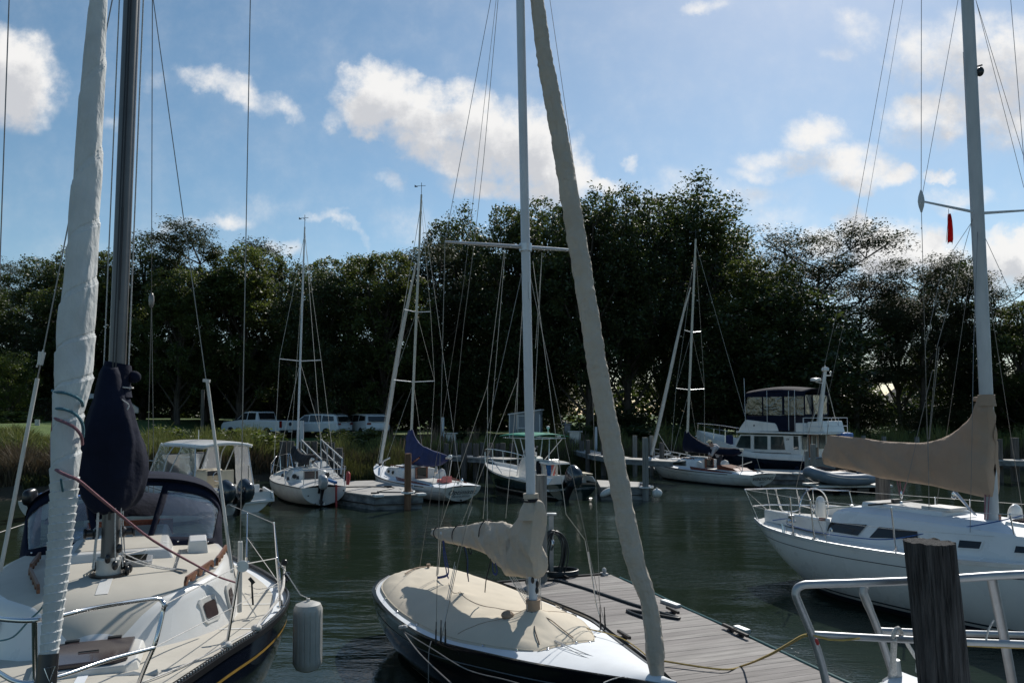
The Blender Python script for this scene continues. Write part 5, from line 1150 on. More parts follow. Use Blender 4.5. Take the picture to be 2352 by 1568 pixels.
# sleeve on the furled jib
JX = [(1228, -30, 8.55), (1233, 0, 8.5), (1252, 140, 8.33), (1283, 300, 8.13), (1306, 440, 7.96), (1330, 580, 7.8), (1350, 700, 7.66), (1373, 850, 7.5), (1402, 1001, 7.34), (1422, 1107, 7.22), (1442, 1213, 7.1), (1462, 1300, 7.0), (1487, 1374, 6.93), (1499, 1440, 6.87), (1505, 1500, 6.82), (1509, 1552, 6.78)]
WX = [14, 15, 18, 20.5, 21.5, 22, 22.5, 22.5, 22.5, 23, 23.5, 21, 18.5, 19.5, 20.5, 15]
JP = [CB.p(*q) for q in JX]; rad = [w / F * q[2] for w, q in zip(WX, JX)]
pts = curve(JP, 44); kk = len(pts)
def shq(i, a):
    z = pts[i].z; q = sin(a * 3 + z * 11) * sin(a * 3 - z * 11)
    n_ = noise.noise(Vector((cos(a) * 2, sin(a) * 2, z * 2.4))); n2 = noise.noise(Vector((cos(a) * 4, sin(a) * 4 + z * 3, z * 7)))
    return 1.03 + .05 * q + .11 * n_ + .07 * n2 - .16 * abs(noise.noise(Vector((cos(a) * 1.2, sin(a) * 1.2 + z * 3, z * 9)))) + .04 * noise.noise(Vector((cos(a) * 5, sin(a) * 5, z * 26)))
MB().tube(pts, [plerp([(q, 0, 0) for q in rad], i / (kk - 1)).x for i in range(kk)], 48, shape=shq).build('jib_sleeve', 'tan', B, smooth=180)
bt = JP[-1]; mb = MB()
for i in range(5): mb.ell(bt + Vector((.03, .02, -.03 - .035 * i)), (.012, .012, .022), 8, 5)
mb.tube(curve([bt + Vector((.0, -.03, -.0)), bt + Vector((-.1, -.12, -.05)), bt + Vector((-.18, -.16, -.06)), bt + Vector((-.08, -.05, -.02))]), .009, 6); mb.parts('tack_fitting', 'engineblack', B)
mb = MB(); mb.tube(curve([CB.g(*c3(*q), .87) for q in [(1450, 1042), (1600, 1110), (1800, 1190), (1980, 1245), (2120, 1275)]]), .0055, 6); mb.tube(curve([CB.g(*c3(*q), .87) for q in [(1450, 1045), (1640, 1150), (1800, 1220), (1960, 1312)]]), .0045, 6)
mb.tube(curve([CB.g(*c3(*q), .9) for q in [(1820, 1355), (1900, 1325), (2020, 1308), (2190, 1312)]]), .006, 6); mb.tube(curve([CB.g(*c3(*q), .9) for q in [(2085, 1320), (2040, 1345), (1990, 1335), (1985, 1322), (2060, 1350)]]), .01, 6); mb.parts('foredeck_line', 'ropewhite', B)
mb = MB(); cl = CB.g(*c3(395, 985), .74); 
for i in range(4): mb.ell(cl + Vector((.03 * i - .05, .02 * (i % 2), .02 + .01 * i)), (.04, .03, .025), 8, 6)
mb.build('mooring_cleat', 'ropewhite', B)
mb = MB(); mb.tube(curve([cl, CB.p(*c3(520, 1150), 8.2), CB.p(*c3(740, 1358), 7.0), CB.p(*c3(900, 1500), 6)]), .007, 6); mb.tube(curve([cl, CB.p(*c3(600, 1110), 8.0), CB.p(*c3(850, 1260), 7.1), CB.p(*c3(1150, 1340), 6.2), CB.p(*c3(1400, 1420), 5.2)]), .006, 6); mb.tube(curve([CB.p(*c3(600, 1060), 8.3), CB.p(*c3(582, 1150), 8.2), CB.p(*c3(580, 1370), 8.1)]), .006, 6); mb.parts('mooring_line', 'wire', B)
yl = MB().tube(curve([CB.g(*c3(*q), .84) for q in [(1625, 935), (1700, 970), (1850, 1005), (1960, 1045), (2060, 1110), (2120, 1160)]]), .007, 6); yl.build('yellow_line', 'ropeyellow', B)
for p_ in (c3(1540, 860), c3(1610, 890), c3(1500, 828)):
    q = CB.g(*p_, .80); MB().bar(q + Vector((-.05, 0, .02)), q + Vector((.05, 0, .02)), .02, .025).build('cleat', 'steel', B)

# ================================================================ floating dock in the middle
DK = Thing('floating_dock', 'grey planked floating dock between the sand covered daysailer and the white sloop', 'dock', (1.75, 13.3, 0), atan2(-.947, .32))
D_ = DK.o; LD = 12.5; WD = 2.2; ZD = .45       # local x runs towards the viewer, local y +: right-hand
mb = MB(); x = .02; i = 0
while x < LD:
    mb.box((x + .068, -WD / 2 + .06 * 0, ZD - .014 + rnd.uniform(-.0015, .0015)), (.136, WD + rnd.uniform(-.01, .01), .028)); x += .142
mb.build('decking', 'plank', D_, smooth=0)
mb = MB(); mb.box((LD / 2, -.06, ZD - .15), (LD, .06, .24)); mb.box((LD / 2, -WD + .06, ZD - .15), (LD, .06, .24)); mb.box((.03, -WD / 2, ZD - .15), (.05, WD - .2, .24)); mb.parts('stringer', 'piling', D_, smooth=0)
mb = MB()
for k in range(5): mb.box((1.2 + 2.5 * k, -WD / 2, .08), (1.8, WD - .3, .42))
mb.parts('float', 'black', D_, bevel=.03)
mb = MB(); mb.tube(curve([(x_, .03 + .01 * sin(x_ * 2), ZD + .0) for x_ in np.linspace(.3, LD - .1, 30)], 3), .022, 8); mb.build('rub_rope', 'hosegreen', D_)
mb = MB(); mb.bar((-.03, -.15, ZD + .0), (-.03, -WD - .15, ZD + .0), .06, .05); mb.lathe((-.03, -WD - .1, ZD - .02), [(.06, -.1), (.08, -.08), (.08, .08), (.06, .1)], 12, axis=(0, 1, 0)); mb.build('end_bumper', 'black', D_)
mb = MB(); mb.box((-.0, -.12, ZD + .02), (.14, .1, .03)); mb.tube([(-.05, -.12, ZD + .06), (.05, -.12, ZD + .06)], .022, 8); mb.ell((.0, -.12, ZD + .08), (.04, .04, .05)); mb.build('corner_cleat', 'ropewhite', D_)
def px_dk(f, a, b_, z=ZD): return DK.g(*f(a, b_), z)
for (f, a, b_) in ((c3, 1545, 612), (c3, 2310, 855), (c3, 1965, 1030), (cR, 60, 1190), (cR, 130, 1225)):
    q = px_dk(f, a, b_, ZD + .02); MB().bar(q + Vector((-.16, 0, .03)), q + Vector((.16, 0, .03)), .035, .035).lathe(q, [(.05, -.02), (.05, 0), (.025, .01), (.025, .04)], 10).build('dock_cleat', 'engineblack', D_)
for (a, b_, c_, d_) in ((2230, 785, 2345, 825), ):
    MB().bar(px_dk(c3, a, b_) + Vector((0, .02, .02)), px_dk(c3, c_, d_) + Vector((0, .02, .02)), .1, .05).build('edge_bracket', 'galv', D_, bevel=.01)
MB().bar(px_dk(cR, 60, 1175) + Vector((0, .08, 0)), px_dk(cR, 150, 1210) + Vector((0, .08, 0)), .1, .06).build('edge_bracket', 'galv', D_, bevel=.01)
HS = MB().tube(curve([G(*c3(*q), ZD + .02) for q in [(1375, 610), (1420, 625), (1500, 632), (1700, 690), (2000, 790), (2200, 850), (2352, 900)]] + [G(1440, 1400, ZD + .02), G(1500, 1425, ZD + .02)], 6), .022, 8)
tag(HS.build('hose', 'hose', None), 'dark hose lying across the planks of the nearest floating dock', 'hose')
PP = Thing('power_pedestal', 'grey dock pedestal post with hose coils hung on it', 'pedestal', tuple(G(1266, 1318, ZD)))
mb = MB(); ht = P(1266, 1196, 12.6).z - ZD; mb.bar((0, 0, -.02), (0, 0, ht), .085, .085); mb.build('post', 'galv', PP.o, bevel=.008); MB().box((0, 0, ht + .02), (.19, .12, .04)).build('post_cap', 'galv', PP.o, bevel=.01)
MB().tube(curve([(0, -.05, ht - .42), (.03, -.12, ht - .45), (.02, -.13, ht - .52), (0, -.05, ht - .6)]), .022, 8).build('tap', 'steel', PP.o)
CO = Thing('hose_coil', 'dark green hose looped in tall coils over the dock pedestal', 'hose', tuple(G(1266, 1318, ZD)))
mb = MB(); rr = random.Random(2)
for k in range(7):
    a_ = .17 + rr.uniform(-.05, .06); h_ = .40 + rr.uniform(-.06, .04); c_ = Vector((.05 + rr.uniform(-.05, .06), -.12 - .02 * k, ht - .38 - h_ * .7 + .0))
    mb.tube([c_ + Vector((a_ * sin(t) * (1 + .1 * sin(2 * t)), .02 * sin(t * 3 + k), h_ * cos(t))) for t in np.linspace(0, 2 * pi, 40)], .012, 7, closed=True)
mb.parts('loop', 'hose', CO.o)
mb = MB(); mb.tube([Vector((.15 + .32 * cos(t), -.1 + .22 * sin(t), .02 + .004 * t)) for t in np.linspace(0, 22, 90)], .017, 7); mb.build('ground_coil', 'hose', CO.o)
def piling(name, px, py, D, r, m, label, cat='piling', group=None, lean=(0, 0), zb=-1.2, n=18, top='flat', split=0.):
    p = P(px, py, D); o = Thing(name, label, cat, (p.x, D, 0), 0, group); H_ = p.z; mb = MB(); rows = []; rr = random.Random(int(px + py)); q = Vector((lean[0], lean[1], 0))
    NZ = 14 if n < 30 else 60
    for i in range(NZ + 1):
        z = lerp(zb, H_, i / NZ); c_ = q * ((z - H_) / max(.1, H_)) * -1; row = []
        for k in range(n):
            a = 2 * pi * k / n; d = 1 + .035 * noise.noise(Vector((cos(a) * 3 + px, sin(a) * 3, z * .7))) + .03 * noise.noise(Vector((cos(a) * 9 + px, sin(a) * 9, z * 1.2))) - (.10 * max(0, .16 - abs(noise.noise(Vector((cos(a) * 7 + px, sin(a) * 7, z * .8))))) / .16 if n >= 30 else 0)
            row.append(c_ + Vector((cos(a) * r * d * (1.03 - .03 * i / NZ), sin(a) * r * d, z + (.012 * noise.noise(Vector((a * 3, px, 1))) if i == NZ else 0))))
        rows.append(row)
    mb.grid(rows, cv=True, cap1=True); mb.build('post', m, o.o, smooth=50); return o
o = piling('piling', 1243, 1090, 12.75, .098, 'pilinglight', 'tall grey piling standing behind the tan boom sleeve at the dock end', n=24)
MB().tube([(.12 * cos(t), .12 * sin(t), .62) for t in np.linspace(0, 6.0, 20)], .016, 6).build('mooring_ring', 'hose', o.o)

# ================================================================ RIGHT: white sloop with brown boom cover
RB = Thing('sailboat', 'white sloop with a brown tan boom cover and black cabin windows at the right', 'sailboat', (7.8, 12.1, 0), atan2(-.89, .455))
B = RB.o
hr = Hull([(-4.25, .95), (-3.6, 1.38), (-2.8, 1.62), (-1.8, 1.75), (-.6, 1.71), (.4, 1.55), (1.3, 1.27), (2.4, .85), (3.4, .42), (4.2, .02)],
          [(-4.25, 1.12), (-2.8, 1.06), (-.6, 1.08), (1.3, 1.17), (4.2, 1.42)], keel=-.45, bow=(1.0, .9), stern=(.95, .62), flare=2.3)
hr.build(B, ['white', 'bluepaint', 'antifoul']); hr.stripe(B, 'bluepaint', .17, .012, a=-4.0); hr.stripe(B, 'bluepaint', .20, .03, name='waterline_stripe', a=-2.9, b=3.0, absz=True)
hr.deck(B, ['deckwhite', 'white'], camber=.08, dz=-.03, split=.9)
mb = MB()
for sd in (1, -1): mb.grid([[p + Vector((0, -sd * .02, .0)), p + Vector((0, -sd * .012, .035)), p + Vector((0, sd * .012, .03)), p + Vector((0, sd * .016, -.03))] for p in hr.rail(0, -.012, sd, n=60)])
mb.parts('toe_rail', 'alu', B, smooth=30)
TR = [(3.0, .1, .05, 1.28, 1.31), (2.5, .42, .34, 1.2, 1.40), (1.9, .66, .55, 1.14, 1.46), (1.1, .93, .78, 1.1, 1.50), (0.0, 1.12, .93, 1.05, 1.53), (-1.2, 1.2, .98, 1.02, 1.55), (-1.9, 1.18, .96, 1.02, 1.55), (-2.25, 1.16, .95, 1.02, 1.53), (-2.3, 1.15, .94, 1.02, 1.50)]
trunk(B, TR, ['white', 'deckwhite'], r=.06, camber=.06)
def quad_on(b, TSx, pts, name, m, off=.01, th=.004, sd=-1, bevel=0):
    return MB().slab([side_pt(TSx, x, f, off, sd) for x, f in pts], (0, sd * th, 0)).build(name, m, b, smooth=0)
def onside(px, f=cR, t=-1.08): return RB.v(*f(*px), t)
for pts in ([(765, 420), (1025, 445), (978, 528), (738, 498)], [(1112, 460), (1372, 490), (1390, 545), (1065, 535)]):
    loc = [onside(p) for p in pts]; q = []
    for p in loc:
        fz = (p.z - 1.03) / (1.54 - 1.03); q.append((p.x, min(.85, max(.3, fz))))
    quad_on(B, TR, q, 'cabin_window', 'darkglass', .012)
for pts in ([(1705, 553), (1848, 568), (1842, 612), (1706, 598)], [(2072, 600), (2170, 610), (2165, 655), (2070, 645)]):
    loc = [onside(p, t=-.95) for p in pts]; q = [(p.x, min(.8, max(.25, (p.z - 1.08) / .42))) for p in loc]
    cxm = sum(a for a, _ in q) / 4; cfm = sum(b_ for _, b_ in q) / 4
    fr_ = quad_on(B, TR, [(cxm + (a - cxm) * 1.15, cfm + (b_ - cfm) * 1.3) for a, b_ in q], 'portlight', 'white', .003, .012); quad_on(fr_, TR, q, 'pane', 'darkglass', .0165, .003)
hr_a = RB.g(*cR(850, 352), 1.60); hr_b = RB.g(*cR(1865, 500), 1.56); mb = MB()
hh = []; 
handrail(B, RB.v(*cR(852, 362), -.86), RB.v(*cR(1862, 505), -.82), 8, .05, 'varnish')
# companion hood, hatches
mb = MB(); frus(-.55, -2.1, .42, .45, 1.56, 1.66, mb, tap=.05); o_ = mb.build('companion_hood', 'white', B, smooth=0, bevel=.02)
mb = MB(); frus(.95, .35, .3, .3, 1.55, 1.61, mb, tap=.04); o_ = mb.build('fore_hatch', 'white', B, smooth=0, bevel=.015); MB().box((.62, 0, 1.645), (.42, .42, .02)).build('lid', 'brownglass', o_, smooth=0)
mb = MB(); mb.prism([(-.0, -.25), (.5, -.25), (.5, .25), (0, .25)], 0, .05, fn=lambda a, b_, z: (-1.05 + a, b_ + .0, 1.66 + z)); mb.build('hood_lid', 'white2', B, smooth=0, bevel=.01)
# cockpit: coaming, wheel, pedestal
mb = MB()
for sd in (1, -1): mb.bar((-2.3, sd * 1.08, 1.25), (-4.0, sd * .85, 1.22), .14, .26)
mb.parts('coaming', 'white', B, bevel=.03)
mb = MB(); mb.prism([(-4.1, -.8), (-4.1, .8), (-2.4, 1.0), (-2.4, -1.0)], .7, .95, fn=lambda a, b_, z: (a, b_, z + .18)); mb.build('cockpit_seat', 'white2', B, smooth=0)
wc = RB.v(*cR(660, 335), 0.); wc.x = -3.15; wr_ = .40
wc = RB.x(*cR(655, 330), -3.1); mb = MB(); mb.tube([wc + Vector((0, wr_ * cos(t), wr_ * sin(t))) for t in np.linspace(0, 2 * pi, 40)[:-1]], .014, 8, closed=True)
for k in range(5): mb.tube([wc, wc + Vector((0, wr_ * cos(k * 1.257 + .4), wr_ * sin(k * 1.257 + .4)))], .008, 6)
mb.ell(wc, (.03, .05, .05)); mb.build('steering_wheel', 'steel', B)
pb = RB.x(*cR(700, 330), -2.85); mb = MB(); mb.lathe((pb.x, pb.y, 1.1), [(.09, 0), (.09, .1), (.085, pb.z - 1.1), (.09, pb.z - 1.0), (.07, pb.z - .9), (.03, pb.z - .86)], 14); mb.build('pedestal', 'white', B)
mb = MB(); mb.tube(curve([(pb.x, pb.y - .13, 1.15), (pb.x, pb.y - .13, pb.z - .0), (pb.x, pb.y - .06, pb.z + .18), (pb.x, pb.y + .06, pb.z + .18), (pb.x, pb.y + .13, pb.z), (pb.x, pb.y + .13, 1.15)]), .016, 8); mb.build('pedestal_guard', 'white2', B)
# pushpit
def rx(pts, s_, f=cR): return [RB.x(*f(*p), s_) for p in pts]
def ry(pts, t, f=cR): return [RB.v(*f(*p), t) for p in pts]
A0 = RB.x(*cR(162, 193), -4.15); A1 = RB.x(*cR(380, 186), -4.1); A2 = RB.x(*cR(525, 186), -4.1); A3 = RB.v(*cR(905, 205), 1.35)
mb = MB(); zt_ = 1.12 + .62; ps = [Vector((-3.2, -1.42, 1.7)), ]
mb.tube(curve([A0, A1, A2, A3], 4), .014, 8)
m0 = RB.x(*cR(222, 312), -4.15); m1 = RB.x(*cR(660, 305), -4.0); mb.tube([m0, RB.x(*cR(330, 302), -4.1), m1], .012, 8)
for a, b_ in (((162, 193), (270, 440)), ((315, 190), (352, 385)), ((375, 188), (430, 345)), ((530, 190), (555, 330)), ((600, 195), (640, 300))): mb.tube([RB.x(*cR(*a), -4.12), RB.x(*cR(*b_), -4.12)], .012, 8)
mb.tube(curve([RB.x(*cR(*q), -4.1) for q in [(385, 190), (395, 260), (430, 340), (530, 345), (560, 300), (545, 240)]]), .011, 8); mb.tube([A3, RB.v(*cR(925, 290), 1.35)], .012, 8); mb.tube([RB.x(*cR(162, 195), -4.15), RB.x(*cR(360, 372), -4.0)], .006, 6); mb.parts('pushpit', 'steel', B)
mb = MB(); w_b = RB.v(*cR(925, 300), 1.3); mb.lathe(w_b + Vector((0, 0, -.14)), [(.09, 0), (.09, .03), (.06, .06), (.06, .12), (.075, .14), (.05, .15)], 14); w_c = RB.v(*cR(492, 380), -1.25); mb.lathe(w_c + Vector((0, 0, -.12)), [(.09, 0), (.09, .03), (.06, .06), (.06, .12), (.075, .14), (.05, .15)], 14); mb.parts('winch', 'steel', B)
# stanchions on near side and lifelines
near = [((485, 248), (508, 515)), ((628, 272), (658, 545)), ((1204, 325), (1238, 628)), ((2048, 370), (2115, 705))]; tops = []
for a, b_ in near:
    ft = RB.g(*cR(*b_), 1.11); tp = RB.p(*cR(*a), (RB.m @ ft).y); tops.append(tp); stanchion(B, ft, tp, .013)
far = [((1515, 250), (1517, 335)), ((1762, 268), (1765, 365))]; ft2 = []
for a, b_ in far: q = RB.v(*cR(*a), 1.5); ft2.append(q); stanchion(B, (q.x, q.y, 1.1), q, .012)
mb = MB(); mb.tube([A0] + tops + [tops[-1].lerp(tops[-2], -.6)], .005, 5); mb.tube([A3] + ft2 + [RB.v(*cR(2180, 300), 1.2)], .0055, 5)
mb.tube([RB.x(*cR(225, 312), -4.1)] + [RB.g(*cR(*b_), 1.11).lerp(t_, .5) for (a, b_), t_ in zip(near, tops)], .004, 5); mb.tube([tops[0], RB.g(*cR(458, 500), 1.1)], .005, 5); mb.tube([tops[1], RB.g(*cR(745, 560), 1.1)], .008, 5); mb.parts('lifeline', 'ropewhite', B)
mb = MB(); mb.tube(curve([RB.g(*cR(360, 412), 1.25), RB.v(*cR(480, 400), -1.2), RB.g(*cR(470, 440), 1.2), RB.g(*cR(700, 500), 1.2), RB.g(*cR(1000, 540), 1.2), RB.v(*cR(1200, 545), -1.2), RB.v(*cR(1450, 505), -1.0), RB.v(*cR(1880, 435), -.7), RB.v(*cR(2147, 375), -.6)], 5), .009, 6); mb.build('blue_line', 'ropeblue', B)
mb = MB(); mb.tube(curve([RB.v(*cR(740, 330), -.6), RB.v(*cR(800, 320), -.5), RB.v(*cR(900, 315), -.3), RB.v(*cR(1060, 325), 0), RB.v(*cR(1330, 325), .2)]), .012, 6); mb.build('green_line', 'hosegreen', B)
mb = MB(); mb.bar((-1.7, -.75, 1.68), (-1.7, .75, 1.68), .03, .03); mb.bar((-1.7, -.1, 1.72), (-1.7, .1, 1.72), .06, .05); mb.build('traveller', 'black', B)
mb = MB(); t0 = RB.v(*cR(1272, 290)); t1 = RB.v(*cR(1275, 225))
for a, b_ in (((1245, 130), (1265, 235)), ((1265, 135), (1272, 230)), ((1315, 130), (1282, 235))): mb.tube([RB.v(*cR(*a)), RB.v(*cR(*b_))], .010, 6)
mb.parts('mainsheet', 'ropered', B); mb = MB(); mb.ell(t1 + Vector((0, 0, -.02)), (.03, .02, .08)); mb.ell(t0 + Vector((0, 0, .0)), (.035, .03, .04)); mb.parts('mainsheet_block', 'steel', B)
# mast, cover, boom, vang
mt0 = Vector((0, 0, 1.5)); mt1 = RB.x(2222, 0, -.25); mb = MB(); mb.tube([mt0, mt0.lerp(mt1, .5), mt1, mt1 + (mt1 - mt0) * .5], [.105, .103, .1, .09], 20, flat=.82); ms = mb.build('mast', 'whitespar2', B, smooth=60)
def mr(z): return mt0.lerp(mt1, (z - 1.5) / (mt1.z - 1.5))
mb = MB(); mb.bar(mr(3.6) + Vector((-.1, .0, 0)), mr(9.5) + Vector((-.098, 0, 0)), .022, .03); mb.build('sail_track', 'greyspar', ms, smooth=0)
mb = MB(); lt = mr(RB.x(*cr(2300, 0, 1246 / 1628)(1405, 318), -.1).z); mb.ell(lt + Vector((.12, .06, 0)), (.06, .05, .08)); mb.bar(lt + Vector((0, 0, .1)), lt + Vector((.16, .06, .1)), .03, .015); mb.build('deck_light', 'black', ms)
mb = MB(); mb.box((.1, .03, 1.62), (.02, .06, .13)); mb.lathe(Vector((0, 0, 1.52)), [(.15, 0), (.15, .02), (.12, .04)], 16); mb.build('mast_step', 'varnish', ms)
ctop = [(1955, 700), (1935, 600), (1918, 500), (1912, 436), (1860, 436), (1803, 440), (1790, 490), (1768, 560), (1735, 625), (1690, 680), (1630, 735), (1550, 790), (1470, 828), (1400, 850), (1320, 866), (1240, 870), (1100, 864), (980, 858), (880, 848), (790, 830), (700, 820), (600, 812), (500, 803), (430, 798)]
cbot = [(1957, 1190), (1955, 1290), (1948, 1366), (1930, 1366), (1890, 1364), (1850, 1360), (1790, 1345), (1720, 1325), (1650, 1308), (1560, 1290), (1470, 1270), (1380, 1255), (1290, 1238), (1200, 1228), (1110, 1210), (1010, 1190), (930, 1178), (860, 1163), (780, 1143), (700, 1120), (620, 1105), (540, 1088), (470, 1075), (418, 1062)]
top3 = [RB.v(*cS(*p)) for p in ctop]; bot3 = [RB.v(*cS(*p)) for p in cbot]
def fold(t, u, p, sg): return .0
rows = []; N_ = 48; nc_ = 130
for i in range(nc_):
    t = i / (nc_ - 1); a = plerp(top3, t); b_ = plerp(bot3, t); hw = stab([(0, .03), (.04, .16), (.2, .21), (.4, .22), (.6, .23), (.8, .20), (.95, .16), (1., .12)], t); row = []
    for k in range(N_):
        an = 2 * pi * k / N_; u = .5 + .5 * cos(an); sn = sin(an); sg = 1 if sn >= 0 else -1; p = b_.lerp(a, u)
        prf = abs(sn) ** .75 * (.45 + .75 * (1 - u) ** .8)
        f_ = noise.noise(Vector((p.x * 1.5, p.z * 1.5, sg))) * .06
        f_ += -.11 * abs(noise.noise(Vector((p.x * 1.3 + p.z * 2.1, (p.z - p.x) * .35, sg * 2 + 9)))) + .05 * noise.noise(Vector((p.x * 2.2 + p.z * 3.5, (p.z - p.x) * .6, sg * 2 + 3))) * (.4 + .6 * min(1, abs(u - .45) * 2)) + .028 * noise.noise(Vector((p.x * 7.5 - p.z * 2, p.z * 1.5, sg * 2 + 7))) * max(0, u - .45) * 2
        row.append(p + Vector((0, sg * (hw * prf + f_ * abs(sn)), f_ * .3 * (1 if 0 < k < N_ else 0))))
    rows.append(row)
bc_ = MB().grid(rows, cv=True, cap0=True, cap1=True).build('boom_cover', 'tandark', B, smooth=75)
mb = MB(); zc0 = RB.v(*cS(1855, 440)).z; mb.tube([mr(zc0 - .18), mr(zc0 - .06), mr(zc0), mr(zc0 + .01)], [.14, .125, .128, .118], 18); mb.ell(mr(zc0 - .06) + Vector((-.17, 0, 0)), (.06, .03, .04)); mb.build('collar', 'tandark', bc_)
mb = MB(); mb.tube([RB.v(*cS(1900, 1290)), RB.v(*cS(420, 1010))], .06, 10); mb.build('boom', 'whitespar2', B)
mb = MB(); mb.tube([RB.v(*cR(1648, 205)), RB.v(*cR(1800, 372))], .022, 8); mb.tube([RB.v(*cR(1665, 205)), RB.v(*cR(1812, 380))], .01, 8); mb.parts('boom_vang', 'steel', B); mb = MB(); mb.ell(RB.v(*cR(1648, 235)), (.05, .02, .07)); mb.build('vang_block', 'steel', B)
mb = MB(); mb.tube([mr(2.1) + Vector((-.02, -.11, 0)), mr(1.55) + Vector((-.05, -.12, 0))], .012, 6); mb.tube([mr(2.1) + Vector((.05, -.11, 0)), mr(1.55) + Vector((.0, -.13, 0))], .008, 6); mb.parts('reef_line', 'ropered', B)
cS2 = cr(2300, 0, 1246 / 1628)
spl = RB.x(*cS2(1163, 910), -.15); spm = RB.x(*cS2(1395, 958), -.12); spr = RB.x(*cS2(1700, 948), -.15)
mb = MB(); mb.tube([spl, spm], [.016, .026], 8, flat=.5); mb.tube([mr(spm.z) , spr], [.026, .016], 8, flat=.5); mb.parts('spreader', 'whitespar2', B)
mb = MB(); mb.tube([spl + Vector((0, 0, -.18)), spl + Vector((0, 0, -.08)), spl, spl + Vector((0, 0, .08)), spl + Vector((0, 0, .18))], [.012, .04, .05, .04, .01], 8); mb.build('spreader_boot', 'whitespar2', B)
mb = MB(); cpn = RB.g(*cR(1480, 540), 1.1); cpf = RB.g(*cR(1764, 655), 1.12)
up = RB.x(*cS2(1164, 0), -.15); mb.tube([cpn + Vector((0, 0, .12)), spl, up, up + (up - spl) * .4], .0052, 5); u2 = RB.x(*cS2(1330, 0), -.15); mb.tube([spl, u2, u2 + (u2 - spl) * .4], .0042, 5)
mb.tube([cpn + Vector((.05, 0, .12)), mr(spm.z - .1)], .004, 5); mb.tube([cpf + Vector((0, .0, .12)), RB.x(*cS(1745, 600), .6), RB.x(*cS(1755, 0), .3), mr(spm.z - .15)], .0042, 5)
r1 = RB.x(*cS2(1410, 0), -.2); r2 = RB.x(*cS2(1628, 850), -.15); mb.tube([spr, r1], .0042, 5); mb.tube([r2, r1, r1 + (r1 - r2) * .3], .0042, 5); q1 = RB.x(*cS2(1568, 0), 1.); q2 = RB.x(*cS2(1625, 690), 1.2); mb.tube([q2 + (q2 - q1) * .8, q1], .0042, 5)
mb.tube([mr(spm.z - .15), RB.x(2352, 740, .5), RB.x(2440, 1190, .6)], .0042, 5); mb.tube([mr(spm.z - .2), RB.x(*cS(2160, 1240), .1), RB.x(*cS(2211, 1568), .1)], .0042, 5)
# backstays and topping lift
bs = RB.x(1829, 1150, -4.2); b2_ = RB.v(1940, 640, 0); b3_ = RB.v(2055, 0, 0); mb.tube([bs, RB.x(1829, 1117, -4.1), b2_, b3_, b3_ + (b3_ - b2_) * .4], .0048, 5)
b4_ = RB.v(*cS2(1080, 0), 0); b5_ = RB.v(*cS2(888, 1110), 0); mb.tube([b4_ + (b4_ - b5_) * .4, b4_, b5_, RB.v(1885, 990)], .0035, 5)
mb.parts('shroud', 'wire', B)
mb = MB()
jn = RB.v(*cS(1340, 840)); 
for a, b_ in (((1318, 0), (1335, 830)), ((1425, 0), (1350, 840)), ((1443, 0), (1356, 840)), ((1318, 500), (1230, 865)), ((1385, 210), (1318, 480)), ((1345, 850), (1352, 1568)), ((1235, 870), (1150, 1240))): mb.tube([RB.v(*cS(*a), -.25), RB.v(*cS(*b_), -.25)], .0055, 5)
for a, b_ in (((1245, 1095), (1260, 1265)), ((1245, 1220), (1260, 1200))): pass
lt0 = RB.v(*cS2(1395, 990)); lt1 = RB.v(*cS2(1240, 1560)); mb.tube([RB.v(*cS(1425, 0), -.25), RB.v(*cS2(1320, 1260)), lt0], .0045, 5); mb.tube([RB.v(*cS(1318, 0), -.25), RB.v(*cS2(1262, 1200)), mr(spm.z)], .0045, 5)
mb.tube([mr(8.8) + Vector((.0, .12, 0)), mr(5.2) + Vector((.02, .14, 0))], .007, 5)
mb.tube([RB.v(*cS(430, 800)), RB.v(*cS(440, 700))], .008, 5); mb.parts('lazy_jack', 'wire', B)
mb = MB()
for c_, d_ in ((cpn, spl), (cpn + Vector((.06, 0, 0)), spl), (cpf, spl)): mb.tube([c_, c_ + Vector((0, 0, .05)), c_ + Vector((0, 0, .06)), c_ + Vector((0, 0, .2))], [.02, .02, .009, .009], 8)
mb.parts('turnbuckle', 'steel', B)
# flag
FG = Thing('flag', 'small limp red flag hanging under the left arm of the right hand spreader', 'flag', tuple(RB.m @ RB.x(*cS2(1287, 945), -.15)))
f0_ = FG.L(RB.m @ RB.x(*cS2(1287, 968), -.15)); f1_ = FG.L(RB.m @ RB.x(*cS2(1290, 1095), -.15)); rows = []
for i in range(13):
    t = i / 12; c_ = f0_.lerp(f1_, t); w = .010 + .055 * t ** .8 * (1 - max(0, t - .85) * 2.5); rows.append([c_ + Vector(((s_) * w + .01, .03 * sin(s_ * 4 + t * 3), -.04 * abs(s_) * t)) for s_ in np.linspace(-1, 1, 7)])
MB().grid(rows).build('cloth', 'redcloth', FG.o, smooth=180, thick=.004); MB().tube([(0, 0, 0), f0_, f1_ + Vector((-.05, 0, 0))], .004, 5).build('cord', 'wire', FG.o)
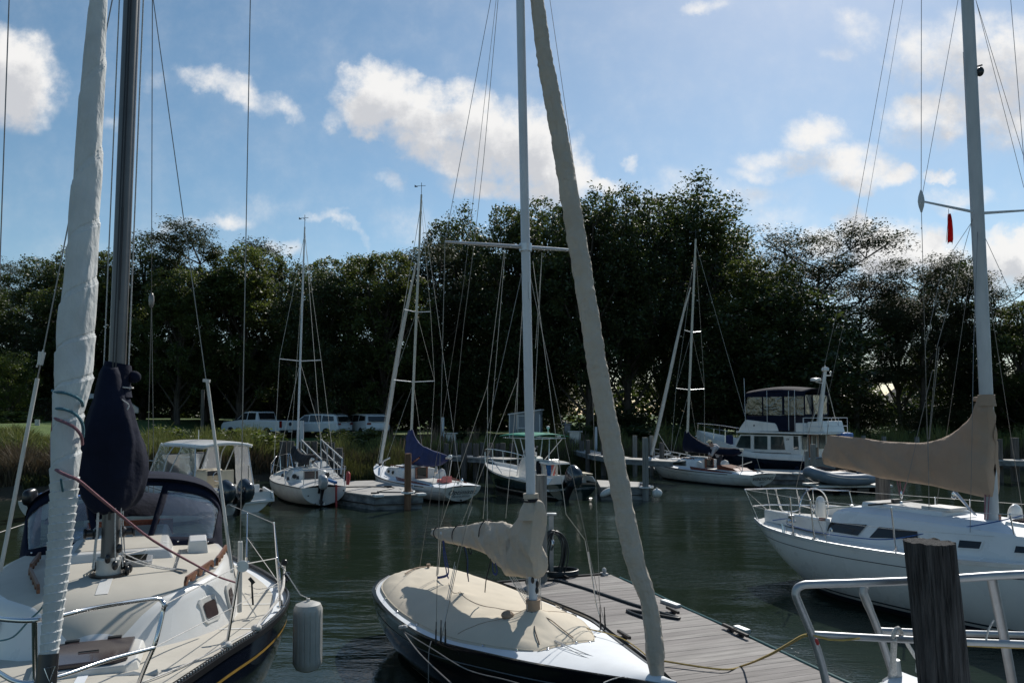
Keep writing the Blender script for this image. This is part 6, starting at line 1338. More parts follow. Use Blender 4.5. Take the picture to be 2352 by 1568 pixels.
# horseshoe buoy and stern bits
mb = MB(); hb = RB.p(*cR(2085, 375), 12.6); ring = [hb + Vector((.07 * cos(t), .11 * cos(t) * .4, .19 * sin(t))) for t in np.linspace(0, 6.28, 30)[:-1]]
mb.ell(hb, (.09, .17, .19)); mb.build('cowl_vent', 'white', B); mb = MB(); mb.ell(hb + Vector((-.02, .07, -.0)), (.085, .11, .14)); mb.build('vent_mouth', 'red', B)
mb = MB(); q = RB.g(*cR(765, 520), 1.13); mb.tube(curve([q, q + Vector((0, 0, .1)), q + Vector((.04, 0, .13)), q + Vector((.05, 0, .08))]), .016, 6); q = RB.g(*cR(435, 500), 1.12); mb.tube([q, q + Vector((-.03, 0, .16))], .014, 6); mb.tube([q + Vector((.04, 0, 0)), q + Vector((.0, .02, .13))], .012, 6); mb.parts('fairlead', 'steel', B)
mb = MB()
for y in (495, 508): mb.bar(RB.v(*cR(690, y - 100), -1.15), RB.v(*cR(735, y - 95), -1.15), .02, .02)
mb.parts('coaming_slat', 'varnish', B)

# ================================================================ near bow rail lower right, near piling
NB = Thing('motorboat', 'white bow with thick aluminium rails cut by the lower right corner', 'boat', (2.82, 4.55, 0), pi / 2)
B = NB.o
def pn(x, y, d, f=cR): return NB.p(*f(x, y), d)
mb = MB()
mb.tube(curve([pn(2300, 785, 4.7), pn(2147, 795, 4.75), pn(1900, 808, 4.8), pn(1640, 826, 4.85), pn(1330, 842, 4.88), pn(900, 858, 4.9), pn(640, 866, 4.9), pn(575, 872, 4.9), pn(538, 892, 4.9), pn(525, 925, 4.9), pn(530, 960, 4.9), pn(580, 1080, 4.92), pn(640, 1225, 4.95), pn(700, 1400, 4.98), pn(748, 1600, 5.0)], 5), .0265, 12)
mb.parts('bow_rail', 'alurail', B)
mb = MB(); mb.tube([pn(640, 1222, 4.95), pn(960, 1240, 4.95), pn(1400, 1262, 4.93), pn(2250, 1295, 4.85)], .024, 10); mb.tube([pn(1110, 1195, 5.4), pn(1380, 1205, 5.4), pn(2250, 1228, 5.4)], .024, 10)
mb.parts('mid_rail', 'alurail', B)
mb = MB(); mb.tube(curve([pn(1018, 880, 5.3), pn(1006, 920, 5.3), pn(1020, 970, 5.3), pn(1110, 1192, 5.35), pn(1235, 1560, 5.45)], 4), [.03] * 10 + [.026] * 7, 10); mb.tube([pn(1915, 812, 4.82), pn(2000, 1210, 5.1), pn(2070, 1600, 5.2)], .03, 10); mb.parts('rail_post', 'alurail', B)
mb = MB(); mb.lathe(pn(1232, 1560, 5.42), [(.085, -.03), (.085, 0), (.05, .03), (.035, .16)], 14); mb.build('rail_foot', 'alurail', B)
hn = Hull([(-4, 1.5), (-2, 1.4), (-.8, 1.1), (0, .75), (.6, .4), (.85, .2), (.95, .04)], [(-4, 1.2), (0, 1.34), (.95, 1.38)], keel=-.3, bow=(.5, .6), stern=(0, .1)); hn.build(B, ['white', 'white', 'antifoul']); hn.deck(B, ['deckwhite'], camber=.07)
mb = MB(); mb.tube(curve([pn(1205, 1510, 5.2), pn(1213, 1350, 5.1), pn(1216, 1240, 4.92), pn(1240, 1183, 4.9), pn(1270, 1195, 4.95), pn(1330, 1310, 5.2), pn(1400, 1415, 5.3)], 6), .014, 7); mb.tube(curve([pn(1225, 1250, 4.92), pn(1218, 1400, 5.1), pn(1225, 1500, 5.2)], 5), .02, 7); mb.tube(curve([pn(1395, 1300, 5), pn(1385, 1400, 5), pn(1380, 1490, 5)]), .006, 5); mb.tube(curve([pn(1878, 1262, 4.88), pn(1895, 1190, 4.86), pn(1932, 1120, 4.85)]), .006, 5); mb.parts('tied_rope', 'ropewhite', B)
mb = MB(); mb.tube(curve([G(*c3(2240, 1200), .5), G(*cR(0, 1470), .48), G(*cR(160, 1440), .5), P(*cR(320, 1375), 6.6), P(*cR(440, 1310), 5.8), P(*cR(560, 1240), 5.1), P(*cR(610, 1225), 4.97)], 6), .011, 6)
tag(mb.build('rope', 'ropeyellow', None), 'yellow rope running from the thick aluminium rail across the planks', 'rope')
mb = MB(); mb.tube([pn(640, 1225, 4.93), pn(760, 1258, 4.92), pn(860, 1262, 4.92), pn(980, 1250, 4.92)], .007, 6); mb.tube([pn(1690, 1295, 4.9), pn(1950, 1310, 4.88), pn(2200, 1316, 4.86)], .008, 6); mb.parts('yellow_line', 'ropeyellow', B)
mb = MB()
for i in range(3): mb.ell(pn(672 + 4 * i, 1265 + 9 * i, 4.9), (.012, .012, .014), 8, 5)
mb.parts('whipping', 'red', B)
p = P(*cR(1472, 550), 4.6); q = P(*cR(1556, 1568), 4.6)
piling('piling', 2134, 1243, 4.6, .142, 'pilingdark', 'thick dark weathered piling nearest the viewer at the lower right', lean=(.2, 0), n=120)
piling('piling', 2026, 1050, 15.8, .145, 'piling', 'dark piling standing behind the white sloop below its boom cover')
# ================================================================ far moorings
def wheel_(b, p, r, w, ax=(0, 1, 0)):
    t = MB().lathe(p, [(r * .55, -w / 2), (r * .93, -w / 2), (r, -w / 3), (r, w / 3), (r * .93, w / 2), (r * .55, w / 2)], 20, axis=ax).build('wheel', 'tyre', b)
    MB().lathe(p, [(r * .08, -w * .5), (r * .56, -w * .42), (r * .56, w * .42), (r * .08, w * .5)], 14, axis=ax).build('rim', 'alu', t)
def outboard(b, p, s=1., tilt=0., yaw=0., cowl='engine', leg='engineblack', dec=None):
    mt = Matrix.Translation(p) @ Matrix.Rotation(yaw, 4, 'Z') @ Matrix.Rotation(-tilt, 4, 'Y') @ Matrix.Scale(s, 4)
    f = lambda v: mt @ Vector(v)
    rows = []
    for (z, x0, x1, w) in [(.02, -.42, .06, .15), (.10, -.52, .12, .19), (.25, -.56, .14, .205), (.42, -.55, .14, .20), (.56, -.50, .12, .175), (.64, -.42, .06, .13), (.68, -.30, -.02, .07)]:
        row = []
        for k in range(20):
            a = 2 * pi * k / 20; c_ = cos(a); s_ = sin(a); row.append(f(((x0 + x1) / 2 + (x1 - x0) / 2 * (abs(c_) ** .7) * (1 if c_ > 0 else -1), w * (abs(s_) ** .7) * (1 if s_ > 0 else -1), z)))
        rows.append(row)
    m = MB().grid(rows, cv=True, cap0=True, cap1=True).build('outboard_motor', cowl, b, smooth=50)
    q = MB(); R2 = [f((-.20, 0, .02)), f((-.2, 0, -.2)), f((-.2, 0, -.75))]
    rows = []
    for (z, x0, x1, w) in [(.04, -.4, .02, .13), (-.12, -.34, -.02, .09), (-.4, -.32, -.04, .06), (-.62, -.34, -.03, .05), (-.66, -.48, -.02, .09), (-.69, -.48, -.02, .09), (-.7, -.34, -.04, .045), (-.95, -.28, -.1, .02)]:
        rows.append([f(((x0 + x1) / 2 + (x1 - x0) / 2 * cos(2 * pi * k / 14), w * sin(2 * pi * k / 14), z)) for k in range(14)])
    q.grid(rows, cv=True, cap0=True, cap1=True); q.build('leg', leg, m, smooth=50)
    q = MB(); q.tube([f((.02, 0, -.80)), f((-.08, 0, -.80)), f((-.3, 0, -.80)), f((-.44, 0, -.80))], [.02 * s, .055 * s, .055 * s, .03 * s], 12); q.build('gearcase', leg, m)
    q = MB()
    for k in range(3):
        a = k * 2.094; e1 = Vector((0, cos(a), sin(a))); e2 = Vector((0, -sin(a), cos(a)))
        q.slab([f(Vector((-.44, 0, -.8)) + e1 * .04), f(Vector((-.47, 0, -.8)) + e1 * .1 + e2 * .07), f(Vector((-.45, 0, -.8)) + e1 * .17 + e2 * .03), f(Vector((-.42, 0, -.8)) + e1 * .16 - e2 * .04)], (mt.to_3x3() @ Vector((.012, 0, 0))))
    q.build('propeller', 'steel', m, smooth=0)
    q = MB(); q.slab([f((0, -.12, .1)), f((0, .12, .1)), f((.03, .12, -.35)), f((.03, -.12, -.35))], mt.to_3x3() @ Vector((.08, 0, 0))); q.build('bracket', leg, m, smooth=0)
    if dec: text_obj('lettering', dec, .085 * s, 'textwhite', m, Matrix(mt) @ Matrix.Translation((-.22, -.208, .45)) @ Matrix.Rotation(pi / 2, 4, 'X'), ext=.001)
    if dec: text_obj('lettering', dec, .085 * s, 'textwhite', m, Matrix(mt) @ Matrix.Translation((-.22, .208, .45)) @ Matrix.Rotation(pi, 4, 'Z') @ Matrix.Rotation(pi / 2, 4, 'X'), ext=.001)
    return m
def cover2(b, name, m, cols, hw, n=46, N_=24, seed=0, wr=1., t=0.):
    rows = []
    for i in range(n):
        q = i / (n - 1) * (len(cols) - 1); j = min(int(q), len(cols) - 2); fr_ = q - j
        a = b.v(lerp(cols[j][0][0], cols[j + 1][0][0], fr_), lerp(cols[j][0][1], cols[j + 1][0][1], fr_), t); c_ = b.v(lerp(cols[j][1][0], cols[j + 1][1][0], fr_), lerp(cols[j][1][1], cols[j + 1][1][1], fr_), t)
        w = stab(hw, i / (n - 1)); row = []
        for k in range(N_):
            an = 2 * pi * k / N_; u = .5 + .5 * cos(an); sn = sin(an); sg = 1 if sn >= 0 else -1; p = c_.lerp(a, u)
            f_ = (noise.noise(Vector((p.x * 2.2 + seed, p.z * 2, sg))) * .05 + noise.noise(Vector((p.x * 6 + p.z * 4 + seed, p.z * 2 - p.x, sg * 2))) * .035) * wr
            row.append(p + Vector((0, sg * (w * abs(sn) ** .8 * (.5 + .6 * (1 - u)) + f_ * abs(sn)), f_ * .3)))
        rows.append(row)
    return MB().grid(rows, cv=True, cap0=True, cap1=True).build(name, m, b.o, smooth=75)
def rig(T, base, top, r, m, spreaders, jib=None, jr=None, jm='sailwhite2', cps=(), stays=(), t0=.02, vane=True, mx=0., ja=0):
    """mast from px base to px top on the centre plane"""
    B = T.o; b0 = T.v(*base, 0); t1 = T.v(*top, 0); mb = MB(); mb.tube([b0, b0.lerp(t1, .6), t1], [r, r * .95, r * .7], 12, flat=.8); ms = mb.build('mast', m, B, smooth=60)
    def at(z): return b0.lerp(t1, (z - b0.z) / (t1.z - b0.z))
    mb = MB(); sp = []; w_ = MB()
    for (yl, hw) in spreaders:
        zc = T.v(lerp(base[0], top[0], (base[1] - yl) / (base[1] - top[1])), yl, 0).z; c_ = at(zc)
        for sd in (1, -1): e = c_ + Vector((-.08, sd * hw, .06)); mb.tube([c_, e], .018, 6); sp.append((e, sd))
    if sp: mb.parts('spreader', 'alu', B)
    for (cx_, cy, cz) in cps:
        for sd in (1, -1):
            ch = Vector((cx_, sd * cy, cz)); es = [e for e, s_ in sp if s_ == sd]; w_.tube([ch] + es + [at(t1.z * .97)], .0075, 4); w_.tube([ch + Vector((.15, -sd * .08, 0)), at(es[0].z - .1) if es else at(t1.z * .6)], .0065, 4)
            if len(es) > 1: w_.tube([es[0], at(es[1].z - .05)], .006, 4)
    for p, q in stays: w_.tube([p, q], .0075, 4)
    w_.parts('shroud', 'wirelight', B)
    if jib:
        P_ = [T.v(*q, 0) for q in jib]; pts = curve(P_, 8); k = len(pts)
        MB().tube(pts, [plerp([(q, 0, 0) for q in jr], i / (k - 1)).x for i in range(k)], 12, shape=lambda i, a: 1 + .1 * noise.noise(Vector((cos(a) * 2, sin(a) * 2, i * .5)))).build('furled_jib', jm, B, smooth=70)
        MB().lathe(P_[0] + Vector((0, 0, -.12)), [(.05, 0), (.09, .01), (.06, .03), (.06, .08), (.09, .1), (.05, .12)], 12).build('furler_drum', 'black', B)
    if vane:
        mb = MB(); mb.tube([t1, t1 + Vector((0, 0, .5))], .012, 5); mb.bar(t1 + Vector((-.14, -.12, .36)), t1 + Vector((.16, .14, .38)), .015, .015); mb.bar(t1 + Vector((-.2, .1, .3)), t1 + Vector((.1, -.05, .3)), .012, .012); mb.slab([t1 + Vector((.12, .1, .34)), t1 + Vector((.24, .2, .34)), t1 + Vector((.24, .2, .44))], (.01, -.01, 0)); mb.build('wind_vane', 'black', ms)
    return ms, at
def daysailer(T, name, txt, sub, sc, script):
    B = T.o
    h = Hull([(0, .80), (1, .98), (2.5, 1.18), (4, 1.25), (5.5, 1.06), (6.8, .62), (7.6, .26), (8, .012)], [(0, .60), (2, .60), (4, .64), (6, .74), (8, .96)], keel=-.3, bow=(.9, .6), stern=(.2, .34), flare=2.3)
    h.build(B, ['white', 'white', 'antifoul', 'white2'], zrows=(.10, .05, .0, -.08)); h.stripe(B, 'black', .03, .035, name='rub_strake', a=1.2); h.stripe(B, 'textgrey', .19, .012); h.stripe(B, 'antifoul', .07, .07, name='boot_stripe', absz=True)
    h.deck(B, ['deckwhite'], camber=.07)
    TSd = [(6.5, .16, .08, .74, .82), (6.2, .38, .28, .72, .93), (5.6, .58, .46, .70, 1.02), (4.5, .74, .60, .64, 1.06), (3.45, .78, .66, .60, 1.06), (3.4, .78, .66, .60, 1.04)]
    trunk(B, TSd, ['white', 'deckwhite'], r=.05, camber=.07)
    for sd in (1, -1):
        for x in (5.3, 4.7): portlight(TSd, B, x, sd, .17, .2, .5, frame='steel', glass='darkglass', k=.6)
    for sd in (1, -1): handrail(B, (5.3, sd * .5, 1.09), (3.8, sd * .58, 1.10), 6, .05, 'teak')
    MB().box((4.1, 0, 1.17), (1.1, .6, .05)).build('companion_hatch', 'white', B, bevel=.015)
    o = MB().box((3.37, 0, .88), (.05, .56, .50)).build('companion_door', 'varnish', B); MB().box((3.34, 0, .9), (.02, .40, .40)).build('pane', 'darkglass', o)
    mb = MB()
    for sd in (1, -1): mb.grid([[(lerp(3.6, 1.1, i / 12), sd * (stab(h.B, lerp(3.6, 1.1, i / 12)) * (.80 if i else .78)), .58), (lerp(3.6, 1.1, i / 12) , sd * (stab(h.B, lerp(3.6, 1.1, i / 12)) * .84), .58 + .20 * (1 - i / 16)), (lerp(3.6, 1.1, i / 12), sd * (stab(h.B, lerp(3.6, 1.1, i / 12)) * .84 - .03), .58 + .20 * (1 - i / 16)), (lerp(3.6, 1.1, i / 12), sd * (stab(h.B, lerp(3.6, 1.1, i / 12)) * .80 - .03), .58)] for i in range(13)], cv=True)
    mb.parts('coaming', 'varnish', B, smooth=0)
    MB().prism([(1.2, -.6), (3.36, -.7), (3.36, .7), (1.2, .6)], .60, .66, fn=lambda a, b_, z: (a, b_, z + .01)).build('cockpit_well', 'white2', B, smooth=0)
    for sd in (1, -1): MB().slab([(3.35, sd * .5, .6), (3.35, sd * .85, .6), (2.95, sd * .86, .6), (2.9, sd * .86, .8), (3.0, sd * .85, 1.0), (3.2, sd * .83, 1.05), (3.35, sd * .8, 1.0)], (0, sd * .03, 0)).build('seat_back', 'white', B, smooth=0)
    mb = MB(); mb.box((.35, 0, .70), (.07, .07, .1)); mb.box((.1, .0, .64), (.1, .05, .08)); mb.parts('stern_fitting', 'steel', B)
    zt = .34; tp = h.pt(0, .5, 0, 1); bt = h.pt(0, .18, 0, 1); ydir = (tp - bt); ydir.y = 0; ydir.normalize()
    c_ = Vector((lerp(bt.x, tp.x, (zt - .18) / .32), 0, zt)); out = Vector((-1, 0, 0)) - ydir * Vector((-1, 0, 0)).dot(ydir); out.normalize()
    text_obj('name_lettering', txt, sc, 'text', B, face_mat(c_ + out * .012 + ydir * .06, (0, -1, 0), ydir), shear=.45 if script else .15, sx=1.05)
    text_obj('port_lettering', sub, sc * .42, 'textgrey', B, face_mat(c_ + out * .012 - ydir * .11, (0, -1, 0), ydir), shear=.1)
    MB().ell(Vector((bt.x, 0, .10)) + out * .03, (.03, .04, .035)).build('exhaust', 'black', B)
    return h
HSL = lambda d: atan2(d[1], d[0])
# ---------------------------------------------------------------- Optimistic
dO = Vector((-4.35, 6.5, 0)).normalized()
OB = Thing('sailboat', 'white daysailer with blue sail cover, red brown companionway and the name Optimistic on its stern', 'sailboat', (-1.83, 27.6, 0), HSL(dO))
hO = daysailer(OB, 'o', 'Optimistic', 'NEW SUFFOLK', .27, True); B = OB.o
rig(OB, (941, 1085), (968, 447), .065, 'ivoryspar', [(877, .95), (717, .62)], [(873, 1063), (890, 965), (905, 870), (922, 770), (938, 690), (955, 606)], [.07, .085, .085, .08, .06, .03], 'sailwhite2', cps=[(4.9, 1.15, .65)], stays=[(Vector((.15, 0, .65)), OB.v(968, 450, 0)), (Vector((7.85, 0, 1.0)), OB.v(966, 480, 0))])
cover2(OB, 'sail_cover', 'bluecanvas', [((946, 985), (932, 1060)), ((950, 1000), (940, 1066)), ((958, 1016), (955, 1072)), ((975, 1026), (972, 1070)), ((995, 1034), (985, 1062)), ((1015, 1044), (1000, 1058))][0:0] + [((935, 1002), (932, 1050)), ((938, 988), (936, 1064)), ((946, 984), (944, 1068)), ((952, 1000), (952, 1068)), ((960, 1014), (962, 1070)), ((972, 1024), (975, 1071)), ((985, 1030), (988, 1071)), ((1000, 1036), (1003, 1070)), ((1015, 1041), (1014, 1066)), ((1026, 1045), (1024, 1060))], [(0, .05), (.15, .16), (.4, .22), (.7, .2), (1, .1)], seed=4, wr=1.5)
mb = MB(); mb.tube([OB.v(945, 1062, 0), OB.v(1032, 1050, 0)], .05, 8); mb.build('boom', 'ivoryspar', B); MB().ell(OB.v(1034, 1049, 0), (.10, .08, .09)).build('boom_end', 'white', B)
mb = MB(); q = [OB.v(*cO(1545, 180), 0), OB.v(*cO(1480, 700), 0)]; mb.tube([OB.v(*cO(1590, 190), 0), Vector((1.1, 0, .7))], .02, 6); mb.tube([OB.v(*cO(1300, 260), 0), OB.v(*cO(1290, 430), .1)], [.03, .07], 8); mb.parts('mainsheet', 'wirelight', B)
mb = MB(); mb.tube(curve([OB.v(*cO(255, 320), 0), OB.v(*cO(258, 220), 0), OB.v(*cO(300, 180), .0), OB.v(*cO(385, 140), .3)]), .035, 8); mb.build('jib_boom', 'alu', B)
mb = MB(); mb.tube([OB.v(*cO(810, 250), .2), OB.v(*cO(975, 130), .2)], .045, 8); mb.build('tiller_stack', 'varnish', B)
mb = MB(); q = Vector((.9, -.35, .66)); mb.prism([(0, 0), (.5, 0), (.42, .12), (.15, .1), (.02, .25)], -.2, .2, fn=lambda a, b_, z: (1.0 + a, .1 + z, .68 + b_)); mb.build('cushion', 'pinkcloth', B, smooth=0)
MB().ell(Vector((.4, -.2, .78)), (.06, .06, .1)).build('stern_light', 'steel', B)
mb = MB(); mb.tube(curve([(1.9, 1.05, .62), (1.6, 1.3, .5), (1.3, 1.7, .45), (1.2, 2.0, .55)]), .015, 6); mb.build('dock_line', 'ropewhite', B)
# ---------------------------------------------------------------- the second daysailer with the man aboard
dW = Vector((-.56, .83, 0)).normalized(); dW = Vector((7.5 - 11.2, 39.9 - 33.3, 0)).normalized()
WB = Thing('sailboat', 'white daysailer with dark navy sail cover and WINDSONG lettered on its stern', 'sailboat', (11.25, 33.2, 0), HSL(dW))
hW = daysailer(WB, 'w', 'WINDSONG', 'ORIENT', .22, False); B = WB.o
rig(WB, (1577, 1040), (1598, 549), .07, 'ivoryspar', [(895, .95), (763, .55)], [(1496, 1044), (1511, 985), (1530, 900), (1548, 815), (1567, 730), (1586, 661)], [.07, .085, .085, .08, .06, .03], 'sailwhite2', cps=[(4.9, 1.15, .65)], stays=[(Vector((.15, 0, .65)), WB.v(1597, 556, 0)), (Vector((7.85, 0, 1.0)), WB.v(1595, 600, 0))])
cW2 = cW
def CC(f, L_): return [(f(*a), f(*b_)) for a, b_ in L_]
cover2(WB, 'sail_cover', 'navycanvas', CC(cW, [((698, 90), (690, 400)), ((720, 45), (705, 412)), ((770, 70), (760, 420)), ((830, 140), (830, 428)), ((900, 190), (900, 436)), ((1000, 255), (1000, 446)), ((1150, 310), (1150, 458)), ((1300, 335), (1300, 470)), ((1450, 350), (1450, 484)), ((1580, 355), (1570, 490)), ((1655, 362), (1650, 465)), ((1675, 370), (1672, 440))]), [(0, .06), (.15, .2), (.4, .26), (.7, .26), (.95, .18), (1, .08)], seed=9, wr=1.2)
mb = MB(); mb.tube([WB.v(*cW(760, 400), 0), WB.v(*cW(1725, 385), 0)], .06, 8); mb.build('boom', 'ivoryspar', B)
mb = MB(); mb.tube([WB.v(*cW(1712, 395), 0), WB.v(*cW(1705, 770), 0)], .018, 6); mb.tube([WB.v(*cW(240, 85), 0), WB.v(*cW(450, 430), .0)], .015, 6); mb.tube([WB.v(*cW(1490, 720), 0), WB.v(*cW(1870, 590), -.3)], .02, 6); mb.parts('mainsheet', 'wirelight', B)
mb = MB(); mb.tube(curve([WB.v(*cW(175, 530), 0), WB.v(*cW(190, 500), 0), WB.v(*cW(460, 440), 0)]), .04, 8); mb.build('jib_boom', 'alu', B)
mb = MB(); mb.prism([(0, 0), (1.3, 0), (1.3, .22), (.3, .12)], -.45, .45, fn=lambda a, b_, z: (1.2 + a, z - .1, .66 + b_)); mb.build('cockpit_seat', 'varnish', B, smooth=0)
# ---------------------------------------------------------------- person bending in the cockpit
def person():
    pW = WB.m @ Vector((2.9, .25, .56)); pW = P(1652, 1085, pW.y); z0 = .45
    T = Thing('person', 'person in pale shirt and straw cap bending over in the cockpit of the WINDSONG', 'person', (pW.x, pW.y, z0), 0)
    def J(x, z, y=0.): return Vector((x, y, z))      # x right in the picture, y away
    V_ = []; E = []; RR = []
    def a(v, r, par=None): V_.append(v); RR.append(r); E.append((par, len(V_) - 1)) if par is not None else None; return len(V_) - 1
    pel = a(J(.0, .86), .15); sp1 = a(J(-.06, 1.05), .15, pel); sp2 = a(J(-.19, 1.24), .17, sp1); nk = a(J(-.33, 1.36), .07, sp2); hd_ = a(J(-.40, 1.42), .085, nk); ht_ = a(J(-.44, 1.5), .09, hd_); ch = a(J(-.49, 1.40), .05, hd_); ns = a(J(-.535, 1.45), .014, ht_)
    for sd in (-1, 1):
        h1 = a(J(.02, .82, .1 * sd), .10, pel); kn = a(J(-.08 + .1 * (sd > 0), .46, .12 * sd), .065, h1); an_ = a(J(.02 + .06 * sd, .08, .12 * sd), .042, kn); ft = a(J(-.10 + .06 * sd, .03, .13 * sd), .04, an_); 
        sh_ = a(J(-.24, 1.25, .19 * sd), .065, sp2); el = a(J(-.36, .98, .24 * sd), .045, sh_); wr_ = a(J(-.44, .78, .17 * sd), .028, el); pm = a(J(-.47, .71, .15 * sd), .033, wr_)
        for k in range(4): f1 = a(J(-.48 + .012 * k, .655, (.12 + .018 * k) * sd), .010, pm); a(J(-.465 + .012 * k, .62 + .005 * abs(k - 1), (.12 + .018 * k) * sd), .008, f1)
        t1 = a(J(-.50, .69, .11 * sd), .011, pm); a(J(-.505, .655, .10 * sd), .009, t1)
    me = bpy.data.meshes.new('body'); me.from_pydata(V_, [e for e in E], []); o = bpy.data.objects.new('body', me); COL.objects.link(o); o.parent = T.o
    me.materials.append(M['skin']); md = o.modifiers.new('skin', 'SKIN'); sv = me.skin_vertices[0].data
    for i, r in enumerate(RR): sv[i].radius = (r, r)
    sv[0].use_root = True; s_ = o.modifiers.new('s', 'SUBSURF'); s_.levels = 1; s_.render_levels = 1
    bpy.context.view_layer.update(); dg = bpy.context.evaluated_depsgraph_get(); m2 = bpy.data.meshes.new_from_object(o.evaluated_get(dg)); o.modifiers.clear(); o.data = m2; m2.materials.clear(); m2.materials.append(M['skin'])
    for p_ in m2.polygons: p_.use_smooth = True
    q = MB(); q.tube(curve([J(.03, .80), J(-.0, .92), J(-.07, 1.06), J(-.17, 1.21), J(-.27, 1.31), J(-.31, 1.34)], 4), [.17, .172, .175, .178, .18, .182, .187, .19, .193, .195, .195, .195, .19, .185, .175, .16, .145, .12, .10, .095, .09], 18, flat=1.12, shape=lambda i, a_: 1 + .07 * noise.noise(Vector((cos(a_) * 2, sin(a_) * 2, i * .35)))); q.build('shirt', 'shirt', T.o, smooth=70)
    q = MB()
    for sd in (-1, 1): q.tube(curve([J(-.21, 1.27, .13 * sd), J(-.27, 1.2, .21 * sd), J(-.36, .98, .245 * sd), J(-.41, .86, .21 * sd)], 4), [.085] * 5 + [.075] * 4 + [.062] * 4, 12)
    q.parts('sleeve', 'shirt', T.o, smooth=70)
    q = MB()
    for sd in (-1, 1): q.tube(curve([J(.02, .86, .07 * sd), J(.02, .74, .1 * sd), J(-.08 + .1 * (sd > 0), .46, .125 * sd), J(.02 + .06 * sd, .09, .12 * sd)], 4), [.135, .13, .125, .12, .115, .11, .10, .09, .085, .08, .075, .07, .068], 14)
    q.parts('trouser_leg', 'trousers', T.o, smooth=70); MB().ell(J(.02, .86), (.165, .175, .12)).build('trouser_seat', 'trousers', T.o)
    q = MB(); q.ell(J(-.445, 1.52), (.105, .095, .075)); q.slab([J(-.52, 1.53, -.06), J(-.52, 1.53, .06), J(-.61, 1.49, .045), J(-.61, 1.49, -.045)], (0, 0, .012)); q.build('cap', 'cap', T.o, smooth=60)
    MB().ell(J(-.39, 1.475), (.085, .09, .075)).build('hair', 'hair', T.o)
    q = MB()
    for sd in (-1, 1): q.ell(J(-.52, 1.475, .032 * sd), (.012, .013, .01), 8, 6); 
    q.parts('eye', 'textwhite', T.o); MB().box(J(-.522, 1.405), (.012, .045, .008)).build('mouth', 'pinkcloth', T.o)
    q = MB()
    for sd in (-1, 1): q.ell(J(-.42, 1.45, .088 * sd), (.022, .01, .03), 8, 6)
    q.parts('ear', 'skin', T.o)
    q = MB()
    for sd in (-1, 1): q.ell(J(-.05 + .06 * sd, .04, .125 * sd), (.13, .05, .045), 10, 6)
    q.parts('shoe', 'white2', T.o)
person()
# ---------------------------------------------------------------- small white racer, seen from astern
dJ = Vector((-.442, .897, 0)); JB = Thing('sailboat', 'small white sloop with black sail cover, tilted outboard and red rudder by the gangway', 'sailboat', (-6.68, 26.45, 0), HSL(dJ)); B = JB.o
hJ = Hull([(0, .78), (1, 1.02), (2.4, 1.30), (3.6, 1.34), (4.8, 1.12), (6, .66), (6.9, .22), (7.3, .012)], [(0, .70), (3, .74), (7.3, .92)], keel=-.28, bow=(.9, .5), stern=(.12, .32), flare=2.6)
hJ.build(B, ['white2', 'antifoul', 'antifoul', 'white'], zrows=(.06, .02, -.04, -.1)); hJ.stripe(B, 'black', .02, .025, name='rub_strake'); hJ.deck(B, ['white'], camber=.10)
trunk(B, [(5.6, .2, .1, .8, .86), (5.2, .5, .35, .78, .96), (4.4, .72, .5, .76, 1.08), (3.0, .86, .6, .74, 1.12), (2.5, .88, .62, .74, 1.12), (2.45, .88, .62, .74, 1.08)], ['white', 'white'], r=.08, camber=.08)
MB().box((2.44, -.02, .93), (.03, .52, .34)).build('companionway', 'brownglass', B); MB().box((2.9, 0, 1.2), (.9, .6, .04)).build('sliding_hatch', 'white', B, bevel=.01)
for y in (.62, -.62):
    o = MB().lathe((2.40, y, .93), [(.09, 0), (.09, .02), (.06, .025)], 16, axis=(-1, 0, 0)).build('compass', 'black', B)
rig(JB, (681, 1084), (700, 521), .055, 'whitespar', [(829, .85)], None, cps=[(3.6, 1.22, .78)], stays=[(Vector((.05, 0, .75)), JB.v(700, 524, 0)), (Vector((7.2, 0, .95)), JB.v(698, 600, 0))])
cover2(JB, 'sail_cover', 'blackcanvas', CC(cJ, [((762, 290), (752, 470)), ((775, 235), (765, 490)), ((820, 240), (800, 510)), ((850, 320), (840, 540)), ((900, 370), (900, 575)), ((960, 395), (960, 598)), ((1020, 402), (1020, 605)), ((1090, 408), (1070, 600)), ((1140, 412), (1100, 580)), ((1165, 420), (1130, 540))]), [(0, .05), (.15, .13), (.5, .19), (.85, .2), (1, .1)], seed=2, wr=1.6)
MB().tube([JB.v(*cJ(800, 560), 0), JB.v(*cJ(1150, 500), 0)], .045, 8).build('boom', 'alu', B); MB().tube(curve([JB.v(*cJ(1120, 490), .1), JB.v(*cJ(1090, 560), .1), JB.v(*cJ(1110, 640), .1), JB.v(*cJ(1070, 660), .1)]), .05, 6).build('sail_bundle', 'sailwhite2', B)
mb = MB(); px_ = []; mb.tube(curve([(5.6, 1.0, .84), (5.9, .8, 1.45), (6.5, .52, 1.5), (7.25, .12, 1.52), (7.3, 0, 1.52), (7.25, -.12, 1.52), (6.5, -.52, 1.5), (5.9, -.8, 1.45), (5.6, -1.0, .84)], 5), .017, 7)
for p_, q_ in (((6.5, .52, 1.5), (6.4, .5, .88)), ((6.5, -.52, 1.5), (6.4, -.5, .88)), ((7.25, .05, 1.5), (7.0, .12, .92)), ((7.25, -.05, 1.5), (7.0, -.12, .92))): mb.tube([p_, q_], .015, 6)
mb.parts('pulpit', 'steel', B)
mb = MB(); mb.tube(curve([(1.6, 1.08, .72), (1.55, 1.1, 1.3), (.2, .82, 1.32), (.05, .6, 1.32), (.05, -.6, 1.32), (.2, -.82, 1.32), (1.55, -1.1, 1.3), (1.6, -1.08, .72)], 4), .016, 7)
for y in (.7, -.75, .3): mb.tube([(.08, y, 1.32), (.12, y, .7)], .014, 6)
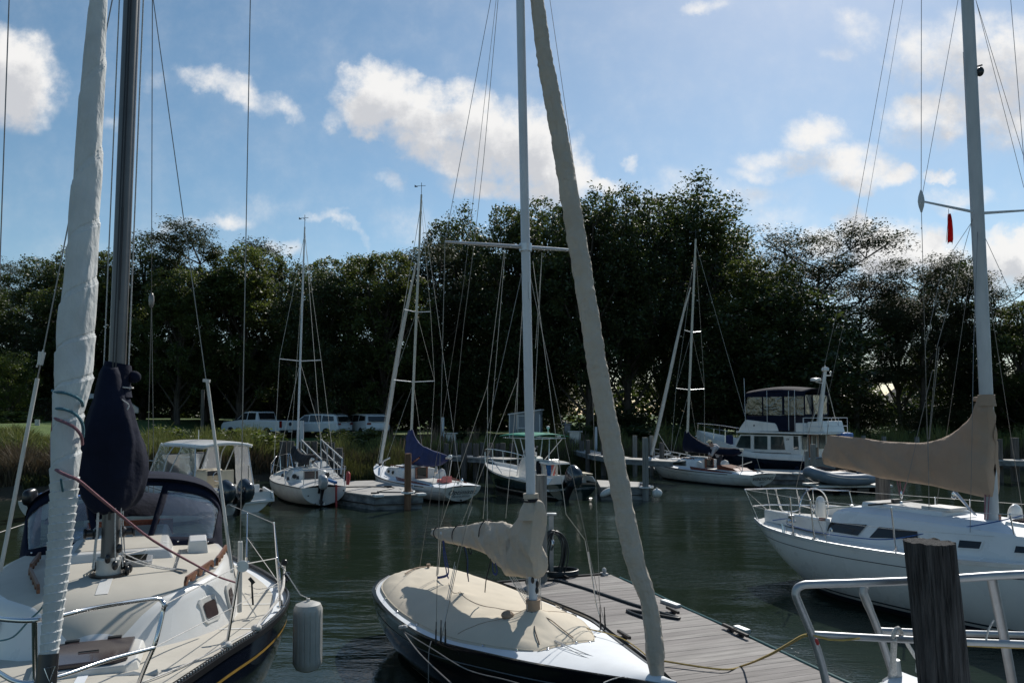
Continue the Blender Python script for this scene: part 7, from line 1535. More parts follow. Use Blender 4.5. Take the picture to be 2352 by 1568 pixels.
mb.parts('pushpit', 'steel', B)
mb = MB()
for sd in (1, -1): mb.tube([(1.55, sd * 1.1, 1.3), (3.6, sd * 1.3, 1.36), (5.9, sd * .8, 1.45)], .006, 4); mb.tube([(3.6, sd * 1.3, .76), (3.6, sd * 1.3, 1.36)], .013, 6)
mb.parts('lifeline', 'wirelight', B)
outboard(B, Vector((-.08, .12, .72)), .72, .28, .1, 'enginegrey')
mb = MB(); mb.slab([(-.02, -.38, .78), (-.16, -.38, .78), (-.22, -.38, -.3), (-.04, -.38, -.3)], (0, -.045, 0)); mb.build('rudder', 'red', B, smooth=0)
mb = MB(); mb.bar((-.1, -.40, .85), (.85, -.05, .98), .09, .09); mb.build('tiller_cover', 'bluecloth', B); 
mb = MB(); mb.tube([(.1, -.86, .74), (.1, -.88, .95), (.1, -.88, 1.15), (.1, -.86, 1.22)], [.10, .14, .14, .08], 10, flat=.5); mb.build('lifebuoy_bag', 'red', B)
for y, z in ((.55, .42), (.3, .12), (-.65, .12), (-.7, .55)): MB().ell((.02, y, z), (.03, .025, .025), 8, 6).build('drain', 'black', B)
mb = MB()
for x, y in ((2.1, .55), (2.0, -.5), (3.4, .9), (3.3, -.85), (1.8, .95)): mb.lathe((x, y, .84), [(.06, 0), (.05, .04), (.04, .1), (.055, .12)], 10)
mb.parts('winch', 'engineblack', B)
# ---------------------------------------------------------------- green centre console
dG = Vector((-.5, .866, 0)); GB = Thing('motorboat', 'dark green centre console boat with green canvas top and one tilted black outboard', 'boat', (2.34, 28.75, 0), HSL(dG)); B = GB.o
hG = Hull([(0, 1.16), (2, 1.2), (4, 1.15), (5.4, .85), (6.5, .38), (7.1, .02)], [(0, .62), (2, .66), (4, .78), (7.1, 1.12)], keel=-.28, bow=(1.3, .6), stern=(.0, .12), flare=1.9)
hG.build(B, ['greenhull', 'white', 'antifoul', 'greenhull'], zrows=(.16, .10, -.02, -.08)); hG.stripe(B, 'white', -.0, .055, name='rub_rail'); hG.stripe(B, 'white', .17, .07, name='boot_stripe', absz=True)
mb = MB(); mb.grid([[Vector((lerp(.55, 7.0, i / 24), sd * stab(hG.B, lerp(.55, 7.0, i / 24)) * k_, stab(hG.Z, lerp(.55, 7.0, i / 24)) + z_)) for sd, k_, z_ in ((1, 1, .01), (1, .84, .02), (1, .8, -.12), (-1, .8, -.12), (-1, .84, .02), (-1, 1, .01))] for i in range(25)]); mb.build('gunwale_deck', 'white', B, smooth=30)
MB().prism([(0, -1.12), (0, 1.12), (.16, 1.12), (.16, -1.12)], .36, .44).build('stern_platform', 'white', B, smooth=0)
mb = MB(); mb.slab([(-.02, -1.14, .62), (-.02, -.95, .86), (.55, -.98, .86), (.6, -1.14, .64)], (0, .05, 0)); mb.slab([(-.02, 1.14, .62), (-.02, .95, .86), (.55, .98, .86), (.6, 1.14, .64)], (0, -.05, 0)); mb.box((.58, 0, .64), (.06, 2.1, .5)); mb.parts('splash_well', 'white', B, smooth=0)
text_t = None
mb = MB(); mb.prism([(0, 0), (0, .95), (.25, 1.02), (.5, .95), (.8, .5), (.8, 0)], -.38, .38, fn=lambda a, b_, z: (2.7 + a, z, .5 + b_)); mb.build('console', 'white', B, smooth=0, bevel=.03)
MB().slab([(3.2, -.36, 1.4), (3.2, .36, 1.4), (3.0, .3, 1.95), (3.0, -.3, 1.95)], (.01, 0, 0)).build('windshield', 'tint', B, smooth=0)
mb = MB()
for sd in (1, -1):
    mb.tube(curve([(2.5, sd * .55, .6), (2.6, sd * .6, 1.5), (2.75, sd * .72, 2.3)]), .025, 7); mb.tube(curve([(3.4, sd * .5, .7), (3.2, sd * .55, 1.5), (3.3, sd * .72, 2.3)]), .025, 7); mb.tube([(3.3, sd * .5, 1.0), (1.9, sd * .8, 2.28)], .02, 6)
    mb.tube([(1.7, sd * .82, 2.3), (4.0, sd * .82, 2.3)], .022, 7)
mb.tube([(1.7, -.82, 2.3), (1.7, .82, 2.3)], .022, 7); mb.parts('top_frame', 'alu', B)
MB().grid([[(lerp(1.6, 4.1, i / 12), v * .95, 2.42 + .10 * (1 - v * v) - .06 * abs(i / 6 - 1) ** 2) for v in np.linspace(-1, 1, 11)] for i in range(13)]).build('canvas_top', 'greentop', B, smooth=180, thick=.02)
mb = MB(); mb.lathe((2.2, -.3, 2.5), [(.02, 0), (.02, .16), (.07, .2), (.07, .28), (.02, .3)], 10); mb.lathe((1.7, -.5, 2.35), [(.09, 0), (.1, .05), (.05, .09)], 12); mb.parts('mast_light', 'white', B)
mb = MB()
for sd in (1, -1):
    mb.tube(curve([(3.6, sd * 1.12, .8), (4.2, sd * 1.08, 1.12), (5.4, sd * .8, 1.45), (6.6, sd * .34, 1.62), (7.0, 0, 1.66)], 5), .017, 7)
    for x, y in ((4.6, 1.02), (5.5, .78), (6.3, .48), (6.8, .2)): mb.tube([(x, sd * y, stab(hG.Z, x)), (x + .05, sd * y * .98, 1.26 + (x - 4.6) * .17)], .014, 6)
mb.parts('bow_rail', 'steel', B)
outboard(B, Vector((-.14, .32, .70)), 1.15, .5, .05, 'engine', dec='YAMAHA')
mb = MB(); mb.prism([(0, 0), (.5, .02), (.9, .08), (.9, .12), (.4, .10), (0, .06)], -.55, .45, fn=lambda a, b_, z: (1.0 + a, z, 1.28 + b_)); mb.build('bimini_board', 'white', B, smooth=0)
MB().tube([(1.2, 0, 1.3), (1.6, 0, .6)], .03, 6).build('board_post', 'alu', B)
for i, (m_, y0, y1) in enumerate((('blackcanvas', .55, .35), ('white2', .30, .12), ('bluecloth', .05, -.12), ('pinkcloth', -.18, -.32), ('sailwhite2', -.36, -.45))):
    MB().grid([[Vector((1.75 + .05 * sin(j * 1.7 + k_), lerp(y0, y1, j / 5), 1.42 - .16 * k_)) for j in range(6)] for k_ in range(5)]).build('wetsuit' if i == 0 else 'towel', m_, B, smooth=180, thick=.02)
MB().tube([(1.75, -.5, 1.42), (1.75, .6, 1.42)], .02, 6).build('rocket_launcher', 'alu', B)
MB().prism([(0, 0), (.45, 0), (.45, .55), (0, .55)], -.45, .45, fn=lambda a, b_, z: (1.9 + a, z, .45 + b_)).build('leaning_post', 'white2', B, bevel=.03, smooth=0)
MB().slab([(.2, -1.12, .90), (.8, -1.1, .94), (.85, -.5, .95), (.3, -.6, .93)], (0, 0, .03)).build('bait_board', 'cream', B, smooth=0)
for y in (.6, -.75): MB().slab([(-.02, y, .02), (-.12, y, -.02), (-.12, y - .14, -.02), (-.02, y - .14, .02)], (0, 0, -.12)).build('trim_tab', 'black', B, smooth=0)
# ---------------------------------------------------------------- hardtop boat at left
dH = Vector((-.8, .6, 0)); HB = Thing('motorboat', 'white hardtop powerboat with clear side curtains and twin tilted black outboards', 'boat', (-8.95, 24.65, 0), HSL(dH)); B = HB.o
hH = Hull([(0, 1.22), (2, 1.25), (4, 1.15), (5.2, .82), (6.2, .35), (6.8, .02)], [(0, .66), (2, .72), (4, .85), (6.8, 1.1)], keel=-.28, bow=(1.1, .6), stern=(.0, .12), flare=1.9)
hH.build(B, ['white', 'black', 'antifoul', 'white'], zrows=(.08, .04, -.02, -.08)); hH.stripe(B, 'black', .06, .02, name='rub_rail', off=.012); hH.stripe(B, 'textgrey', .30, .04, a=3.0, b=5.6)
mb = MB(); mb.grid([[Vector((lerp(.5, 6.7, i / 24), sd * stab(hH.B, lerp(.5, 6.7, i / 24)) * k_, stab(hH.Z, lerp(.5, 6.7, i / 24)) + z_)) for sd, k_, z_ in ((1, 1, .01), (1, .84, .03), (1, .8, -.1), (-1, .8, -.1), (-1, .84, .03), (-1, 1, .01))] for i in range(25)]); mb.build('gunwale_deck', 'white', B, smooth=30)
mb = MB(); mb.prism([(-.1, -1.2), (-.1, 1.2), (.5, 1.22), (.5, -1.22)], .30, .40); mb.build('swim_platform', 'white', B, smooth=0, bevel=.02)
mb = MB(); mb.box((.52, 0, .62), (.08, 2.0, .5)); mb.slab([(-.1, -1.2, .4), (-.05, -1.18, .62), (.5, -1.2, .78), (.5, -1.22, .4)], (0, .08, 0)); mb.slab([(-.1, 1.2, .4), (-.05, 1.18, .62), (.5, 1.2, .78), (.5, 1.22, .4)], (0, -.08, 0)); mb.parts('transom', 'white', B, smooth=0, bevel=.015)
text_obj('hull_lettering', 'C RAY', .12, 'textgrey', B, face_mat((.47, .42, .62), (0, -1, 0), (0, 0, 1)))
mb = MB(); mb.prism([(0, 0), (0, .55), (.12, .7), (.5, .72), (.7, .35), (.7, 0)], -.38, .38, fn=lambda a, b_, z: (2.4 + a, z - .45, .62 + b_)); cs_ = mb.build('console', 'cream', B, smooth=0, bevel=.03)
MB().slab([(2.37, -.78, 1.12), (2.37, -.12, 1.12), (2.42, -.12, 1.28), (2.42, -.78, 1.28)], (-.01, 0, 0)).build('dash_panel', 'black', cs_, smooth=0)
mb = MB(); mb.tube([Vector((2.25, -.5 + .19 * cos(t), 1.08 + .17 * sin(t))) for t in np.linspace(0, 6.28, 24)[:-1]], .014, 6, closed=True); mb.build('steering_wheel', 'steel', B)
for y in (.55, -.45): 
    mb = MB(); mb.prism([(0, 0), (.45, 0), (.45, .1), (.12, .12), (.05, .6), (0, .6)], -.24, .24, fn=lambda a, b_, z, y=y: (1.55 + a, z + y, .75 + b_)); mb.build('seat', 'cream', B, smooth=0, bevel=.04)
mb = MB(); mb.prism([(0, 0), (1.0, 0), (1.0, .35), (0, .5)], -.3, .3, fn=lambda a, b_, z: (2.6 + a, z + .6, .6 + b_)); mb.build('cabin_front', 'cream', B, smooth=0, bevel=.03)
rows = []
for i in range(15):
    u = i / 14; x = lerp(.85, 3.75, u); wd = 1.02 * (1 - .25 * max(0, u - .75) / .25) * (1 - .08 * max(0, .12 - u) / .12); row = []
    for sd in np.linspace(-1, 1, 13): row.append((x, sd * wd, 2.22 + .11 * (1 - sd * sd) - .04 * (2 * u - 1) ** 2 + .02 * u))
    rows.append(row)
MB().grid(rows).build('hardtop', 'white', B, smooth=180, thick=.11)
MB().slab([(2.6, -.25, 2.35), (3.2, -.25, 2.35), (3.2, .25, 2.35), (2.6, .25, 2.35)], (0, 0, .03)).build('roof_hatch', 'white2', B, smooth=0)
mb = MB()
for sd in (1, -1):
    mb.tube(curve([(1.0, sd * 1.12, .74), (1.1, sd * 1.02, 1.6), (1.2, sd * .98, 2.28)]), .022, 7); mb.tube(curve([(4.35, sd * .98, .9), (3.9, sd * .97, 1.6), (3.5, sd * .9, 2.28)]), .022, 7); mb.tube(curve([(3.1, sd * 1.1, .85), (2.9, sd * 1.02, 1.8), (2.4, sd * .98, 2.28)]), .02, 7); mb.tube([(1.9, sd * 1.0, 2.28), (3.0, sd * 1.08, .85)], .02, 7)
mb.parts('top_support', 'whitespar', B)
for sd in (1, -1):
    MB().grid([[Vector((lerp(1.06, 2.0, i / 5) + .1 * j / 5, sd * (1.09 - .1 * j / 5 + .02 * sin(i * 2.1 + j)), lerp(.78, 2.27, j / 5))) for j in range(6)] for i in range(6)]).build('side_curtain', 'vinyl', B, smooth=180)
    MB().grid([[Vector((lerp(2.95, 4.3, i / 5) - .75 * j / 5 * (i / 5), sd * (1.05 - .12 * j / 5), lerp(.9, 2.27, j / 5))) for j in range(6)] for i in range(6)]).build('side_curtain', 'vinyl', B, smooth=180)
MB().slab([(4.3, -.85, 1.0), (4.3, .85, 1.0), (3.65, .8, 1.85), (3.65, -.8, 1.85)], (.015, 0, .01)).build('windshield', 'tint', B, smooth=0)
mb = MB(); mb.tube([(4.32, -.9, .98), (3.64, -.84, 1.88), (3.64, .84, 1.88), (4.32, .9, .98)], .025, 6); mb.parts('windshield_frame', 'black', B)
mb = MB()
for sd in (1, -1): mb.tube(curve([(4.2, sd * 1.0, .95), (5.0, sd * .82, 1.3), (6.2, sd * .35, 1.48), (6.75, 0, 1.5)], 4), .014, 6)
mb.parts('bow_rail', 'steel', B)
outboard(B, Vector((-.28, .28, .62)), 1.0, .5, .0, 'engine', dec='YAMAHA'); outboard(B, Vector((-.28, .95, .62)), 1.0, .45, .0, 'engine', dec='YAMAHA')
MB().tube([(1.0, -.9, .7), (1.0, -.9, 1.5)], .02, 6).build('ensign_staff', 'steel', B); MB().tube([(2.0, .4, 2.4), (2.0, .4, 2.75)], .012, 5).build('antenna', 'white', B)
MB().ell((-.1, -1.0, .22), (.02, .05, .07)).build('exhaust', 'black', B)
# ---------------------------------------------------------------- small runabout under a blue tarp, far left
dD = Vector((.30, .95, 0)).normalized(); DB = Thing('motorboat', 'small white runabout under a bright blue tarp with an old black outboard', 'boat', (-14.9, 23.3, 0), HSL(dD)); B = DB.o
hD = Hull([(0, .75), (1.2, .85), (2.4, .8), (3.3, .5), (4.0, .15), (4.2, .02)], [(0, .55), (2, .58), (4.2, .82)], keel=-.2, bow=(.5, .5), stern=(.06, .12), flare=2.0)
hD.build(B, ['white2', 'white2', 'antifoul', 'white2']); hD.stripe(B, 'white', -.01, .05, name='rub_rail'); hD.deck(B, ['white2'], camber=.03)
MB().grid([[Vector((lerp(.35, 3.4, i / 16), v * stab(hD.B, lerp(.35, 3.4, i / 16)) * .98, .60 + (.05 + .38 * sin(pi * min(1, i / 16 * .9 + .08)) ** .7) * (1 - abs(v) ** 1.6) + .02 * noise.noise(Vector((i * .7, v * 3, 1))))) for v in np.linspace(-1, 1, 13)] for i in range(17)]).build('tarp', 'bluetarp', B, smooth=60)
m_ = outboard(B, Vector((-.06, 0, .50)), .74, .12, .2, 'engineblack')
MB().tube([(3.3, 0, .8), (3.3, 0, 1.3)], .03, 6).build('post', 'white2', B)
# dark covered skiff between, beside a low float
SK = Thing('skiff', 'low skiff under a dark navy cover tied behind the dodger of the navy sloop', 'boat', tuple(P(352, 1178, 22.5)), .5); SK.o.location.z = 0; B = SK.o
hS = Hull([(-1.8, .6), (0, .75), (1.2, .55), (1.9, .02)], [(-1.8, .42), (1.9, .55)], keel=-.15, bow=(.3, .4), stern=(0, .1)); hS.build(B, ['white2', 'white2', 'antifoul', 'white2'])
MB().grid([[Vector((lerp(-1.8, 1.8, i / 12), v * max(.06, stab(hS.B, lerp(-1.8, 1.8, i / 12))) * 1.03, .45 + .25 * (1 - abs(v) ** 2) * sin(pi * (i + 1) / 14))) for v in np.linspace(-1, 1, 9)] for i in range(13)]).build('boat_cover', 'navycanvas', B, smooth=60)
# ---------------------------------------------------------------- trawler yacht
dT = Vector((-.6, .8, 0)); TB = Thing('trawler', 'white and navy trawler yacht with a navy flybridge canopy and radar mast', 'boat', (16.7, 39.8, 0), HSL(dT)); B = TB.o
hT = Hull([(0, 1.5), (2, 1.65), (4, 1.65), (6, 1.3), (7.4, .7), (8.4, .1), (8.6, .02)], [(0, .92), (3, .95), (5, 1.15), (8.6, 1.9)], keel=-.5, bow=(1.2, .9), stern=(.1, .2), flare=1.9)
hT.build(B, ['navyhull', 'white', 'antifoul', 'navyhull'], zrows=(.14, .09, 0, -.1))
mb = MB()
for sd in (1, -1):                               # white topsides band that rises to a bulwark forward
    mb.grid([[hT.pt(x, stab(hT.Z, x), .012, sd) + Vector((0, 0, -.10)), hT.pt(x, stab(hT.Z, x), .014, sd) + Vector((0, 0, .03)), hT.pt(x, stab(hT.Z, x), -.03, sd) + Vector((0, 0, .20 + .22 * sstep(3.2, 5, x))), hT.pt(x, stab(hT.Z, x), -.09, sd) + Vector((0, 0, .20 + .22 * sstep(3.2, 5, x))), hT.pt(x, stab(hT.Z, x), -.1, sd)] for x in [.02 + 8.4 * i / 30 for i in range(31)]])
mb.parts('bulwark', 'white', B, smooth=40); hT.deck(B, ['deckwhite'], camber=.06)
def tv(a, b_, t): return TB.v(*cT(a, b_), t)
CY = 1.28
def side_panel(name, pts, t, m, th=.02, parent=None, both=True):
    L_ = [tv(a, b_, t) for a, b_ in pts]; o = MB().slab([(p.x, t, p.z) for p in L_], (0, .0 + th, 0)).build(name, m, parent or B, smooth=0)
    if both: MB().slab([(p.x, -t - th, p.z) for p in L_], (0, th, 0)).build(name, m, parent or B, smooth=0)
    return o
out = [(960, 862), (1030, 752), (1470, 757), (1540, 1022), (1590, 1030), (880, 1000), (900, 905)]
cab = [tv(*p, CY) for p in [(935, 905), (960, 862), (1022, 752), (1540, 762), (1545, 1035), (900, 1000)]]
MB().prism([(p.x, p.z) for p in cab], -CY, CY, fn=lambda a, b_, z: (a, z, b_)).build('deckhouse', 'white', B, smooth=0)
for pts in ([(985, 862), (1030, 762), (1112, 762), (1112, 872)], [(1143, 764), (1256, 766), (1256, 880), (1143, 876)], [(1286, 768), (1392, 770), (1408, 882), (1286, 880)], [(1480, 766), (1518, 768), (1526, 880), (1482, 880)]):
    cxm = sum(p[0] for p in pts) / 4; cym = sum(p[1] for p in pts) / 4
    fr_ = side_panel('window', [(cxm + (a - cxm) * 1.08, cym + (b_ - cym) * 1.08) for a, b_ in pts], CY + .004, 'white2', .012); side_panel('pane', pts, CY + .018, 'glass', .004, parent=fr_)
# rounded frames and curtains behind glass
x0 = tv(1545, 900, CY).x; zt_ = tv(1540, 745, CY).z; zb_ = tv(1545, 1035, CY).z
mb = MB(); mb.slab([(x0 - .01, .55, zb_ - .1), (x0 - .01, -.35, zb_ - .1), (x0 - .01, -.35, zt_ - .04), (x0 - .01, .55, zt_ - .04)], (-.03, 0, 0)); dr = mb.build('door_frame', 'varnish', B, smooth=0)
mb = MB(); mb.slab([(x0 - .045, .43, zb_), (x0 - .045, -.22, zb_), (x0 - .045, -.22, zt_ - .12), (x0 - .045, .43, zt_ - .12)], (-.01, 0, 0)); mb.build('doorway', 'black', dr, smooth=0)
for y in (.33, -.12): MB().slab([(x0 - .06, y + .09, zt_ - .75), (x0 - .06, y - .09, zt_ - .75), (x0 - .06, y - .06, zt_ - .13), (x0 - .06, y + .06, zt_ - .13)], (-.01, 0, 0)).build('curtain', 'sailwhite2', dr, smooth=0)
for y0, y1 in ((1.12, .72), (-.5, -1.1)): MB().slab([(x0 - .01, y0, zt_ - .85), (x0 - .01, y1, zt_ - .85), (x0 - .01, y1, zt_ - .1), (x0 - .01, y0, zt_ - .1)], (-.015, 0, 0)).build('aft_window', 'glass', B, smooth=0)
mb = MB(); rf = [tv(988, 742, CY + .15), tv(1000, 728, CY + .15), tv(1545, 732, CY + .15), tv(1545, 750, CY + .15)]
zr = tv(1200, 735, CY + .15).z; xf = tv(988, 742, CY + .15).x; mb.box(((xf - .75) / 2, 0, zr), (xf + .75, 2 * CY + .3, .09)); mb.build('upper_deck', 'white', B, smooth=0, bevel=.02)
fb = [tv(*p, 1.2) for p in [(1005, 728), (1018, 695), (1062, 632), (1080, 626), (1315, 655), (1330, 668), (1352, 726)]]
MB().prism([(p.x, p.z) for p in fb], -1.2, 1.2, fn=lambda a, b_, z: (a, z, b_)).build('flybridge_cowl', 'white', B, smooth=0, bevel=.04)
mb = MB(); q = tv(1142, 675, 1.215); mb.lathe(q, [(.045, 0), (.045, .01), (.03, .012)], 12, axis=(0, 1, 0)); mb.build('cowl_emblem', 'black', B)
# navy canvas: skirt, curtains, roof
sk = [tv(*p, 1.14) for p in [(1078, 590), (1418, 592), (1432, 722), (1350, 722), (1325, 665), (1085, 640)]]; MB().prism([(p.x, p.z) for p in sk], -1.16, 1.16, fn=lambda a, b_, z: (a, z, b_)).build('canopy_skirt', 'navycanvas', B, smooth=0)
za = tv(1240, 585, 1.1).z; zb2 = tv(1240, 420, 1.1).z; xa = tv(1056, 580, 1.1).x; xb = tv(1392, 590, 1.1).x; xc = xb - 1.3
side_panel('canopy_curtain', [(1056, 578), (1088, 425), (1392, 410), (1398, 590)], 1.12, 'vinyldark', .01)
mb = MB()
for sd in (1, -1):
    for x_ in (xa, lerp(xa, xb, .5), xb, xb - .06, xc): mb.bar((x_, sd * 1.13, za), (x_ + (-.12 if x_ == xa else 0), sd * 1.13, zb2 + .08), .05, .07)
for y in (.38, -.38, 1.13, -1.13): mb.bar((xc, y, za), (xc, y, zb2 + .08), .06, .05)
mb.bar((xc, -1.1, za), (xc, 1.1, za), .05, .1)
for a, b_ in (((xc, .38, za + .1), (xc, 1.0, zb2)), ((xc, -.38, za + .1), (xc, -1.0, zb2)), ((lerp(xb, xc, .1), 1.1, zb2), (lerp(xb, xc, .9), 1.1, za))): mb.tube([a, b_], .018, 6)
for sd in (1, -1): mb.bar((xa - .1, sd * 1.15, zb2 + .05), (xc, sd * 1.15, zb2 + .05), .05, .24)
mb.parts('canopy_frame', 'navycanvas', B, smooth=0)
MB().grid([[(xc, y, z) for y in np.linspace(-1.12, 1.12, 9)] for z in (za, zb2)]).build('canopy_curtain', 'vinyldark', B, smooth=180)
MB().grid([[Vector((x_, sd * 1.13, z)) for z in (za, zb2)] for x_ in (xb, xc) for sd in (1,)]).build('canopy_curtain', 'vinyldark', B, smooth=180)
MB().grid([[(lerp(xa - .1, xc - .04, i / 14), v * 1.18, zb2 + .06 + .30 * (1 - v * v) ** .6 * 1 + .16 * sin(pi * i / 14) * (1) - .02) for v in np.linspace(-1, 1, 15)] for i in range(15)]).build('canopy_roof', 'navycanvas', B, smooth=180, thick=.03)
MB().prism([(0, 0), (1.0, 0), (1.0, .55), (.15, .62)], -1.0, 1.0, fn=lambda a, b_, z: (xc - 1.05 + a, z, zr + .05 + b_)).build('flybridge_seat', 'white', B, smooth=0, bevel=.04)
mx_ = tv(1690, 700, 0); m1 = tv(1752, 210, 0.); mb = MB(); mb.tube([(mx_.x, 0, zr), (lerp(mx_.x, m1.x, .5), 0, lerp(zr, m1.z, .5)), (m1.x, 0, m1.z)], [.17, .125, .085], 12, flat=.8); ra = mb.build('radar_mast', 'white', B, smooth=60)
mb = MB(); mb.lathe((m1.x, 0, m1.z), [(.1, -.02), (.19, .03), (.2, .12), (.15, .2), (.03, .22), (.02, .32)], 16); mb.build('satellite_dome', 'white', ra); r_ = tv(1672, 295, 0); mb = MB(); mb.lathe(r_, [(.1, -.03), (.28, 0), (.3, .07), (.28, .14), (.2, .17), (.03, .18)], 20); mb.bar(r_ + Vector((0, 0, -.04)), (m1.x + .05, 0, r_.z - .15), .08, .05); mb.build('radar_scanner', 'white', ra)
mb = MB(); mb.tube([(m1.x, 0, m1.z - .25), (m1.x - .02, -.5, m1.z - .22), (m1.x - .02, -.5, m1.z - .08)], .03, 6); mb.ell((m1.x - .02, -.5, m1.z - .04), (.07, .07, .06)); mb.build('mast_light', 'white', ra)
mb = MB(); mb.tube([(mx_.x, .9, zr), (m1.x, 0, m1.z - .4)], .02, 5); mb.tube([(mx_.x - .5, -1.2, zr), (m1.x, 0, m1.z - .4)], .02, 5); mb.parts('mast_stay', 'wirelight', B)
mb = MB()
for z in (.38, .82): mb.tube([(xc - .1, 1.4, zr + z), (-.6, 1.4, zr + z), (-.6, -1.4, zr + z), (xc - .1, -1.4, zr + z)], .018, 6)
for x_, y in ((-.6, 1.4), (-.6, .5), (-.6, -.5), (-.6, -1.4), (.3, 1.4), (.3, -1.4), (xc - .1, 1.4)): mb.tube([(x_, y, zr), (x_, y, zr + .82)], .016, 6)
mb.parts('upper_rail', 'whitespar', B)
MB().prism([(0, 0), (.6, 0), (.6, .5), (.1, .5)], -.3, .3, fn=lambda a, b_, z: (.25 + a, .95 + z, zr + .05 + b_)).build('deck_locker', 'white', B, smooth=0, bevel=.04)
MB().box((-.72, -.9, zr - .12), (.5, .9, .26)).build('blue_kayak', 'bluetarp', B, bevel=.05)
mb = MB(); mb.tube(curve([(tv(930, 775, 1.2).x, 1.35, 2.3), (6.2, 1.2, 2.42), (7.4, .75, 2.6), (8.5, 0, 2.7), (7.4, -.75, 2.6), (6.2, -1.2, 2.42)], 5), .022, 6)
for x_, y in ((5.3, 1.4), (6.3, 1.15), (7.3, .75), (8.3, .12), (7.3, -.75), (6.3, -1.15)): mb.tube([(x_, y, stab(hT.Z, x_) + .3), (x_, y * .96, 2.3 + (x_ - 5) * .1)], .018, 6)
mb.parts('bow_rail', 'steel', B)
mb = MB(); q = tv(932, 800, .6); mb.lathe(q + Vector((0, 0, -.25)), [(.2, 0), (.21, .1), (.21, .5), (.15, .55)], 16); mb.build('deck_barrel', 'bluecanvas', B)
mb = MB()
for i, (a, b_, m_) in enumerate(((1278, 1315, 'textgrey'), (1320, 1362, 'textgrey'), (1367, 1410, 'black'))): pass
for a, b_ in ((1278, 1315), (1320, 1362), (1367, 1410)):
    L_ = [tv(*p, CY + .004) for p in ((a, 932), (b_, 934), (b_, 956), (a, 954))]; MB().slab([(p.x, CY + .002, p.z) for p in L_], (0, .008, 0)).build('side_vent', 'black', B, smooth=0)
for p_, s_ in ((tv(1428, 793, CY + .004), 'QB'),): text_obj('side_emblem', s_, .15, 'text', B, face_mat((p_.x, CY + .008, p_.z), (-1, 0, 0), (0, 0, 1)), shear=.3)
L_ = [tv(*p, CY + .004) for p in ((1060, 900), (1460, 915))]; MB().bar((L_[0].x, CY + .012, L_[0].z), (L_[1].x, CY + .012, L_[1].z), .03, .03).build('rub_strake', 'black', B, smooth=0)
mb = MB()
for a, z in ((1165, 905), (1200, 905)): q = tv(a, z, CY + .1); mb.tube(curve([q, q + Vector((.03, .06, -.35)), q + Vector((-.02, .12, -.8))]), .014, 5)
mb.parts('hanging_line', 'ropeblack', B)
for a, z in ((1165, 1045), (1510, 1065)): q = tv(a, z, 1.78); MB().ell(q, (.13, .13, .26)).build('hull_fender', 'navycanvas', B)
mb = MB(); 
for x_, y in ((2.6, 1.2), (.9, 1.2)): mb.tube([(x_, y, 2.2), (x_, y, 4.6)], .016, 5)
q = tv(1070, 690, 1.22); mb.tube([q, tv(1056, 270, 1.22)], .016, 5); q = tv(1440, 720, 1.2); mb.tube([q, tv(1437, 380, 1.2)], .016, 5); mb.v = mb.v[-20:] if False else mb.v
mb.parts('whip_antenna', 'whitespar', B); MB().prism([(-.0, -1.4), (-.0, 1.4), (-.75, 1.3), (-.75, -1.3)], .18, .26).build('swim_platform', 'teak', B, smooth=0)
# ---------------------------------------------------------------- inflatable on its float
DI = Thing('inflatable_dinghy', 'grey inflatable dinghy resting on a white float behind the trawler', 'boat', (P(1935, 1106, 31.8).x, 31.8, .30), R(10)); B = DI.o; zq = DI.o.location.z
mb = MB(); path = curve([(1.5, -.62, .28), (.6, -.68, .24), (-.6, -.62, .25), (-1.35, -.3, .45), (-1.5, 0, .55), (-1.35, .3, .45), (-.6, .62, .25), (.6, .68, .24), (1.5, .62, .28)], 6)
n_ = len(path); mb.tube(path, [.05 + .19 * min(1, i / 6, (n_ - 1 - i) / 6) for i in range(n_)], 14); mb.build('tubes', 'greyrubber', B, smooth=80)
MB().grid([[(lerp(-1.2, 1.15, i / 8), v * .55, .14 + .25 * max(0, .3 - i / 8) + .05 * abs(v)) for v in np.linspace(-1, 1, 7)] for i in range(9)]).build('floor', 'boxgrey', B, smooth=180, thick=.03); MB().box((1.05, 0, .32), (.05, 1.0, .36)).build('transom', 'boxgrey', B)
MB().tube(curve([(-1.3, -.5, .55), (-.9, -.78, .4), (-.2, -.9, .32), (.6, -.93, .3)]), .02, 6).build('grab_line', 'wirelight', B)
F2 = Thing('float', 'white drive-on float under the grey inflatable dinghy', 'dock', tuple(G(1945, 1126, .02)), R(6)); MB().box((0, 0, .24), (3.3, 1.4, .10)).build('deck', 'white2', F2.o, bevel=.02)
mb = MB()
for x_ in (-1.2, -.4, .4, 1.2): mb.box((x_, 0, .08), (.55, 1.2, .2))
mb.parts('pontoon', 'black', F2.o, bevel=.04)
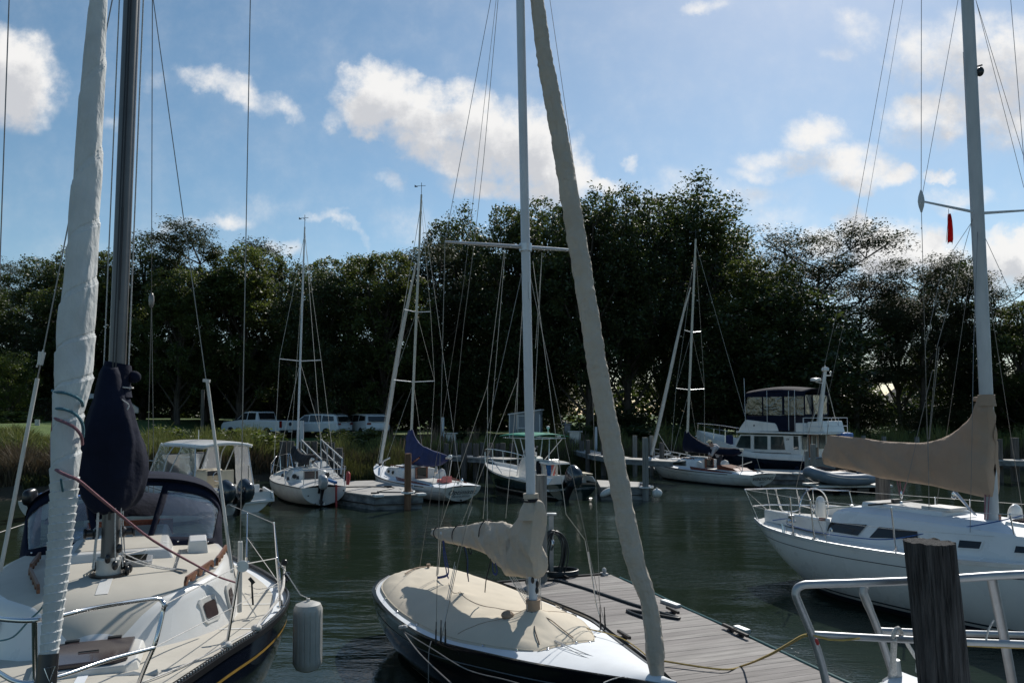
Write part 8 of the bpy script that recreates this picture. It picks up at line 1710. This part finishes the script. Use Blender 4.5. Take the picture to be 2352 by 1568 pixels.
# ---------------------------------------------------------------- floating docks, pilings
def fdock(label, poly, z=.5, m='plankfar', cleats=(), corners=()):
    c = sum((Vector((x, y, 0)) for x, y in poly), Vector()) / len(poly); T = Thing('floating_dock', label, 'dock', tuple(c)); q = [(x - c.x, y - c.y) for x, y in poly]
    MB().prism(q, z - .04, z).build('decking', m, T.o, smooth=0); s_ = [(x * .985, y * .985) for x, y in q]
    MB().prism(s_, z - .30, z - .045).build('fascia', 'dockside', T.o, smooth=0); MB().prism([(x * .96, y * .96) for x, y in q], -.25, z - .33).build('float', 'dockside', T.o, smooth=0)
    MB().prism([(x * .99, y * .99) for x, y in q], z - .335, z - .305).build('bumper', 'black', T.o, smooth=0)
    for x, y in corners: MB().box((x - c.x, y - c.y, z - .01), (.34, .3, .1), .5).build('corner_bumper', 'foam', T.o, bevel=.03)
    for x, y in cleats: MB().bar((x - c.x - .14, y - c.y, z + .06), (x - c.x + .14, y - c.y, z + .06), .05, .05).box((x - c.x, y - c.y, z + .03), (.08, .06, .07)).build('cleat', 'black', T.o, smooth=0)
    return T, c
T1, c_1 = fdock('pale floating dock between the small white racer and the daysailer with the blue cover', [(-4.72, 25.5), (-3.07, 25.95), (-4.4, 29.4), (-5.4, 31.5), (-7.1, 31.0), (-6.45, 27.2)], cleats=[(-4.75, 25.8), (-3.4, 26.2), (-4.7, 28.2)], corners=[(-4.6, 25.6), (-3.2, 26.02)])
MB().tube([p - c_1 for p in curve([G(787, 1118, .52), G(860, 1117, .52), G(905, 1119, .52), G(880, 1125, .52), G(870, 1129, .52), G(930, 1130, .52)])], .022, 6).build('dock_cable', 'hose', T1.o)
piling('piling', 937, 1041, 25.75, .118, 'pilingbrown', 'brown piling with a pale collar at the corner of the pale floating dock')
rg = Thing('piling_ring', 'pale plastic hoop round the brown piling at the dock corner', 'ring', tuple(P(937, 1129, 25.75))); MB().tube([(.21 * cos(t), .19 * sin(t), .03 * sin(t)) for t in np.linspace(0, 6.28, 24)[:-1]], .035, 8, closed=True).build('hoop', 'foam', rg.o)
T2, c_2 = fdock('floating dock right of the green centre console boat with a round white float', [(3.4, 28.6), (5.35, 28.6), (5.35, 30.6), (3.6, 31.6)], cleats=[(4.2, 28.9), (5.1, 28.9)], corners=[(5.25, 28.7)])
fl = Thing('mooring_float', 'round white float at the end of the floating dock by the green boat', 'float', (5.55, 28.45, .28)); MB().ell((0, 0, 0), (.2, .17, .17)).tube([(0, 0, .15), (0, 0, .2)], .04, 8).build('ball', 'foam', fl.o)
fl = Thing('fender', 'white oblong fender hanging at the left end of the dock by the green boat', 'fender', (3.62, 28.4, .32)); MB().ell((0, 0, 0), (.30, .13, .13), rot=Matrix.Rotation(-.5, 3, 'Y')).build('body', 'foam', fl.o); MB().tube([(0, 0, 0), (.1, .1, .22)], .015, 5).build('lanyard', 'ropewhite', fl.o)
piling('piling', 1482, 1004, 28.4, .118, 'pilinglight', 'tall grey piling at the end of the floating dock in front of the WINDSONG bow')
rg = Thing('piling_ring', 'pale hoop round the tall grey piling by the WINDSONG bow', 'ring', tuple(P(1482, 1119, 28.4))); MB().tube([(.2 * cos(t), .19 * sin(t), .0) for t in np.linspace(0, 6.28, 24)[:-1]], .03, 8, closed=True).build('hoop', 'foam', rg.o)
piling('piling', 1458, 1000, 39.5, .12, 'pilinglight', 'grey piling standing alone left of the tall dock end piling'); piling('piling', 1496, 1000, 40, .11, 'pilinglight', 'grey piling half hidden by the furled jib foot of the WINDSONG')
T3, c_3 = fdock('floating dock alongside the trawler, behind the WINDSONG stern', [(12.1, 35.2), (15.6, 34.4), (16.1, 36.2), (12.4, 38.0)], cleats=[(14.2, 35.3), (15.2, 34.9)], corners=[(15.5, 34.6), (13.4, 35.0)])
piling('piling', 1852, 1035, 34.2, .09, 'pilinglight', 'shorter of the two grey pilings in front of the trawler stern'); piling('piling', 1867, 1020, 34.9, .12, 'pilinglight', 'taller of the two grey pilings in front of the trawler stern')
# fixed pier: walkway sections with their posts
def pier(label, pts, z, w=1.2, posts=None):
    P_ = [G(x, y, z) for x, y in pts]; c = P_[0].copy(); c.z = 0; T = Thing('pier', label, 'pier', tuple(c)); mb = MB(); mc = MB()
    for a, b_ in zip(P_, P_[1:]):
        a = a - c; b_ = b_ - c; mb.bar(a + Vector((0, 0, -.03)), b_ + Vector((0, 0, -.03)), w, .05); n_ = (b_ - a).normalized().cross(Vector((0, 0, 1)))
        for s_ in (1, -1): mc.bar(a + n_ * s_ * (w / 2 - .05) + Vector((0, 0, -.16)), b_ + n_ * s_ * (w / 2 - .05) + Vector((0, 0, -.16)), .07, .2)
    mb.parts('walkway', 'plankfar', T.o, smooth=0); mc.parts('beam', 'dockside', T.o, smooth=0); return P_
pier('grey fixed walkway left of the green boat bow', [(985, 1043), (1061, 1046), (1180, 1053)], 1.1)
pier('narrow walkway curving from the bank towards the tall mooring pilings', [(1279, 1019), (1325, 1030), (1378, 1043), (1430, 1051), (1560, 1058)], 1.1)
pier('grey fixed walkway at the right edge beyond the white sloop', [(2230, 1055), (2300, 1055), (2420, 1057)], 1.1)
ORD = ['first', 'second', 'third', 'fourth', 'fifth', 'sixth', 'seventh', 'eighth', 'ninth', 'tenth', 'eleventh', 'twelfth']
def prow(L_, m, where, grp):
    for i, (x, yt, D, r) in enumerate(L_): piling('pier_post', x, yt, D, r, m, f'{ORD[i]} post from the left {where}', 'post', grp, n=12)
prow([(651, 1013, 34.5, .17), (668, 1013, 34.3, .17), (690, 1014, 34.6, .15), (706, 1013, 35, .15), (722, 1013, 35.2, .15), (748, 1015, 34.6, .15), (763, 1016, 35, .13), (779, 1028, 33.5, .17)], 'piling', 'in the bulkhead row behind the small white racer', 'bulkhead posts by the gangway')
prow([(1025, 1018, 39, .13), (1046, 1016, 39.5, .12), (1066, 1018, 38, .15), (1078, 1016, 40, .14), (1093, 1018, 38.4, .15), (1107, 1016, 40, .12), (1127, 1017, 38, .15), (1143, 1018, 39, .12), (1155, 1017, 38.6, .14), (1176, 1018, 39, .13)], 'piling', 'along the walkway left of the green boat', 'pier posts left of the green boat')
prow([(1290, 1004, 50, .16), (1312, 1008, 46, .15), (1336, 1012, 44, .14), (1350, 1010, 41, .13), (1386, 1010, 40, .14), (1421, 1012, 38, .14), (1520, 1016, 38.5, .13)], 'piling', 'along the curving walkway', 'pier posts of the curving walkway')
prow([(2293, 1008, 36, .17), (2330, 1005, 36.5, .18), (2372, 1006, 37, .18)], 'piling', 'of the walkway at the right edge', 'pier posts at the right edge')
for i, (x, yt, D) in enumerate([(1983, 1000, 44), (2030, 1002, 44), (2106, 1003, 44), (2180, 1003, 44)]): piling('pier_post', x, yt, D, .13, 'pilinglight', f'{ORD[i]} post from the left showing just above the tan boom cover', 'post', 'far posts above the boom cover', n=10)
piling('piling', 735, 966, 37.5, .09, 'pilinglight', 'slim pale post rising behind the small white racer mast') if False else None
piling('post', 693, 966, 40, .12, 'whitespar', 'thick pale round post directly behind the thin white mast', 'post', n=12)
piling('post', 86, 963, 40, .12, 'galv', 'short pale pipe standing in the left bank grass', 'post', n=12); piling('post', 1020 - 3, 958, 45, .09, 'whitespar', 'slim white pipe left of the white bench box', 'post', n=10)
piling('post', 290 + 176, 895, 44, .10, 'piling', 'dark utility post in the reeds behind the hardtop boat', 'post', n=10); piling('post', 1369, 980, 46, .08, 'whitespar', 'slim white post on the bank just left of the sleeved jib', 'post', n=8)
# retaining wall
a_, b__ = P(640, 1045, 35.8), P(790, 1045, 36.2); MB().bar((a_.x, 35.8, .65), (b__.x, 36.2, .65), .12, 1.5).build('boards', 'piling', Thing('bulkhead', 'dark timber bulkhead behind the row of posts by the gangway', 'bulkhead', (0, 0, 0)).o, smooth=0)
# gangway
GW = Thing('gangway', 'aluminium gangway with tube handrails sloping down to the pale floating dock', 'gangway', (0, 0, 0)); B = GW.o
tl_, tr_ = P(702, 1062, 34.0), P(745, 1060, 34.4); bl_, br_ = P(752, 1112, 29.2), P(792, 1110, 29.6)
MB().slab([tl_, tr_, br_, bl_], (0, 0, .06)).build('ramp', 'galv', B, smooth=0)
mb = MB()
for (t_, b_, p0, p1, p2) in ((tl_, bl_, (692, 1010, 34), (738, 1055, 29.6), (736, 1085, 29.4)), (tr_, br_, (737, 1009, 34.4), (786, 1053, 30), (783, 1088, 29.8))):
    a = P(*p0); c = P(*p1); d = P(*p2); mb.tube([a, c, d], .035, 6); off = Vector((0, 0, -.42)); mb.tube([a + off, c + off], .028, 6)
    for k in (0, .33, .66): q = a.lerp(c, k); mb.tube([q, q + Vector((0, 0, -1.0))], .028, 6)
mb.parts('handrail', 'galv', B)
G2 = Thing('gangway', 'aluminium gangway with four-bar railing beyond the WINDSONG bow', 'gangway', (0, 0, 0)); mb = MB()
for k in range(4): mb.tube([P(1503 , 1030 + 9 * k, 41), P(1585, 1045 + 9.5 * k, 38)], .025, 6)
for k in (0, .35, .7, 1): a = P(lerp(1503, 1585, k), lerp(1030, 1045, k), lerp(41, 38, k)); mb.tube([a, a + Vector((0, 0, -.95))], .028, 6)
for k in (0.02, .4): mb.tube([P(lerp(1503, 1585, k), lerp(1030, 1045, k) + 40, lerp(41, 38, k)), P(lerp(1503, 1585, k + .35), lerp(1030, 1045, k + .35), lerp(41, 38, k + .35))], .02, 6)
mb.parts('handrail', 'galv', G2.o); a = P(1500, 1072, 41); b_ = P(1590, 1092, 38); MB().bar(a, b_, 1.0, .08).build('ramp', 'galv', G2.o, smooth=0)
# ---------------------------------------------------------------- cars
def car(name, label, px, D, hd_, prof, L_, wd, gh, wins, rear, wheels, wr_=.38, name2='car', bed=None):
    p = P(px, 960, D); z = gz(p.x, D); T = Thing(name, label, name2, (p.x, D, z), HSL(hd_)); B = T.o
    bo = MB().prism(prof, -wd, wd, fn=lambda a, b_, zz: (a, zz, b_)).build('body', 'carpaint', B, smooth=0, bevel=.07)
    n_ = len(gh); k = .80
    vs = [(x, s_ * (wd * (.97 if zz < gh[0][1] + .05 else k)), zz) for s_ in (-1, 1) for x, zz in gh]
    MB().add(vs, [tuple(range(n_))[::-1], tuple(range(n_, 2 * n_))] + [(i, (i + 1) % n_, n_ + (i + 1) % n_, n_ + i) for i in range(n_)]).build('cabin', 'carpaint', B, smooth=0, bevel=.05)
    zb = gh[0][1]; zt = max(q[1] for q in gh)
    for w in wins:
        for s_ in (-1, 1):
            f = lambda x, zz: Vector((x, s_ * (lerp(wd * .97, wd * k, (zz - zb) / (zt - zb)) + .012), zz)); MB().slab([f(*q) for q in w], (0, s_ * .01, 0)).build('window', 'carglass', B, smooth=0)
    for (pts, nm, m_) in rear: MB().slab(pts, (-.02, 0, .0)).build(nm, m_, B, smooth=0)
    for x in wheels:
        for s_ in (-1, 1): wheel_(B, (x, s_ * (wd - .1), wr_), wr_, .24)
    return T
hP = Vector((-.875, .485, 0)).normalized()
def rq(x, y0, y1, z0, z1, lean=0): return [(x, y0, z0), (x, y1, z0), (x + lean, y1, z1), (x + lean, y0, z1)]
PK = car('pickup_truck', 'white crew cab pickup parked on the lawn with its tailgate towards the water', 598, 54, hP, [(-2.9, .5), (-2.95, .62), (-2.92, 1.28), (-.7, 1.30), (1.35, 1.28), (2.75, 1.14), (2.98, .95), (3.0, .5)], 5.9, 1.0,
         [(-.72, 1.25), (1.5, 1.27), (.75, 1.86), (.1, 1.93), (-.55, 1.9)], [[(1.28, 1.32), (.35, 1.32), (.35, 1.82), (.72, 1.80)], [(.25, 1.32), (-.55, 1.34), (-.48, 1.82), (.25, 1.83)]],
         [(rq(-2.955, .72, -.72, .66, 1.22), 'tailgate', 'carpaint'), (rq(-2.95, .98, .76, .78, 1.24), 'taillight', 'taillight'), (rq(-2.95, -.76, -.98, .78, 1.24), 'taillight', 'taillight'), (rq(-2.97, .9, -.9, .42, .60), 'bumper', 'black'), (rq(-.74, .72, -.72, 1.36, 1.82, .14), 'rear_window', 'carglass'), (rq(-3.0, .2, -.2, .46, .58), 'number_plate', 'white2')], [-1.75, 1.95], .41, 'pickup truck')
MB().lathe((-2.99, 0, 1.02), [(.0, 0), (.13, 0), (.13, .012)], 20, axis=(-1, 0, 0), sx=.45 if False else 1).build('badge', 'bluepaint', PK.o)
for s_ in (-1, 1): MB().box((1.25, s_ * 1.1, 1.38), (.12, .16, .2)).build('mirror', 'black', PK.o, bevel=.03)
SUVp = [(-2.45, .45), (-2.5, .7), (-2.42, 1.12), (1.2, 1.12), (2.3, 1.0), (2.5, .8), (2.48, .4)]; SUVg = [(-2.4, 1.08), (1.35, 1.1), (.55, 1.66), (-.2, 1.74), (-1.9, 1.72), (-2.2, 1.62)]
SUVw = [[(1.05, 1.16), (.1, 1.16), (.1, 1.62), (.5, 1.60)], [(.0, 1.16), (-1.0, 1.18), (-.95, 1.64), (0, 1.64)], [(-1.1, 1.2), (-2.1, 1.24), (-2.0, 1.56), (-1.1, 1.62)]]
SUVr = [(rq(-2.47, .75, -.75, 1.18, 1.55, .16), 'rear_window', 'carglass'), (rq(-2.5, .92, .6, .95, 1.08), 'taillight', 'taillight'), (rq(-2.5, -.6, -.92, .95, 1.08), 'taillight', 'taillight'), (rq(-2.52, .8, -.8, .42, .55), 'bumper', 'black')]
SV = car('suv', 'white suv parked right of the pickup behind the thin white mast', 728, 55, Vector((-.93, .36, 0)).normalized(), SUVp, 5, .96, SUVg, SUVw, SUVr, [-1.5, 1.55], .37, 'suv')
mb = MB(); 
for s_ in (1, -1): mb.bar((-1.8, s_ * .68, 1.80), (.2, s_ * .68, 1.82), .04, .05)
mb.parts('roof_rail', 'black', SV.o)
car('suv', 'white suv half hidden in the reeds right of the other parked cars', 835, 56.5, Vector((-.6, .8, 0)).normalized(), SUVp, 5, .96, SUVg, SUVw, SUVr, [-1.5, 1.55], .37, 'suv')
car('van', 'white vehicle mostly hidden behind the navy sail cover, its tail showing beside the rolled sail', 228, 56, Vector((.9, .4, 0)).normalized(), [(-2.6, .5), (-2.6, 1.3), (2.2, 1.3), (2.7, .9), (2.7, .5)], 5, 1.0, [(-2.6, 1.2), (2.0, 1.2), (1.4, 1.95), (-2.5, 2.0)], [[(1.7, 1.35), (.2, 1.35), (.2, 1.85), (1.35, 1.85)]], [(rq(-2.62, .7, -.7, 1.35, 1.85, .05), 'rear_window', 'carglass')], [-1.6, 1.7], .38, 'van')
# ---------------------------------------------------------------- shed and boxes on the bank
def box_thing(name, label, cat, x0, x1, y0, y1, D, dep, m, rz=0, extra=None):
    a = P(x0, y1, D); b_ = P(x1, y0, D); c = (a + b_) / 2; T = Thing(name, label, cat, (c.x, D, a.z), rz); w = b_.x - a.x; h_ = b_.z - a.z; return T, w, h_
T, w, h_ = box_thing('shed', 'small grey shed with white trim on the bank behind the pale mast', 'shed', 1170, 1240, 955, 1008, 50, 1.8, 'shed', R(-8)); h_ += .1
MB().box((0, .9, h_ / 2 - .2), (w, 1.8, h_ + .4)).build('wall', 'shed', T.o, smooth=0)
MB().prism([(-w / 2 - .1, h_ - .03), (w / 2 + .1, h_ + .28), (w / 2 + .1, h_ + .36), (-w / 2 - .1, h_ + .05)], -.12, 1.95, fn=lambda a, b_, z: (a, z, b_)).build('roof', 'shedtrim', T.o, smooth=0); MB().prism([(-w / 2, h_ - .2), (w / 2, h_ - .2), (w / 2, h_ + .26), (-w / 2, h_ - .03)], .01, 1.79, fn=lambda a, b_, z: (a, z, b_)).build('gable', 'shed', T.o, smooth=0)
mb = MB()
for x in (-w / 2, w / 2, -w * .22, w * .30): mb.box((x, -.015, h_ / 2), (.07, .05, h_))
mb.box((w * .04, -.015, h_ * .95), (w * .5, .05, .06)); mb.box((w * .04, -.02, h_ * .45), (w * .5, .04, .06)); mb.parts('trim', 'shedtrim', T.o, smooth=0)
for name, label, cat, x0, x1, y0, y1, D, m in [('utility_box', 'grey electrical box on the bank right of the shed', 'box', 1297, 1310, 975, 1000, 49, 'boxgrey'), ('dock_box', 'white storage box on the bank just left of the sleeved jib', 'box', 1309, 1334, 992, 1014, 47, 'white2'), ('bench_box', 'white table topped box on the bank behind the blue sail cover', 'box', 1017, 1046, 996, 1012, 46, 'white2')]:
    T, w, h_ = box_thing(name, label, cat, x0, x1, y0, y1, D, .6, m); MB().box((0, .3, h_ / 2 - .15), (w, .6, h_ + .3)).build('cabinet', m, T.o, bevel=.02); MB().box((0, .3, h_ + .03), (w + .22, .74, .06)).build('lid', 'white2' if m != 'boxgrey' else m, T.o, bevel=.01)
    if m == 'boxgrey': MB().box((-w * .3, .25, h_ + .12), (.1, .1, .14)).build('conduit', m, T.o)
# distant house roof glimpsed in the wood
HO = Thing('house', 'dark gabled house roof glimpsed through the wood above the tan boom cover', 'house', (55, 92, 1.5), R(20)); MB().box((0, 0, 1.8), (12, 9, 3.6)).build('wall', 'boxgrey', HO.o); MB().prism([(-7, 3.5), (0, 7.6), (7, 3.5)], -5, 5, fn=lambda a, b_, z: (a, z, b_)).build('roof', 'shingle', HO.o, smooth=0)
H2 = Thing('house', 'pale house with a low red edged roof seen through the trees above the parked suv', 'house', (-20, 88, 1.5), R(-15)); MB().box((0, 0, 2.2), (10, 7, 4.4)).build('wall', 'shedtrim', H2.o); MB().prism([(-6, 4.3), (0, 6.8), (6, 4.3)], -4, 4, fn=lambda a, b_, z: (a, z, b_)).build('roof', 'shingle', H2.o, smooth=0)
